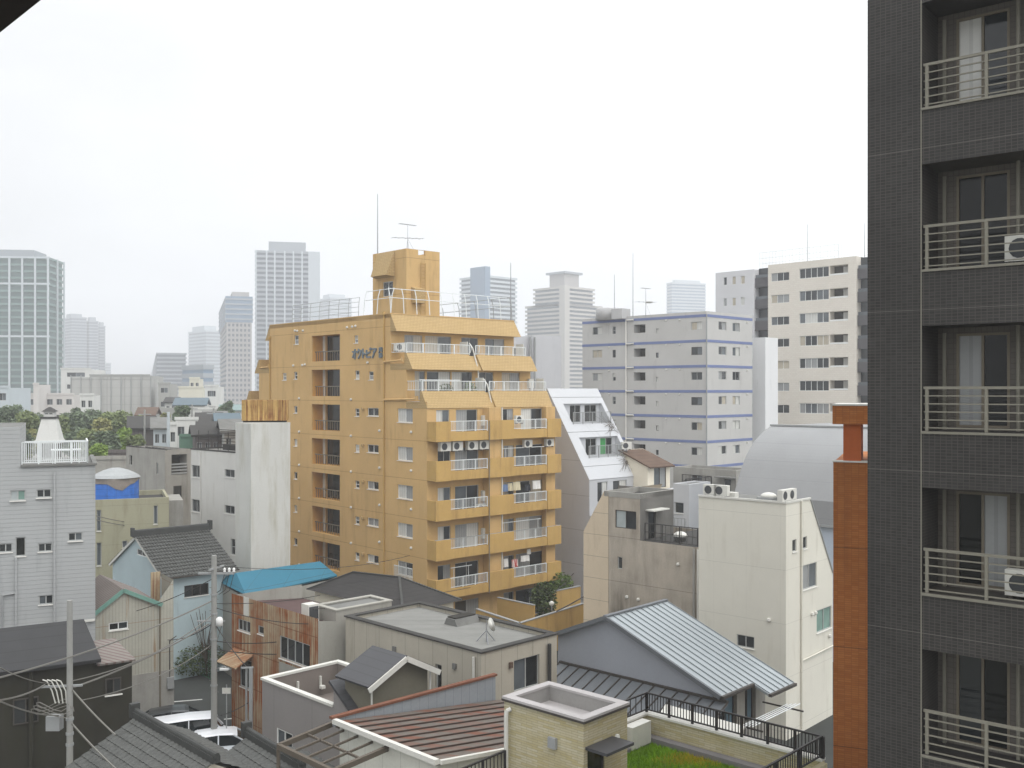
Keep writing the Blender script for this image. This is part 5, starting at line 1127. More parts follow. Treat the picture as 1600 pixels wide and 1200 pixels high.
MB().prism_x([(-.45, 0), (.45, 0), (.28, .3), (-.28, .3)], -.7, .7).build('kerb', 'roof_grey', o); MB().box(-.62, .62, -.24, .3, .301, .36).build('lid', 'void', o)
P = f2.loc(G(760, 1003, zt_-.15)); o = aerial('satellite_dish', 'white satellite dish on a guyed mast standing on the flat panelled roof', f2.w(P[0], P[1], zt_-.159), .95, 'satellite dish')
dsh = MB().lathe((0, 0, 0), [(.02, .0), (.2, .03), (.3, .1)], 14).build('dish', 'plastic_white', o, True); dsh.location = (.1, -.1, .72); dsh.rotation_euler = (R(70), 0, R(30))
q = MB()
for a in (0, 2.1, 4.2): q.tube((0, 0, .5), (.45*math.cos(a), .45*math.sin(a), 0), .02)
q.build('tripod_leg', 'antenna_metal', o)
# ================= grey house with walled balcony and dormer =================
mat('house_grey', rgb(140, 136, 134), .85, .12, .4, stain=.12, stcol=rgb(100, 98, 94), pats=(('v', 2.7, 1.0, .02, .35),), fine=.05); mat('inner_grey', rgb(124, 116, 110), .85, .15, .4, fine=.06)
mat('metal_dark', rgb(64, 64, 67), .5, .12, .6, pats=(('h', .17, 0, .02, .4),), spec=.45); mat('dormer_wall', rgb(116, 112, 98), .85, .15, .4)
dA, Cn = 11.8, G(521, 1105, H-11.8); An, Bn = G(410, 1062, H-11.8), G(527, 1034, H-11.8)
ax = R(45); ex = Vector((math.sin(ax), math.cos(ax), 0)); ey = Vector((-math.cos(ax), math.sin(ax), 0)); rt = Cn-ey*5.0
g2 = B('house', 800, 30, 45, 'grey house with a white edged walled balcony and a small gabled dormer'); g2.root.location = (rt.x, rt.y, 0); g2.X, g2.Y = rt.x, rt.y
zb_ = H-dA; yA = (An-rt).dot(ey); xB = (Bn-An).dot(ex); yC = 5.0
ops = [g2.rect('L', 432.5, 457, 1142, 1168)]
q = MB(); g2.facade(q, 'L', 0, 0, yA, 0, zb_, ops, .08); q.quad((0, yA, 0), (xB, yA, 0), (xB, yA, zb_), (0, yA, zb_)); zk = g2.zL(522, 1067); zlo = g2.zL(554, 1114); yq = g2.yL(554)
q.quad((0, yC, zb_), (0, yC, zk), (0, yq, zlo), (0, yq, zb_)) if zlo > zb_ else q.add([(0, yC, zb_), (0, yC, zk), (0, yC-(zk-zb_)/(zk-zlo)*(yC-yq), zb_)], [(0, 1, 2)])
q.quad((0, yC, zb_-1.2), (xB, yC, zb_-1.2), (xB, yC, zk), (0, yC, zk)); q.quad((xB, 0, 0), (xB, yA, 0), (xB, yA, zb_), (xB, 0, zb_))
g2.part('wall', q, 'house_grey'); g2.win('L', 0, ops[0], 's2', .05, ('glass_grey', 'glass_dark'), fm='frame_white')
q = MB(); tI = .14; q.quad((tI, yC+.01, zb_), (tI, yA-tI, zb_), (tI, yA-tI, zb_-1.2), (tI, yC+.01, zb_-1.2)); q.quad((tI, yA-tI, zb_), (xB-tI, yA-tI, zb_), (xB-tI, yA-tI, zb_-1.2), (tI, yA-tI, zb_-1.2)); q.quad((xB-tI, yC+.01, zb_), (xB-tI, yA-tI, zb_), (xB-tI, yA-tI, zb_-1.2), (xB-tI, yC+.01, zb_-1.2)); q.quad((tI, yC, zb_-1.19), (xB-tI, yC, zb_-1.19), (xB-tI, yA-tI, zb_-1.19), (tI, yA-tI, zb_-1.19))
bal = g2.part('balcony', q, 'inner_grey'); q = MB(); q.box(-.05, tI+.03, yC+.02, yA+.05, zb_+.002, zb_+.1); q.box(tI+.031, xB+.05, yA-tI-.03, yA+.05, zb_+.002, zb_+.1); q.box(xB-tI-.03, xB+.05, yC+.02, yA-tI-.031, zb_+.002, zb_+.1); q.build('coping', 'plastic_white', bal)
q = MB(); 
for zz in (.5, .78): q.tube((.5, yC+.5, zb_-1.18+zz), (.5, yA-.5, zb_-1.18+zz), .02)
for y in (yC+1, yA-1): q.tube((.5, y, zb_-1.18), (.5, y, zb_-.35), .025); q.tube((.3, y, zb_-1.17), (.8, y, zb_-1.17), .03)
o = thing('drying_rack', 'pale metal drying rack inside the walled balcony of the grey house', 'drying rack', (0, 0, 0)); o.matrix_world = Matrix.Translation((g2.X, g2.Y, 0)) @ Matrix.Rotation(g2.rz, 4, 'Z'); q.build('frame', 'steel_white', o)
for i in range(2): put('wall_bracket', MB().box(-.04, .04, -.1, -.003, .0, .5).box(-.1, .1, -.28, -.1, 0, .12).mesh('wall_bracket', 'plastic_white'), g2.root, (xB*(.42+.3*i), yA-tI-.01, zb_-.85))
Xg = g2.on(676, y=3.0); slope = (zk-zlo)/(yC-yq); zf = lambda y: zk-slope*(yC-y)
q = MB().slab((-.12, .2, zf(.2)+.02), (Xg, .2, zf(.2)+.02), (Xg, yC+.1, zf(yC+.1)+.02), (-.12, yC+.1, zf(yC+.1)+.02), .1); rf = g2.part('roof', q, 'metal_dark')
yd = 3.05; xa, xm, xb = g2.on(580, y=yd), g2.on(627, y=yd), g2.on(668, y=yd); za, zm, zb2 = g2.z(1062, xa, yd), g2.z(1024, xm, yd), g2.z(1042, xb, yd); za = zb2 = (za+zb2)/2
q = MB(); q.add([(xa, yd, zf(yd)-.3), (xb, yd, zf(yd)-.3), (xb, yd, za), (xm, yd, zm), (xa, yd, za)], [(0, 1, 2, 3, 4)]); q.quad((xa, yd, zf(yd)-.3), (xa, yd+1.6, zf(yd)-.3), (xa, yd+1.6, za), (xa, yd, za)); q.quad((xb, yd, zf(yd)-.3), (xb, yd+1.6, zf(yd)-.3), (xb, yd+1.6, za), (xb, yd, za)); dm = g2.part('dormer', q, 'dormer_wall')
q = MB(); ov = .3; yb3 = yd+1.75; k = (zm-za)/(xm-xa)
q.slab((xa-.35, yd-ov, za-.35*k+.06), (xa-.35, yb3, za-.35*k+.06), (xm, yb3, zm+.06), (xm, yd-ov, zm+.06), .09); q.slab((xm, yd-ov, zm+.06), (xm, yb3, zm+.06), (xb+.35, yb3, za-.35*k+.06), (xb+.35, yd-ov, za-.35*k+.06), .09); q.build('dormer_roof', 'metal_dark', dm)
q = MB(); q.bar((xa-.35, yd-ov-.03, za-.35*k-.08), (xm, yd-ov-.03, zm-.06), .05, .2); q.bar((xm, yd-ov-.03, zm-.06), (xb+.35, yd-ov-.03, za-.35*k-.08), .05, .2); q.build('bargeboard', 'plastic_white', dm)
for xx in (xa-.05, xb+.05): MB().path([(xx, yd-.1, za-.1), (xx, yd-.1, zf(yd)+.45), (xx+.1, yd-1.2, zf(yd-1.2)+.15)], .035).build('drain_pipe', 'plastic_white', dm)
# ================= rusty metal roof house with frame pergola =================
mat('rust_roof', rgb(100, 92, 84), .65, .3, .5, stain=.9, stcol=rgb(112, 64, 42), streak=0, fine=.15, sharp=.49, stscale=1.1, spec=.4); mat('wall_white2', rgb(206, 206, 196), .85, .12, .5, stain=.25, stcol=rgb(150, 144, 128), pats=(('v', .9, .1, .02, .3),)); mat('strip_blue', rgb(146, 152, 157), .7, .15, .6, pats=(('v', .4, 0, .02, .3),)); mat('rust_cap', rgb(116, 76, 58), .8, .3, 1.5)
mat('rust_rib', rgb(74, 62, 56), .7, .3, 1); mat('frame_brown', rgb(92, 84, 74), .6, .15)
q2 = B('house', 682, 29.4, 45, 'low house with a ribbed metal roof patched with red rust in the foreground')
z0 = q2.z(1190, 0, 0); Yq = q2.yL(524); xq = q2.on(789, y=Yq); dzr = z0-q2.z(1092, xq, Yq); xc = q2.on(776, y=Yq); zc_ = q2.z(1057, xc, Yq)
zr = lambda x: z0-dzr*x/xq
q = MB().slab((0, 0, z0), (xq, 0, z0-dzr), (xq, Yq, z0-dzr), (0, Yq, z0), .12); rf = q2.part('roof', q, 'rust_roof')
q = MB()
for i in range(1, 10): y = Yq*i/10; q.bar((.05, y, z0+.02), (xq, y, zr(xq)+.02), .04, .05)
q.build('roof_rib', 'rust_rib', rf)
q = MB(); q.bar((-.02, -.05, z0), (-.02, Yq+.05, z0), .16, .16); q2.part('roof_edge', q, 'plastic_white'); q2.part('gutter', MB().bar((.08, -.08, z0-.02), (xq, -.08, zr(xq)+.02), .12, .12), 'plastic_white')
q2.part('wall', MB().prism_y([(.1, 0), (xq, 0), (xq, zr(xq)-.14), (.1, z0-.16)], .1, Yq-.1), 'wall_white2')
q2.part('fire_wall', MB().prism_y([(0, z0-.2), (xc, zr(xc)-.2), (xc, zc_), (0, z0+.05)], Yq+.06, Yq+.16), 'strip_blue'); q2.part('wall_cap', MB().bar((-.1, Yq+.11, z0+.1), (xc+.05, Yq+.11, zc_+.05), .2, .08), 'rust_cap')
Pg = [G(435, 1166, z0-.25), G(522, 1130, z0-.25), G(608, 1168, z0-.25), G(520, 1206, z0-.25)]; c0 = (Pg[0]+Pg[2])/2; c0.z = 0
o = thing('pergola_frame', 'bare brown metal canopy frame attached to the white wall of the rusty roofed house', 'canopy frame', c0); q = MB(); V = [p-c0 for p in Pg]
for a, b in zip(V, V[1:]+V[:1]): q.bar(a, b, .12, .16)
q.build('outer_frame', 'frame_brown', o)
for f in (.25, .5, .75): MB().bar(V[0].lerp(V[3], f), V[1].lerp(V[2], f), .06, .07).build('crossbar', 'frame_brown', o)
MB().bar(V[0].lerp(V[1], .5), V[3].lerp(V[2], .5), .06, .07).build('crossbar', 'frame_brown', o)
for v in (V[0], V[3]): MB().bar(v-Vector((0, 0, .1)), Vector((v.x, v.y, 0)), .1, .1).build('post', 'frame_brown', o)
# ================= beige tiled roof room and roof garden =================
mat('buff_tile', rgb(188, 181, 155), .75, .18, 1.2, brick=(.42, .07, .006, rgb(150, 142, 116), rgb(176, 164, 124), .5), bump=.15, fine=.12); mat('cap_pale', rgb(176, 172, 171), .55, .08, .6); mat('cap_grey', rgb(152, 150, 147), .7, .1, .6)
mat('garden_kerb', rgb(122, 119, 119), .9, .15, .6)
u_ = B('building', 912, 27.3, 43, 'buff tiled building with a roof room, grass roof garden and black railings in the foreground')
zt_ = u_.z(1127, 0, 0); Yu = u_.yL(788); Xu = u_.xR(980); zg = 6.15
c1, c2 = u_.loc(G(1008, 1115, 7.0)), u_.loc(G(1262, 1178, 7.0)); Xp = (c1[0]+c2[0])/2
dr = u_.rect('R', 918, 945, 1166, 1230); dr = (dr[0], dr[1], zg+.02, dr[3])
q = MB(); t_ = .2; u_.facade(q, 'R', 0, 0, Xu, zg-.2, zt_, [dr], .1); u_.facade(q, 'L', 0, 0, Yu, 0, zt_, (), .1); q.quad((Xu, 0, zg-.2), (Xu, Yu, zg-.2), (Xu, Yu, zt_), (Xu, 0, zt_)); q.quad((0, Yu, 0), (Xu, Yu, 0), (Xu, Yu, zt_), (0, Yu, zt_))
u_.part('wall', q, 'buff_tile'); q = MB(); q.quad((t_, t_, zt_), (Xu-t_, t_, zt_), (Xu-t_, t_, zt_-.45), (t_, t_, zt_-.45)); q.quad((t_, t_, zt_), (t_, Yu-t_, zt_), (t_, Yu-t_, zt_-.45), (t_, t_, zt_-.45)); q.quad((t_, Yu-t_, zt_), (Xu-t_, Yu-t_, zt_), (Xu-t_, Yu-t_, zt_-.45), (t_, Yu-t_, zt_-.45)); q.quad((Xu-t_, t_, zt_), (Xu-t_, Yu-t_, zt_), (Xu-t_, Yu-t_, zt_-.45), (Xu-t_, t_, zt_-.45)); u_.part('parapet_lining', q, 'cap_grey')
q = MB(); b_ = .05; q.box(-b_, Xu+b_, -b_, t_+.02, zt_+.002, zt_+.07); q.box(-b_, Xu+b_, Yu-t_-.02, Yu+b_, zt_+.002, zt_+.07); q.box(-b_, t_+.02, t_+.021, Yu-t_-.021, zt_+.002, zt_+.07); q.box(Xu-t_-.02, Xu+b_, t_+.021, Yu-t_-.021, zt_+.002, zt_+.07); cp = u_.part('parapet_cap', q, 'cap_pale')
q = MB(); q.box(-.06, Xu+.06, -.062, -.03, zt_-.06, zt_+.001); q.box(-.062, -.03, -.03, Yu+.06, zt_-.06, zt_+.001); q.build('drip_edge', 'frame_dark', cp)
u_.part('roof', MB().quad((t_, t_, zt_-.42), (Xu-t_, t_, zt_-.42), (Xu-t_, Yu-t_, zt_-.42), (t_, Yu-t_, zt_-.42)), 'cap_pale')
me_, fr_ = win_mesh(dr[1]-dr[0], dr[3]-dr[2], 's1', 'glass_green_dark' if 'glass_green_dark' in M else 'glass_black', 'glass_black', 'frame_dark'); o = put('door', me_, u_.root, (dr[0], .08, dr[2])); put('frame', fr_, o, (0, 0, 0))
u_.part('door_canopy', MB().prism_y([(dr[0]-.1, dr[3]+.02), (dr[1]+.35, dr[3]+.02), (dr[1]+.35, dr[3]+.1), (dr[0]-.1, dr[3]+.1)], -.75, -.003), 'metal_dark')
u_.part('wall_lamp', MB().lathe((dr[1]+.45, -.1, dr[3]+.02), [(.05, 0), (.08, .05), (.05, .12)], 10), 'plastic_white'); u_.part('vent_cover', MB().box(-.1, -.003, u_.yL(865)-.14, u_.yL(865)+.14, u_.zL(865, 1160)-.15, u_.zL(865, 1160)+.15), 'steel_grey')
yy = u_.yL(796); u_.part('drain_pipe', MB().path([(-.02, yy-.08, u_.zL(798, 1107)), (-.12, yy, u_.zL(798, 1110)), (-.14, yy, u_.zL(798, 1118)), (-.14, yy, .3)], .065, 8), 'plastic_white')
# roof garden
y0, y1 = -4.2, c1[1]; q = MB()
q.box(.3, Xp, Yu+.003, y1, 0, zg-.02) if y1 > Yu else None
q.quad((Xu, y0, 0), (Xp+.15, y0, 0), (Xp+.15, y1+.1, 0), (Xu, y1+.1, 0)); q.box(Xp, Xp+.16, y0, y1+.16, 0, 6.93); q.box(Xu+.003, Xp-.001, y1, y1+.16, zg-.3, 6.93); q.box(-.0, Xp-.001, y0-.16, y0, 0, 6.93); u_.part('parapet_wall', q, 'buff_tile')
q = MB(); q.box(Xp-.05, Xp+.22, y0, y1+.2, 6.932, 7.0); q.box(Xu+.01, Xp-.051, y1-.03, y1+.2, 6.932, 7.0); cp = u_.part('parapet_cap', q, 'plastic_white')
u_.part('planter_kerb', MB().box(Xp-.32, Xp-.003, y0, y1-.003, zg-.1, zg+.2).box(Xu+.02, Xp-.33, y1-.35, y1-.003, zg-.1, zg+.12), 'garden_kerb')
u_.part('deck', MB().quad((0, y0, zg-.06), (Xp, y0, zg-.06), (Xp, y1, zg-.06), (0, y1, zg-.06)), 'garden_kerb')
def rrail(nm, a, b, n, po): 
    q = MB(); rail(q, a, b, .62, n, .022, posts=po, pr=.035, top=.03); u_.part('railing', q, 'steel_black')
rrail('r', (Xp+.08, y0, 7.0), (Xp+.08, y1+.08, 7.0), 56, 7); rrail('r', (Xu+.1, y1+.08, 7.0), (Xp+.08, y1+.08, 7.0), 12, 1); rrail('r', (.3, y0+.05, 7.0), (Xp+.08, y0+.05, 7.0), 40, 4)
mat('grass_blade', rgb(118, 158, 18), .95, .5, 1.2, fine=.25); mat('grass_dry', rgb(172, 156, 34), .95, .4, 1.5, fine=.25); mat('soil', rgb(72, 96, 22), .95, .4, 2)
u_.part('soil_bed', MB().quad((Xu+.35, y0, zg), (Xp-.33, y0, zg), (Xp-.33, y1-.36, zg), (Xu+.35, y1-.36, zg)), 'soil')
q = MB(); rr = random.Random(11)
for i in range(22000):
    x, y = rr.uniform(Xu+.4, Xp-.36), rr.uniform(max(y0, -3.5), y1-.4); h_ = rr.uniform(.05, .16); a = rr.uniform(0, 6.28); lx, ly = .05*rr.gauss(0, 1), .05*rr.gauss(0, 1)
    if math.sin(x*1.7+y*2.1)+math.sin(y*1.1-x*.8) > rr.uniform(.2, 2.2): q.m = 1
    else: q.m = 0
    cx, cy = .014*math.cos(a), .014*math.sin(a); q.add([(x-cx, y-cy, zg), (x+cx, y+cy, zg), (x+lx, y+ly, zg+h_)], [(0, 1, 2)])
g = q.build('grass', ['grass_blade', 'grass_dry']); g.matrix_world = Matrix.Translation((u_.X, u_.Y, 0)) @ Matrix.Rotation(u_.rz, 4, 'Z'); tag(g, 'uneven green and yellow grass on the roof garden', 'grass', kind='stuff')
P = u_.loc(G(996, 1168, zg)); ac(u_.w(P[0], P[1], zg-.0), u_.rz+math.pi, 'large pale air conditioner standing at the edge of the roof garden grass', None, 1.25)
o = thing('metal_railing', 'short black railing between the rusty roofed house and the buff tiled roof room', 'railing', (0, 0, 0)); a, b = G(718, 1203, 7.2), G(789, 1173, 7.2); a.z = b.z = 6.4; o.location = a
rail(MB(), (0, 0, 0), b-a, .8, 12, .03, posts=2, pr=.04).build('bars', 'steel_black', o); MB().bar((0, 0, -.15), b-a+Vector((0, 0, -.15)), .12, .28).build('curb', 'cream_stucco', o)
# ================= metal roof house =================
mat('zinc', rgb(158, 165, 168), .38, .18, .5, metal=.35, spec=.5, fine=.05); mat('zinc_seam', rgb(128, 134, 138), .5, .1, .5); mat('zinc_dark', rgb(100, 104, 108), .5, .15, .5, spec=.4); mat('gable_grey', rgb(156, 160, 168), .8, .1, .4, fine=.05)
v_ = B('house', 1128, 40.3, 43, 'gabled house under a pale standing seam metal roof beside the cream building')
ze_ = v_.z(1087, 0, 0); yr = v_.yL(948); zr_ = v_.zL(948, 963); Yv = v_.yL(866); ze2 = v_.zL(868, 990); x1 = v_.xR(1175); xr = v_.on(1041, y=yr)
xr = max(xr, x1+1.5); sl = (zr_-ze_)/yr; ye = v_.on(1201, x=x1); yext = min(-.4, ye) if ye < 0 else -1.0
q = MB(); q.slab((-.1, 0, ze_), (x1, 0, ze_), (x1, yr, zr_), (-.1, yr, zr_), .1); q.slab((x1+.002, yext, ze_+sl*yext), (xr, yext, ze_+sl*yext), (xr, yr, zr_), (x1+.002, yr, zr_), .1); q.slab((-.1, yr, zr_), (xr, yr, zr_), (xr, Yv, ze2), (-.1, Yv, ze2), .1); rf = v_.part('roof', q, 'zinc')
q = MB(); n = int(xr/.42)
for i in range(n+1):
    x = -.05+(xr)*i/n; yb_ = 0 if x < x1 else yext; q.bar((x, yb_, ze_+sl*yb_+.02), (x, yr, zr_+.02), .03, .045)
q.build('standing_seam', 'zinc_seam', rf); q = MB(); q.bar((-.12, yr, zr_+.03), (xr, yr, zr_+.03), .2, .06); q.build('ridge', 'zinc_dark', rf)
q = MB(); q.bar((-.13, 0, ze_-.05), (-.13, yr, zr_-.04), .08, .18); q.bar((-.13, yr, zr_-.04), (-.13, Yv, ze2-.05), .08, .18); q.build('bargeboard', 'zinc_dark', rf); q = MB(); q.bar((-.1, -.06, ze_-.06), (x1, -.06, ze_-.06), .14, .12); q.bar((x1, yext-.06, ze_+sl*yext-.06), (xr, yext-.06, ze_+sl*yext-.06), .14, .12); q.build('gutter', 'frame_dark', rf)
q = MB(); v_.facade(q, 'L', .15, .5, Yv-.1, 0, zr_, (), .1, [(.5, 0), (Yv-.1, 0), (Yv-.1, ze2-.1), (yr, zr_-.12), (.5, ze_+sl*.5-.12)]); v_.part('gable_wall', q, 'gable_grey')
wl = [(.5, 1.6, .4, ze_-1.0), (2.0, 3.1, .4, ze_-.9)]
q = MB(); v_.facade(q, 'R', .5, .15, xr-.2, 0, ze_+.1, [(x1*.25, x1*.85, ze_-1.9, ze_-.35), (x1+.3, x1+1.2, ze_-1.9, ze_-.3)], .3); q.quad((xr-.2, .5, 0), (xr-.2, Yv, 0), (xr-.2, Yv, ze2), (xr-.2, .5, ze_)); v_.part('wall', q, 'grey_wall')
for o in ((x1*.25, x1*.85, ze_-1.9, ze_-.35), (x1+.3, x1+1.2, ze_-1.9, ze_-.3)): v_.win('R', .5, o, 's2', .2, ('glass_dark', 'glass_blue'), fm='frame_dark')
zl1 = v_.zL(875, 1037); q = MB(); ylA, ylB = -.2, v_.yL(872); zl0 = v_.z(1092, 0, ylA); zA = min(zl1, zl0); 
q.slab((-1.8, ylA, zA-.75), (.1, ylA, zA), (.1, ylB, zA), (-1.8, ylB, zA-.75), .08); lr = v_.part('lean_to_roof', q, 'zinc_dark'); q = MB()
for i in range(16): y = ylA+(ylB-ylA)*i/15; q.bar((-1.8, y, zA-.73), (.1, y, zA+.03), .04, .05)
q.bar((.12, ylA, zA+.05), (.12, ylB, zA+.05), .12, .1); q.build('roof_rib', 'frame_dark', lr); v_.part('lean_to_wall', MB().box(-1.6, .14, ylA+.2, ylB-.2, 0, zA-.86), 'grey_wall')
o = thing('laundry_pole', 'bundle of bare laundry poles under the eave of the metal roofed house', 'laundry pole', v_.w(0, 0, 0), v_.rz); q = MB()
for i in range(4): q.tube((.3, -.6-.2*i, ze_-1.2+.05*i), (xr-.3, -.6-.2*i, ze_-1.2+.05*i), .022)
q.build('pole', 'steel_white', o)
for x in (.6, xr-.6): MB().bar((x, .4, ze_-1.25), (x, -1.5, ze_-1.25), .06, .06).build('bracket', 'frame_dark', o)
o = thing('white_canopy', 'white corrugated plastic canopy behind the black roof garden railing', 'canopy', (0, 0, 0)); V = [G(1040, 1100, 5.0), G(1165, 1135, 5.0), G(1150, 1152, 4.8), G(1030, 1116, 4.8)]; c0 = sum(V, Vector())/4; o.location = c0
MB().slab(*[p-c0 for p in V], .05).build('sheet', 'plastic_white', o)
for p in V: MB().tube(p-c0-Vector((0, 0, .06)), (p.x-c0.x, p.y-c0.y, -c0.z), .04).build('post', 'steel_grey', o)
w2 = B('shed', 1262, 35, 43, 'small shed with a pale sheet roof at the foot of the cream building')
w2.part('wall', MB().box(0, 1.8, 0, 2, 0, 3.2), 'grey_wall'); w2.part('roof', MB().slab((-.2, -.2, 3.25), (2.0, -.2, 3.25), (2.0, 2.2, 3.7), (-.2, 2.2, 3.7), .08), 'zinc_dark')
# ================= garden walls of the ochre block =================
def wall_thing(name, label, pts, hgt, m, capm='steel_grey'):
    o = thing(name, label, 'wall', pts[0]); q, c = MB(), MB()
    for a, b in zip(pts, pts[1:]):
        A, Bv = Vector(a)-Vector(pts[0]), Vector(b)-Vector(pts[0]); z = Vector((0, 0, hgt/2)); q.bar(A+z, Bv+z, .16, hgt); c.bar(A+Vector((0, 0, hgt+.03)), Bv+Vector((0, 0, hgt+.03)), .22, .055)
    q.build('masonry', m, o); c.build('coping', capm, o); return o
gw = lambda px, py, z: (lambda p: (p.x, p.y, 0))(G(px, py, z))
wall_thing('garden_wall', 'ochre boundary wall with a pale rail running to the weathered concrete building', [gw(745, 952, 2.6), gw(812, 974, 2.6), gw(912, 943, 2.6)], 2.6, 'ochre_balcony')
wall_thing('garden_wall', 'short ochre wall in front of the ground floor flat', [gw(778, 934, 2.3), gw(835, 946, 2.3)], 2.3, 'ochre_balcony'); wall_thing('garden_wall', 'ochre wall with shrubs in front beside the white sloping building', [gw(862, 925, 2.3), gw(906, 916, 2.3)], 2.3, 'ochre_balcony')
for i, (px, py, z, rad, m, lb) in enumerate(((800, 938, 1.2, (1.6, .8, 1.4), 'leaf_dark', 'dark shrub in the garden below the lowest ochre balcony'), (876, 930, 1.6, (1.1, .9, 1.45), 'leaf_mid', 'bushy green shrub beside the ochre garden wall'), (850, 942, 1.6, (1.0, .9, 1.35), 'leaf_dark', 'dark green bush inside the ochre boundary wall'), (835, 924, 1.8, (1.6, .6, 1.3), 'leaf_dark', 'shaded shrub right under the lowest ochre balcony'))):
    p = G(px, py, z); shrub((p.x, p.y, 0.5), rad, lb, m, 900, .17)
p = G(862, 953, 2.7); o = thing('garden_lamp', 'white globe lamp on the ochre boundary wall', 'lamp', (p.x, p.y, 2.66)); MB().tube((0, 0, 0), (0, 0, .3), .04).build('stem', 'steel_grey', o); MB().lathe((0, 0, .3), [(.05, 0), (.17, .1), (.17, .24), (.05, .34)], 12).build('globe', 'plastic_white', o, True)
# ================= foreground tile roof, lower left =================
zR = 6.0
def gable_tiles(name, label, ra, rb, zr, drop, wL, wR, eaveL=None):
    A, Bv = G(*ra, zr), G(*rb, zr); ay = (A-Bv).normalized(); ax_ = Vector((ay.y, -ay.x, 0)); o = thing(name, label, 'building', (Bv.x, Bv.y, 0), math.atan2(ax_.y, ax_.x)); Ln = (A-Bv).length
    q = MB(); rL = max(4, int(wL/.27)); rR = max(3, int(wR/.27)); cols = int(Ln/.27)
    tile_roof(q, (-wL, Ln, zr-drop*wL), (-wL, 0, zr-drop*wL), (0, Ln, zr), (0, 0, zr), rL, cols, .04, .03); tile_roof(q, (wR, 0, zr-drop*wR), (wR, Ln, zr-drop*wR), (0, 0, zr), (0, Ln, zr), rR, cols, .04, .03)
    rf = q.build('roof', 'kawara', o); q = MB(); q.bar((0, -.1, zr+.08), (0, Ln+.1, zr+.08), .26, .22); q.tube((0, -.15, zr+.22), (0, Ln+.15, zr+.22), .09, 8); q.box(-.16, .16, Ln+.05, Ln+.25, zr-.05, zr+.45); q.build('ridge', 'ridge_tile', rf)
    q = MB().prism_y([(-wL+.4, 0), (wR-.4, 0), (wR-.4, zr-drop*wR-.05), (0, zr-.1), (-wL+.4, zr-drop*wL-.05)], .15, Ln-.15); q.build('wall', 'cream_stucco', o); return o
gable_tiles('house', 'old house with grey pan tile roof and long ridge in the lower left foreground', (213, 1120), (336, 1190), zR, .48, 4.6, 1.9)
gable_tiles('house', 'second grey pan tile roof between the parked cars and the bare canopy frame', (388, 1150), (470, 1200), 5.7, .48, 2.6, 2.2)

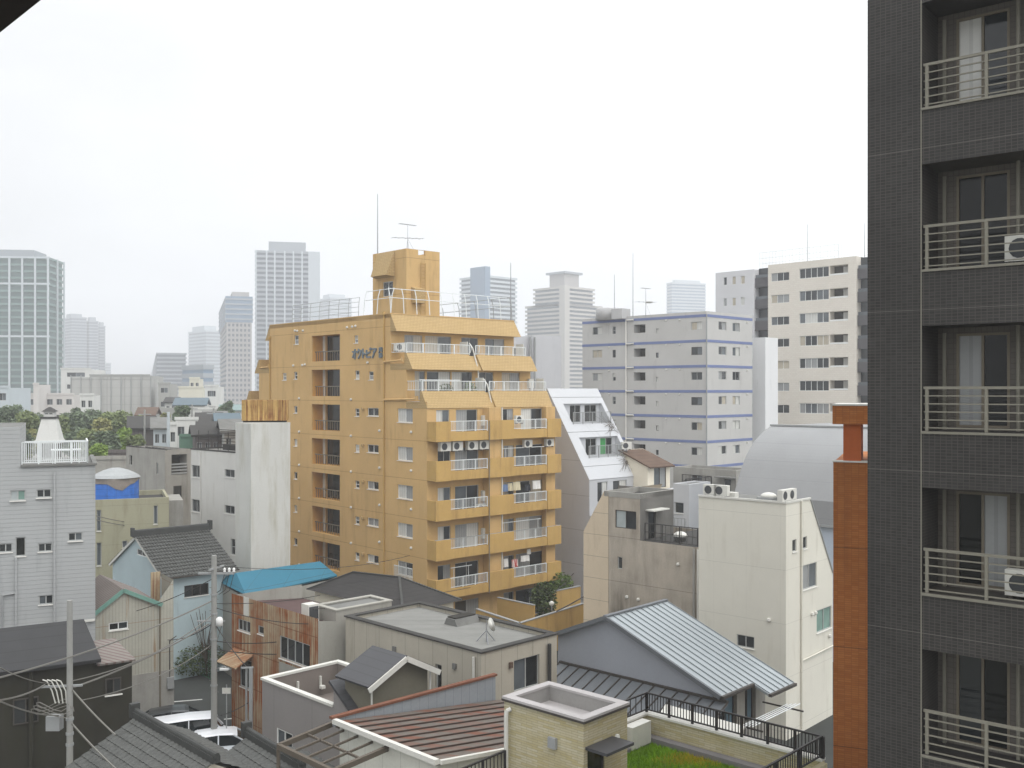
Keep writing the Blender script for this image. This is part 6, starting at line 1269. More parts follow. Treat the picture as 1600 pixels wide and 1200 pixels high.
# ================= cars =================
glass('car_glass', rgb(34, 40, 42), .05, .7); mat('tyre', rgb(36, 36, 35), .9, .1); mat('rim_metal', rgb(150, 152, 154), .4, .05, metal=.5)
def paint(n, c): 
    m = mat(n, c, .3, .04, 1, fine=.01, spec=.5); m.node_tree.nodes['Principled BSDF'].inputs['Coat Weight'].default_value = .6
paint('paint_car_white', rgb(226, 228, 232)); paint('paint_car_silver', rgb(206, 212, 218)); paint('paint_car_black', rgb(40, 44, 46)); mat('lamp_clear', rgb(220, 222, 224), .2, .03); mat('lamp_red', rgb(150, 30, 28), .3, .05)
def car(name, label, P, rz, pm, roofm, Lc=4.4, Wc=1.7, Hc=1.48, boxy=False):
    o = thing(name, label, 'car', P, rz)
    h2 = Wc/2
    if boxy: st = [(-.5, .35, .72), (-.49, .9, .95), (-.2, 1.0, 1.0), (.3, 1.0, 1.0), (.42, .92, .97), (.5, .42, .8)]
    body = [(-.5, .28, .62, .9), (-.47, .22, .84, .97), (-.3, .2, .92, 1), (.18, .2, .9, 1), (.36, .22, .8, .99), (.47, .24, .68, .93), (.5, .3, .58, .82)]
    if boxy: body = [(-.5, .26, .95, .96), (-.48, .22, 1.0, 1), (0, .2, 1.0, 1), (.38, .2, .96, 1), (.47, .22, .8, .97), (.5, .28, .62, .9)]
    q = MB()
    def loft(st, rings):
        pts, fs = [], []; n = len(rings(st[0]))
        for s_ in st: pts += rings(s_)
        for i in range(len(st)-1):
            for k in range(n): fs.append((i*n+k, i*n+(k+1) % n, (i+1)*n+(k+1) % n, (i+1)*n+k))
        fs += [tuple(range(n)), tuple(range(len(st)*n-1, (len(st)-1)*n-1, -1))]; q.add(pts, fs)
    def ring(s_):
        x, z0, z1, w = s_; x *= Lc; w *= h2; return [(x, -w*.94, z0), (x, w*.94, z0), (x, w, z0+(z1-z0)*.35), (x, w, z0+(z1-z0)*.7), (x, w*.9, z1), (x, 0, z1+.03), (x, -w*.9, z1), (x, -w, z0+(z1-z0)*.7), (x, -w, z0+(z1-z0)*.35)]
    loft(body, ring); q.build('body', pm, o, False)
    cabst = ([(-.46, .97, .86), (-.43, Hc*.96, .78), (0, Hc, .8), (.24, Hc*.98, .8), (.40, .98, .88)] if boxy else [(-.40, .90, .80), (-.24, Hc*.955, .70), (-.02, Hc, .72), (.12, Hc*.97, .72), (.33, .82, .84)])
    q = MB(); loft(cabst, lambda s_: [(s_[0]*Lc, -s_[2]*h2*1.08, .8), (s_[0]*Lc, s_[2]*h2*1.08, .8), (s_[0]*Lc, s_[2]*h2*.98, s_[1]-.05), (s_[0]*Lc, 0, s_[1]), (s_[0]*Lc, -s_[2]*h2*.98, s_[1]-.05)]); cabin = q.build('cabin_glass', 'car_glass', o)
    q = MB(); rr = cabst[1:4]; pts = []
    ext = [(rr[0][0]-.03, rr[0][1]-.03, rr[0][2])]+rr+[(rr[2][0]+.04, rr[2][1]-.05, rr[2][2])]
    n = 5
    for s_ in ext: pts += [(s_[0]*Lc, -s_[2]*h2*1.0, s_[1]-.055), (s_[0]*Lc, -s_[2]*h2*.8, s_[1]+.0), (s_[0]*Lc, 0, s_[1]+.025), (s_[0]*Lc, s_[2]*h2*.8, s_[1]+.0), (s_[0]*Lc, s_[2]*h2*1.0, s_[1]-.055)]
    q.add(pts, [(i*n+k, i*n+k+1, (i+1)*n+k+1, (i+1)*n+k) for i in range(len(ext)-1) for k in range(n-1)]); q.build('roof', roofm, o)
    q = MB()
    for sy in (-1, 1):
        for a, b in (((cabst[0][0], cabst[0][1], cabst[0][2]), (rr[0][0], rr[0][1]-.05, rr[0][2])), ((cabst[4][0], cabst[4][1], cabst[4][2]), (rr[2][0], rr[2][1]-.05, rr[2][2])), ((-.03, .88, .92), (-.03, Hc-.06, .74))): q.bar((a[0]*Lc, sy*a[2]*h2*1.06, a[1]), (b[0]*Lc, sy*b[2]*h2*1.0, b[1]), .06, .05)
    q.build('pillar', pm, o)
    for sx in (-.3, .31):
        for sy in (-1, 1):
            q = MB().lathe((0, 0, 0), [(.2, -.1), (.31, -.1), (.31, .1), (.2, .1)], 18); w_ = q.build('wheel', 'tyre', o); w_.location = (sx*Lc, sy*(h2-.1), .31); w_.rotation_euler = (math.pi/2, 0, 0)
            MB().lathe((0, 0, 0), [(.05, -.105), (.19, -.105), (.19, .105), (.05, .105)], 12).build('rim', 'rim_metal', w_)
    for sy in (-1, 1):
        MB().box(.46*Lc, .488*Lc, sy*h2*.68-.16, sy*h2*.68+.16, .56, .68).build('headlight', 'lamp_clear', o); MB().box(-.5*Lc-.01, -.485*Lc, sy*h2*.74-.1, sy*h2*.74+.1, .62, .82).build('tail_light', 'lamp_red', o)
        MB().box(.2*Lc, .2*Lc+.12, sy*h2*1.02-.02 if sy > 0 else -h2*1.02-.16, sy*h2*1.02+.16 if sy > 0 else -h2*1.02+.02, .9, 1.03).build('mirror', pm, o)
    return o
p = G(298, 1119, 1.75); car('parked_car', 'tall white box shaped car parked behind the lower left tile roof', (p.x, p.y, .006), R(20), 'paint_car_white', 'paint_car_white', 3.9, 1.6, 1.80, True)
p = G(346, 1141, 1.45); car('parked_car', 'white rounded saloon car nearest the grey tile roof by the utility pole', (p.x, p.y, .006), R(16), 'paint_car_silver', 'paint_car_white', 4.5, 1.75, 1.47)
p = G(272, 1107, 1.4); car('parked_car', 'black car mostly hidden behind the two white cars', (p.x, p.y, .006), R(20), 'paint_car_black', 'paint_car_black', 4.4, 1.7, 1.45)
# road paint, fences, small yard things
def line(a, b, w_, name='road_marking'):
    A, Bv = G(*a), G(*b); d = (Bv-A).normalized(); n = Vector((-d.y, d.x, 0))*w_/2; z = Vector((0, 0, .011)); q = MB().quad(A-n+z, Bv-n+z, Bv+n+z, A+n+z).build(name, 'paint_white'); q['kind'] = 'structure'
line((210, 1102), (316, 1093), .14); line((295, 1056), (304, 1050), .14); line((350, 1124), (374, 1122), .14); line((208, 1042), (220, 1034), .14)
mat('mesh_green', rgb(64, 100, 76), .7, .4, 1.5, fine=.25)
p0, p1 = G(272, 1037), G(332, 1064); o = thing('hedge_fence', 'green mesh fence with creeper between the corrugated house and the pole', 'fence', p0)
d = p1-p0; q = MB(); leaves(q, 4200, (d.x/2, d.y/2, 1.0), (abs(d.x)/2+.2, abs(d.y)/2+.2, 1.1), .1, 4); q.build('creeper', 'leaf_dark', o); rail(MB(), (0, 0, 0), d, 1.7, 20, .03, (.5,), posts=3).build('mesh_panel', 'mesh_green', o)
q = MB(); leaves(q, 260, (0, 0, 1.0), (.5, .5, .5), .1, 8)
o = thing('bare_shrub', 'thin bare shrub beside the utility pole near the green fence', 'plant', G(322, 1060)); q = MB(); rr = random.Random(2)
for i in range(30):
    a = rr.uniform(0, 6.28); r_ = rr.uniform(.2, 1.1); q.tube((0, 0, rr.uniform(.1, 2)), (r_*math.cos(a), r_*math.sin(a), rr.uniform(1.5, 4.2)), .018, 3)
q.build('branch', 'bark', o)
o = thing('parking_sign', 'small white notice board hanging beside the concrete pole', 'sign', (W(354, 1079, 47.5).x, 47.5, 0)); MB().tube((0, 0, 0), (0, 0, H-(1070-HY)*47.5/F), .03).build('post', 'steel_grey', o); z_ = H-(1079-HY)*47.5/F; MB().box(-.2, .2, -.04, -.031, z_-.14, z_+.14).build('board', 'plastic_white', o)
o = thing('gate_frame', 'grey steel gate frame standing in front of the rusty workshop', 'gate', (W(392, 1100, 44).x, 44, 0)); zt_ = H-(1043-HY)*44/F; MB().bar((0, 0, 0), (0, 0, zt_), .14, .14).build('post', 'steel_grey', o); MB().bar((-.25, .2, 0), (-.25, .2, zt_-.1), .08, .08).build('post', 'steel_grey', o); MB().bar((-.45, .1, zt_-.05), (.1, 0, zt_), .07, .07).build('crossbar', 'steel_grey', o)

# ================= poles and wires =================
mat('pole_conc', rgb(150, 150, 146), .85, .15, .8, stain=.2, stcol=rgb(110, 110, 106), fine=.08); mat('porcelain', rgb(230, 230, 228), .3, .05)
def pole(label, px, ytop, Z, r=.14):
    x = (px-CX)*Z/F; zt_ = H-(ytop-HY)*Z/F; o = thing('utility_pole', label, 'utility pole', (x, Z, 0), 0, 'concrete utility poles'); MB().tube((0, 0, 0), (0, 0, zt_), r*1.15, 14, r*.9).build('shaft', 'pole_conc', o, False); return o, zt_
zat = lambda py, Z: H-(py-HY)*Z/F
pa, za = pole('bare topped concrete utility pole in front of the dark brown house', 109, 938, 35, .105)
z1 = zat(1127, 35); MB().box(-.75, -.28, -.2, .15, z1-.28, z1+.22).build('transformer_box', 'steel_grey', pa)
z2 = zat(1072, 35); MB().bar((-.95, -.1, z2), (.4, .1, z2), .07, .07).build('crossarm', 'steel_grey', pa)
for i in range(4): MB().path([(-.9+.16*i, -.1, z2+.25), (-.75+.16*i, -.1, z2+.2), (-.6+.16*i, -.05, z2-.15), (-.5+.13*i, 0, z2-.6)], .022).build('cable_tail', 'plastic_white', pa)
q = MB()
for k in range(3): q.path([(.0+.1*k*math.cos(a)-.55+.55*math.cos(a), -.12+.25*math.sin(a), zat(1100+k*5, 35)+.16*math.sin(a*2)) for a in [i*.5 for i in range(13)]], .016, 4)
q.build('cable_coil', 'cable', pa); z3 = zat(1165, 35)
for k, zz in enumerate((zat(1125, 35), zat(1148, 35), z3)): MB().tube((0, 0, zz), (0, 0, zz+.09), .135, 12).build('clamp_band', 'steel_grey', pa)
pb, zb = pole('concrete utility pole with insulators rising by the parked white cars', 334.5, 868, 47.5, .135)
zz = zat(896, 47.5); MB().bar((-.75, 0, zz), (.95, 0, zz), .09, .09).build('crossarm', 'steel_grey', pb); zz2 = zat(888, 47.5); MB().bar((-.1, -.45, zz2), (.25, .75, zz2), .08, .08).build('crossarm', 'steel_grey', pb)
for x in (.5, .72, .94): MB().lathe((x, 0, zz+.05), [(.03, 0), (.07, .05), (.05, .1), (.07, .15), (.03, .22)], 10).build('insulator', 'porcelain', pb)
for x in (.5, .72, .94): MB().path([(x, 0, zz), (x-.08, 0, zz-.3), (x-.2, 0, zz-.8), (x-.5, 0, zz-1.0)], .016).build('cable_tail', 'cable_dark', pb)
z4 = zat(972, 47.5); MB().lathe((.28, -.1, z4-.18), [(.05, 0), (.17, .04), (.17, .35), (.08, .44)], 12).build('transformer_can', 'porcelain', pb, True)
MB().bar((-.8, 0, z4+.05), (.5, 0, z4+.05), .07, .07).build('crossarm', 'steel_grey', pb)
z5 = zat(1045, 47.5); MB().path([(.12, 0, z5), (.5, -.1, z5+.15), (.8, -.15, z5)], .025).build('lamp_arm', 'steel_grey', pb); MB().box(.32, .72, -.22, -.05, z5-.02, z5+.06).build('lamp_head', 'porcelain', pb)
for py in (930, 960, 1000, 1031, 1072): MB().tube((0, 0, zat(py, 47.5)), (0, 0, zat(py, 47.5)+.08), .165, 12).build('clamp_band', 'steel_grey', pb)
for i in range(10): MB().tube((-.22 if i % 2 else .22, 0, 3.2+i*.55), (0, 0, 3.2+i*.55), .014, 4).build('step_bolt', 'cable', pb)
def wire(a, b, sag, label, r=.022, m='cable', n=14):
    A, Bv = W(*a), W(*b); pts = [A.lerp(Bv, i/n)-Vector((0, 0, sag*4*(i/n)*(1-i/n))) for i in range(n+1)]; c0 = pts[0].copy()
    o = MB().path([p-c0 for p in pts], r*1.35, 4).build('overhead_wire', m); o.location = c0; tag(o, label, 'wire', 'overhead wires')
PA, PB = 35, 47.5
for k, (a, b, s, lb, r_) in enumerate((
    ((-20, 1064, 30), (331, 939, PB), .25, 'pale overhead wire from the left photo edge up to the second utility pole', .024),
    ((112, 1075, PA), (326, 975, PB), .2, 'overhead wire joining the near pole to the white transformer can', .024),
    ((0, 1094, 26), (70, 1070, PA), .08, 'short sagging wire ending at the cable bundle on the near pole', .02),
    ((0, 1096, 26), (92, 1118, PA), .1, 'sagging wire dropping to the grey box on the near pole', .02),
    ((0, 1043, 28), (80, 1068, PA), .1, 'thin wire descending from the left edge to the near pole crossarm', .012),
    ((113, 1078, PA), (180, 1148, 33), .05, 'service wire slanting down from the near pole to the tile roof', .02),
    ((112, 1130, PA), (185, 1205, 31), .05, 'lower service wire running down to the lower left tile roof', .022),
    ((128, 1094, PA), (330, 1008, PB), .35, 'lowest thin wire stretched between the two utility poles', .014),
    ((338, 943, PB), (500, 930, 56), .15, 'wire from the second pole across the blue roof', .016),
    ((338, 1002, PB), (540, 977, 50), .4, 'upper cable from the second pole across the rusty workshop', .02),
    ((338, 1015, PB), (540, 1010, 50), .3, 'lower cable from the second pole across the workshop window', .02),
    ((490, 952, 47), (735, 918, 66), .1, 'thin wire over the dark hipped roof toward the ochre block', .016),
    ((870, 955, 60), (1000, 842, 150), 1.2, 'wire rising to the right past the white side wall beside the ochre block', .03),
    ((866, 925, 70), (912, 872, 92), .3, 'short wire crossing the lower white side wall', .025),
    ((331, 905, PB), (150, 968, 54), .3, 'dark wire from the second pole to the corrugated gable house', .016),
    ((336, 884, PB), (640, 868, 72), .5, 'long thin wire from the second pole toward the ochre left wall', .014),
    ((338, 950, PB), (497, 975, 46.5), .2, 'wire from the second pole to the corner of the rusty workshop', .016),
    ((338, 978, PB), (388, 1045, 44), .1, 'short cable from the transformer can to the steel gate frame', .016),
    ((331, 975, PB), (262, 1000, 52), .2, 'short cable from the second pole to the meter box wall', .016),
    ((112, 1064, PA), (333, 960, PB), .45, 'sagging middle wire strung between the two utility poles', .016),
    ((150, 806, 66), (272, 815, 76), .3, 'upper thin wire across the khaki building', .022),
    ((150, 812, 66), (272, 817, 76), .35, 'lower thin wire across the khaki building', .022),
    ((345, 1118, PB), (388, 1098, 44), .06, 'thin cable between the second pole and the steel gate frame', .014))):
    wire(a, b, s, lb, r_, 'cable_dark' if a[0] > 330 else 'cable')

# ================= dark eave of the viewpoint building, top left =================
mat('eave_dark', rgb(40, 36, 34), .9, .2, 2)
A, Bv = W(-260, 258, 3.0), W(330, -212, 3.0); d = (Bv-A).normalized(); n = Vector((-d.z, 0, d.x))
if n.z < 0: n = -n
o = thing('roof_eave', 'dark sloping eave edge at the top left corner of the view', 'eave', A); V = [Vector(), Bv-A, Bv-A+n*.5, n*.5]; q = MB()
q.add([v for v in V]+[v+Vector((0, -.25, 0)) for v in V], [(3, 2, 1, 0), (4, 5, 6, 7), (0, 1, 5, 4), (1, 2, 6, 5), (2, 3, 7, 6), (3, 0, 4, 7)]); q.build('eave_board', 'eave_dark', o)

# ================= far towers =================
def tower(name, label, px0, pxc, px1, ytop, Z, azR, wallm, bandm, fh=3.0, band=1.15, over=.9, fins=0, finm=None, pent=None, zb=0, crown=0, ftop=None):
    b = B(name, pxc, Z, azR, label, 'tower', 'far towers')
    x1, y1 = max(4, b.xR(px1)), max(4, b.yL(px0)); zt = b.z(ytop, 0, 0)
    b.part('core', MB().box(0, x1, 0, y1, 0, zt), wallm)
    nf = min(98, int(zt/fh)); me = MB().box(-over, x1+over, -over, y1+over, 0, band).mesh('floor_band', bandm)
    if nf > 0 and bandm:
        for i in range(nf): put('floor_band', me, b.root, (0, 0, zt-band-i*fh+.02))
    if fins:
        f = MB().box(-over-.25, -over+.25, -.35, .35, 0, zt+.5).mesh('fin', finm); n = fins
        for i in range(n+1): put('fin', f, b.root, (0, y1*i/n, 0))
        f2 = MB().box(-.35, .35, -over-.25, -over+.25, 0, zt+.5).mesh('fin', finm); m = max(1, round(fins*x1/y1))
        for i in range(m+1): put('fin', f2, b.root, (x1*i/m, 0, 0))
    if pent:
        f0, f1, h_ = pent; b.part('penthouse', MB().box(x1*.12, x1*.88, y1*f0, y1*f1, zt+.03, zt+h_), bandm or wallm)
    return b, x1, y1, zt
mat('tw_glass', rgb(92, 122, 116), .4, .2, .12, spec=.5, fine=.02); mat('tw_white', rgb(184, 191, 195), .8, .05, .1, fine=.02); mat('tw_grey', rgb(148, 154, 159), .8, .06, .1, fine=.02); mat('tw_dark', rgb(84, 94, 106), .7, .15, .1, fine=.02); mat('tw_blue', rgb(96, 122, 146), .4, .15, .1, spec=.5, fine=.02); mat('tw_tan', rgb(164, 160, 156), .8, .06, .1, fine=.02); mat('tw_beige', rgb(178, 174, 166), .8, .06, .1, fine=.02)
mat('tw_greendk', rgb(62, 90, 86), .5, .3, .2, fine=.05)
gt = B('tower_block', -45, 455, 84, 'tall glassy green tower with a white frame grid at the far left', 'tower', 'far towers')
gx = gt.xR(76); gy = gt.on(97, x=gx); gz = gt.z(402, gx*.7, 0); gt.part('core', MB().box(0, gx, 0, gy, 0, gz), 'tw_greendk')
fb_ = MB().box(-.7, gx+.7, -.7, gy+.7, 0, .95).mesh('floor_band', 'tw_glass')
for i in range(27): put('floor_band', fb_, gt.root, (0, 0, gz-.9-3.0*i))
ff_ = MB().box(-.4, .4, -1.1, -.5, 0, gz+.3).mesh('fin', 'tw_white')
for i in range(7): put('fin', ff_, gt.root, (gx*i/6, 0, 0))
for yy in (gy*.5, gy): put('fin', ff_, gt.root, (gx+.1, yy, 0), math.pi/2)
for zz in (gz-.5, gz-12.5, gz-36.5): gt.part('beam', MB().box(-.8, gx+.8, -1.0, -.45, zz, zz+.8), 'tw_white')
gt.part('penthouse', MB().box(gx*.3, gx*.8, 1, gy-1, gz+.1, gz+3.5), 'tw_grey')
for a, b_, c, yt, Z, lb in ((96, 112, 135, 495, 1050, 'hazy pair of slabs behind the green glass tower, taller left one'), (134, 140, 153, 501, 1060, 'hazy slab tower in the middle behind the green glass tower'), (152, 156, 164, 509, 1080, 'hazy slab tower at the right end behind the green glass tower')): tower('tower_block', lb, a, b_, c, yt, Z, 50, 'tw_dark', 'tw_grey', 3.2, 1.4, .6, pent=(.25, .7, 4))
tower('tower_block', 'tiny pale tower on the skyline right of the hazy slabs', 163, 167, 173, 567, 1150, 50, 'tw_grey', 'tw_white', 3.2, 1.6, .4)
tower('tower_block', 'mid-height hazy apartment tower with a dark left side above the netted building', 237, 246, 290, 551, 720, 70, 'tw_dark', 'tw_grey', 3.0, 1.3, .8, pent=(.1, .5, 3))
tower('tower_block', 'pale hazy tower with a curved crown left of the brown and blue tower', 295, 322, 346, 516, 980, 50, 'tw_grey', 'tw_white', 3.4, 1.8, .5, pent=(.2, .9, 5))
tower('office_block', 'low hazy office block with blue windows below the pale hazy tower', 285, 318, 333, 570, 430, 50, 'tw_blue', 'tw_grey', 3.6, 2.0, .3)
b, x1, y1, zt = tower('tower_block', 'tower with blue glass top floors over a brown window grid', 344.5, 355, 392, 463, 620, 72, 'tw_dark', 'tw_tan', 3.1, 1.5, .5, 0, None)
b.part('glass_crown', MB().box(-1.0, x1+1.0, -1.0, y1+1, zt-16, zt+.1), 'tw_blue')
for i in range(5): b.part('crown_band', MB().box(-1.4, x1+1.4, -1.4, y1+1.4, zt-14.5+i*3.1, zt-13.6+i*3.1), 'tw_grey')
b.part('roof_screen', MB().box(3, x1-1, 1, y1-1, zt+.12, zt+3), 'tw_tan')
f = MB().box(-.5, .5, -1.0, -.4, 0, zt-16).mesh('pier', 'tw_tan')
for i in range(7): put('pier', f, b.root, (x1*i/6, 0, 0))
b, x1, y1, zt = tower('tower_block', 'tall grey ribbed tower with a rooftop block left of the ochre block', 389, 400, 497, 391, 640, 78, 'tw_dark', 'tw_grey', 3.05, 1.5, .7, 0)
f = MB().box(-.5, .5, -1.2, -.5, 0, zt-.1).mesh('pier', 'tw_white')
for fx in (0, .17, .3, .46, .6, .74, .9, 1.0): put('pier', f, b.root, (x1*fx, 0, 0))
b.part('rooftop_block', MB().box(x1*.2, x1*.8, 1, y1-1, zt+.05, zt+6), 'tw_grey'); b.part('side_panel', MB().box(x1*.84, x1+1.2, -.95, -.2, 0, zt), 'tw_white')
tower('tower_block', 'pale hazy tower just behind the roof fence of the ochre block', 497, 516, 549, 464, 1000, 60, 'tw_grey', 'tw_white', 3.2, 1.7, .5, pent=(.3, .8, 4))
b, x1, y1, zt = tower('tower_block', 'hazy tower with a dark blue stair shaft above the top right of the ochre block', 721, 758, 805, 430, 690, 48, 'tw_dark', 'tw_white', 3.05, 1.5, 1.0)
b.part('stair_shaft', MB().box(-1.5, x1*.12, -1.5, y1*.55, 0, zt+6), 'tw_blue')
for i, (x0, xm_, x1p, yt, lb) in enumerate(((824, 882, 938, 474, 'low'),)):
    b, x1, y1, zt = tower('tower_block', 'stepped beige tower with a flared top cap behind the blue banded building', x0, xm_, x1p, yt, 700, 46, 'tw_dark', 'tw_beige', 3.0, 1.45, 1.2)
    zz = b.z(447, 0, 0); b.part('upper_core', MB().box(0, x1*.78, 0, y1*.78, zt+.03, zz), 'tw_dark'); me = MB().box(-1.2, x1*.78+1.2, -1.2, y1*.78+1.2, 0, 1.45).mesh('floor_band', 'tw_beige')
    for k in range(int((zz-zt)/3.0)+1): put('floor_band', me, b.root, (0, 0, zz-1.45-3.0*k))
    z2 = b.z(424, 0, 0); b.part('top_drum', MB().box(-.5, x1*.38, -.5, y1*.38, zz+.02, z2-1.5), 'tw_tan'); b.part('top_cap', MB().box(-2.0, x1*.44, -2.0, y1*.44, z2-1.49, z2), 'tw_grey'); b.part('corner_shaft', MB().box(-2, 3.2, -2, 3.2, 0, zz+.5), 'tw_beige')
tower('tower_block', 'faint pale blue tower between the blue banded and beige buildings', 1042, 1050, 1102, 441, 1040, 70, 'tw_blue', 'tw_white', 3.2, 1.7, .5, pent=(.2, .7, 3))

# ================= low town to the left =================
GR = 'low buildings across the canal'
def low(label, px0, px1, ytop, Z, azR, wm_, rm='roof_grey', rows_=0, cols=0, gable=None, depth=8, nm='building', st='s2'):
    b = B(nm, px0, Z, azR, label, 'building', GR); x1 = b.xR(px1); zt = b.z(ytop, x1/2, 0); ops = []
    for r_ in range(rows_):
        for c in range(cols):
            w_ = x1/cols; ops.append((w_*(c+.2), w_*(c+.8), zt-1.9-3.0*r_, zt-.8-3.0*r_))
    q = MB(); b.facade(q, 'R', 0, 0, x1, 0, zt, ops, .25); q.quad((0, 0, 0), (0, depth, 0), (0, depth, zt), (0, 0, zt)); q.quad((x1, 0, 0), (x1, depth, 0), (x1, depth, zt), (x1, 0, zt)); q.quad((0, depth, 0), (x1, depth, 0), (x1, depth, zt), (0, depth, zt)); b.part('wall', q, wm_)
    for o in ops: b.win('R', 0, o, st, .2, ('glass_dark', 'glass_grey'), sill=False)
    if gable:
        h_ = gable; b.part('roof', MB().slab((-.4, -.5, zt-.05), (x1+.4, -.5, zt-.05), (x1+.4, depth/2, zt+h_), (-.4, depth/2, zt+h_), .2).slab((-.4, depth/2, zt+h_), (x1+.4, depth/2, zt+h_), (x1+.4, depth+.5, zt-.05), (-.4, depth+.5, zt-.05), .2).add([(0, 0, zt), (0, depth, zt), (0, depth/2, zt+h_-.2)], [(0, 1, 2)]).add([(x1, 0, zt), (x1, depth, zt), (x1, depth/2, zt+h_-.2)], [(0, 2, 1)]), rm)
    else: b.part('roof', MB().quad((0, 0, zt+.001), (x1, 0, zt+.001), (x1, depth, zt+.001), (0, depth, zt+.001)), rm); b.part('parapet', MB().box(-.1, x1+.1, -.1, .15, zt+.003, zt+.35), wm_)
    return b, x1, zt
mat('net_grey', rgb(176, 176, 172), .95, .25, .06, stain=.5, stcol=rgb(136, 136, 132), streak=3, pats=(('v', 3.6, 0, .15, .25), ('h', 1.8, 0, .1, .15)), stscale=.25)
mat('town_white', rgb(206, 206, 202), .85, .12, .3, stain=.2, stcol=rgb(150, 148, 142)); mat('town_pink', rgb(200, 196, 192), .85, .1, .3); mat('town_cream', rgb(206, 203, 188), .85, .1, .3); mat('town_grey', rgb(160, 160, 156), .85, .15, .3); mat('town_blue', rgb(186, 194, 198), .85, .1, .3); mat('roof_blue', rgb(96, 110, 118), .8, .2, .4); mat('roof_teal', rgb(126, 144, 142), .8, .2, .4); mat('town_dark', rgb(104, 98, 96), .9, .2, .4, pats=(('v', .5, 0, .06, .3),)); mat('town_green', rgb(96, 128, 110), .8, .3, .5)
b, x1, zt = low('large building wrapped in pale grey scaffold netting', 111, 236, 592, 215, 78, 'net_grey', depth=14)
for i in range(9): b.part('scaffold_pole', MB().tube((x1*i/8, -.2, 0), (x1*i/8, -.2, zt+.8), .1, 5), 'steel_grey')
low('wide pale building with a plant room behind the netted building', 140, 234, 587, 240, 82, 'town_grey', depth=16); low('striped office block between green tower and netted building', 95, 142, 577, 250, 82, 'town_white', rows_=4, cols=1, depth=14)
low('pinkish low block with small openings under the green glass tower', 40, 115, 617, 190, 80, 'town_pink', rows_=2, cols=5, depth=12); low('pale blue white block at the far left edge above the trees', -25, 13, 606, 150, 82, 'town_blue', rows_=3, cols=2, depth=10)
low('narrow pink shaft building rising in front of the green glass tower', 52, 60, 601, 185, 80, 'town_pink', depth=8); low('small white block with balconies in front of the netted building', 125, 146, 618, 160, 75, 'town_white', rows_=3, cols=2, depth=8)
low('cream building with a blank front right of the netted building', 279, 318, 606, 205, 80, 'town_cream', depth=12); low('cream stair tower topping the blank cream building', 296, 312, 592, 208, 80, 'town_cream', rows_=1, cols=2, depth=6)
low('white apartment block with four balcony rows beside the rusty tank', 320, 341, 604, 190, 80, 'town_white', rows_=5, cols=1, depth=10, st='s4'); low('grey apartment block with balconies left of the cream building', 247, 266, 600, 215, 80, 'town_grey', rows_=6, cols=1, depth=10)
low('low blue roofed workshop in front of the cream building', 273, 320, 632, 180, 78, 'town_white', 'roof_blue', 1, 4, 1.2); low('white two storey house with dark window strip beyond the dark tree', 294, 346, 640, 150, 75, 'town_white', 'roof_teal', 2, 5, None); low('white fronted house with wide windows above the green sheet fence', 274, 309, 656, 118, 74, 'town_white', 'roof_grey', 1, 2, None)
low('grey tiled house left of the concrete mast', 203, 240, 668, 128, 70, 'town_dark', 'roof_dark', 0, 0, 1.4, 7, 'house'); low('small pale house with a white gable by the concrete mast', 240, 262, 668, 122, 70, 'town_blue', 'roof_grey', 1, 2, 1.2, 6, 'house'); low('green sheet metal shed behind the white painted block', 282, 304, 683, 105, 70, 'town_green', 'roof_dark', 0, 0, None, 5, 'shed')
low('grey roofed house just right of the white fronted house', 310, 345, 662, 120, 72, 'town_grey', 'roof_dark', 1, 3, 1.3, 7, 'house'); low('white walled house just left of the rusty tank', 340, 372, 660, 112, 72, 'town_white', 'roof_blue', 1, 3, 1.0, 6, 'house'); low('brown roofed bungalow among the trees near the netted building', 214, 240, 648, 165, 78, 'town_grey', 'brown_roof', 1, 3, 1.2, 7, 'house'); low('dark weathered row house below the town left of the rusty tank', 305, 370, 678, 98, 70, 'town_dark', 'roof_dark', 1, 5, .8, 6, 'house')
low('pale low house partly hidden by the rusty tank base', 345, 378, 640, 165, 75, 'town_white', 'roof_teal', 1, 3, .8, 7, 'house'); low('long grey retaining block below the trees by the canal', 140, 200, 718, 95, 80, 'conc', 'conc', 0, 0, None, 2, 'quay_wall'); low('dark quay shed at the right of the lighthouse trees', 140, 205, 708, 101, 80, 'town_dark', 'roof_dark', 0, 0, None, 3, 'shed')
low('small white house with a dark window row above the grey roofed house', 318, 350, 652, 135, 76, 'town_white', 'roof_grey', 1, 3, .8, 6, 'house'); low('narrow white house with two dark windows right of the concrete mast', 264, 276, 664, 112, 72, 'town_white', 'roof_grey', 2, 1, None, 5, 'house'); low('grey flat house under the cream building at the end of the lane', 252, 274, 640, 175, 80, 'town_grey', 'roof_grey', 2, 3, None, 7, 'house')
low('tiny white house left of the blue roofed workshop', 258, 275, 628, 190, 80, 'town_white', 'roof_dark', 1, 2, .9, 6, 'house'); low('pale flat roofed house with a long window by the round dark tree', 296, 330, 648, 142, 76, 'town_white', 'roof_grey', 1, 1, None, 6, 'house', 's5'); low('weathered grey house with a pale gable just left of the rusty tank', 350, 380, 672, 96, 70, 'town_grey', 'roof_grey', 1, 2, 1.0, 6, 'house')
low('long low white terrace house behind the dark weathered row house', 312, 362, 668, 104, 72, 'town_white', 'roof_dark', 1, 6, .6, 5, 'house'); low('tall thin grey block between netted building and cream building', 237, 248, 612, 230, 82, 'town_grey', 'roof_grey', 5, 1, None, 8)
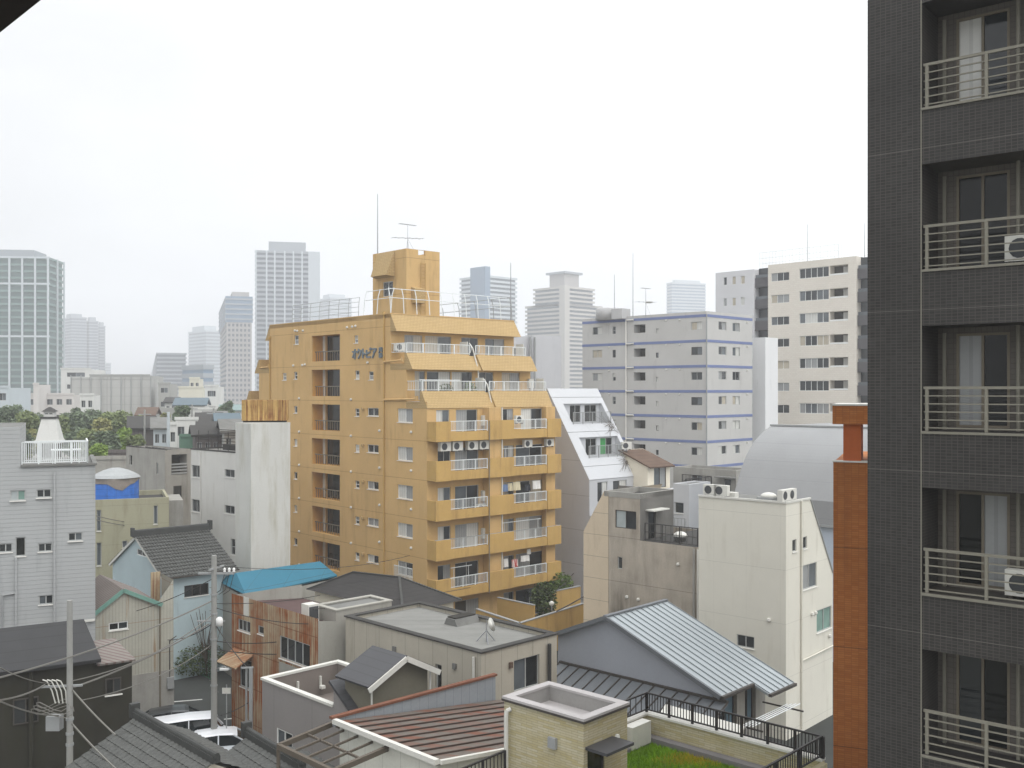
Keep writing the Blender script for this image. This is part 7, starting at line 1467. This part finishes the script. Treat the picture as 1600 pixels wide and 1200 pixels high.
for i, (px, py, zt_, Z) in enumerate(((226, 690, 640, 126), (300, 680, 632, 140), (334, 690, 638, 118))):
    x_ = W(px, py, Z); o = thing('utility_pole', ('thin grey utility pole beside the grey tiled house in the low town', 'thin utility pole behind the white fronted house in the low town', 'thin utility pole left of the rusty tank in the low town')[i], 'utility pole', (x_.x, x_.y, 0), 0, 'utility poles in the low town'); MB().tube((0, 0, 0), (0, 0, zat(zt_, Z)), .16, 8, .12).build('shaft', 'pole_conc', o); MB().bar((-.8, 0, zat(zt_, Z)-.6), (.8, 0, zat(zt_, Z)-.6), .12, .12).build('crossarm', 'steel_grey', o)
x_ = W(263, 700, 108); o = thing('concrete_mast', 'slim pale concrete mast standing among the low town houses', 'mast', (x_.x, x_.y, 0)); MB().tube((0, 0, 0), (0, 0, zat(644, 108)), .22, 8, .16).build('shaft', 'town_blue', o)
# lighthouse shaped white tower
p = W(78, 690, 112); o = thing('lighthouse', 'white tapering wooden lighthouse with a small roofed lantern among the trees', 'lighthouse', (p.x, p.y, 0), R(12)); zl = zat(687, 112); zm = zat(654, 112)
def frust(q, w0, w1, z0, z1): q.add([(-w0, -w0, z0), (w0, -w0, z0), (w0, w0, z0), (-w0, w0, z0), (-w1, -w1, z1), (w1, -w1, z1), (w1, w1, z1), (-w1, w1, z1)], [(3, 2, 1, 0), (4, 5, 6, 7), (0, 1, 5, 4), (1, 2, 6, 5), (2, 3, 7, 6), (3, 0, 4, 7)]); return q
k = 112/F; frust(MB(), 17*k, 10*k, zl, zm).build('tapered_body', 'town_white', o); frust(MB(), 19*k, 18*k, zl-.35, zl-.003).build('skirt', 'town_white', o); frust(MB(), 13*k, 13*k, 0, zl-.35).build('base', 'town_dark', o)
frust(MB(), 11.5*k, 11.5*k, zm+.003, zm+.22).build('gallery', 'roof_dark', o); ln = frust(MB(), 7.5*k, 7.5*k, zm+.223, zat(643, 112)).build('lantern', 'town_white', o); frust(MB(), 10.5*k, .1, zat(643, 112)+.003, zat(636, 112)).build('lantern_roof', 'roof_dark', o)
for sx in (-1, 1): MB().box(sx*3.2*k-2.2*k, sx*3.2*k+2.2*k, -7.7*k, -7.51*k, zm+.5, zat(644, 112)-.1).build('window', 'glass_dark', ln)
# ================= trees =================
mat('tree_dark', rgb(110, 124, 98), .8, .4, .5, fine=.2); mat('tree_mid', rgb(128, 140, 94), .8, .4, .5, fine=.2); mat('tree_olive', rgb(148, 148, 96), .8, .5, .5, fine=.2); mat('tree_light', rgb(136, 160, 80), .8, .4, .5, fine=.2)  # leaf colours raised to carry part of the distance haze
def tree(px, ytop, ybot, Z, rpx, m, label, seed, n=3400, flat=1.0):
    k = Z/F; x = (px-CX)*k; zt, r_ = zat(ytop, Z), rpx*k; zc = max(zat(ybot, Z), 1.5); o = thing('park_tree', label, 'tree', (x, Z, 0), 0, 'trees around the lighthouse'); rr = random.Random(seed); q = MB(); hh = (zt-zc)/2
    for c in range(24):
        a = rr.uniform(0, 6.28); d = r_*rr.uniform(.05, .8); zz = zc+hh+hh*rr.uniform(-.8, .8); f = 1-.35*abs(zz-zc-hh)/hh; leaves(q, n//24, (d*math.cos(a)*f, d*math.sin(a)*f, zz), (r_*.42, r_*.42, hh*.35), .26, seed*31+c)
    q.build('crown', m, o); q = MB(); q.tube((0, 0, 0), (.1, 0, zc+hh*.6), .3, 8, .16)
    for c in range(6): a = rr.uniform(0, 6.28); q.tube((.05, 0, zc*.6+.4*c), (r_*.55*math.cos(a), r_*.55*math.sin(a), zc+hh*rr.uniform(.6, 1.3)), .09, 5, .03)
    q.build('trunk', 'bark', o)
for i, a in enumerate(((12, 634, 690, 128, 30, 'tree_dark', 'dark rounded tree at the far left edge beside the lighthouse'), (44, 642, 700, 125, 22, 'tree_mid', 'olive green tree just left of the lighthouse'), (112, 638, 700, 135, 22, 'tree_dark', 'dark grey green tree directly right of the lighthouse'), (128, 646, 705, 128, 24, 'tree_dark', 'second dark tree right of the lighthouse'), (160, 655, 705, 124, 20, 'tree_olive', 'yellow green tree in front of the netted building'), (186, 643, 695, 132, 34, 'tree_mid', 'broad olive tree in front of the right half of the netted building'), (192, 668, 710, 112, 17, 'tree_light', 'bright light green tree at the canal edge'), (218, 650, 690, 140, 22, 'tree_mid', 'small tree left of the brown roofed bungalow'), (283, 635, 662, 128, 13, 'tree_dark', 'round dark tree among the low houses by the concrete mast'), (352, 628, 660, 150, 12, 'tree_dark', 'dark tree left of the rusty tank behind the houses'), (153, 695, 716, 96, 15, 'tree_light', 'low bright green bush by the quay behind the roof terrace'), (22, 662, 715, 116, 26, 'tree_dark', 'low dark tree behind the white sided building terrace'), (135, 672, 712, 116, 20, 'tree_mid', 'low olive tree between the lighthouse and the bright tree'), (116, 672, 716, 120, 16, 'tree_dark', 'low dark tree right behind the roof terrace railing'), (165, 676, 716, 108, 20, 'tree_dark', 'low dark tree left of the bright light green tree'), (212, 680, 706, 112, 15, 'tree_mid', 'low olive tree in front of the grey tiled house'), (66, 648, 700, 142, 26, 'tree_dark', 'dark tree directly behind the lighthouse'), (94, 652, 705, 128, 20, 'tree_mid', 'mid green tree at the right shoulder of the lighthouse'), (142, 640, 700, 150, 24, 'tree_dark', 'hazy dark tree under the white balconied block'), (168, 648, 700, 146, 24, 'tree_mid', 'hazy green tree at the foot of the netted building'), (232, 668, 700, 150, 16, 'tree_dark', 'dark tree beside the small pale gabled house'), (5, 646, 690, 150, 22, 'tree_mid', 'hazy tree at the very left edge of the photo'), (258, 646, 668, 145, 9, 'tree_olive', 'small olive tree left of the round dark tree'), (40, 672, 720, 118, 18, 'tree_olive', 'yellowish low tree left of the lighthouse base'))): tree(*a, seed=i+3)
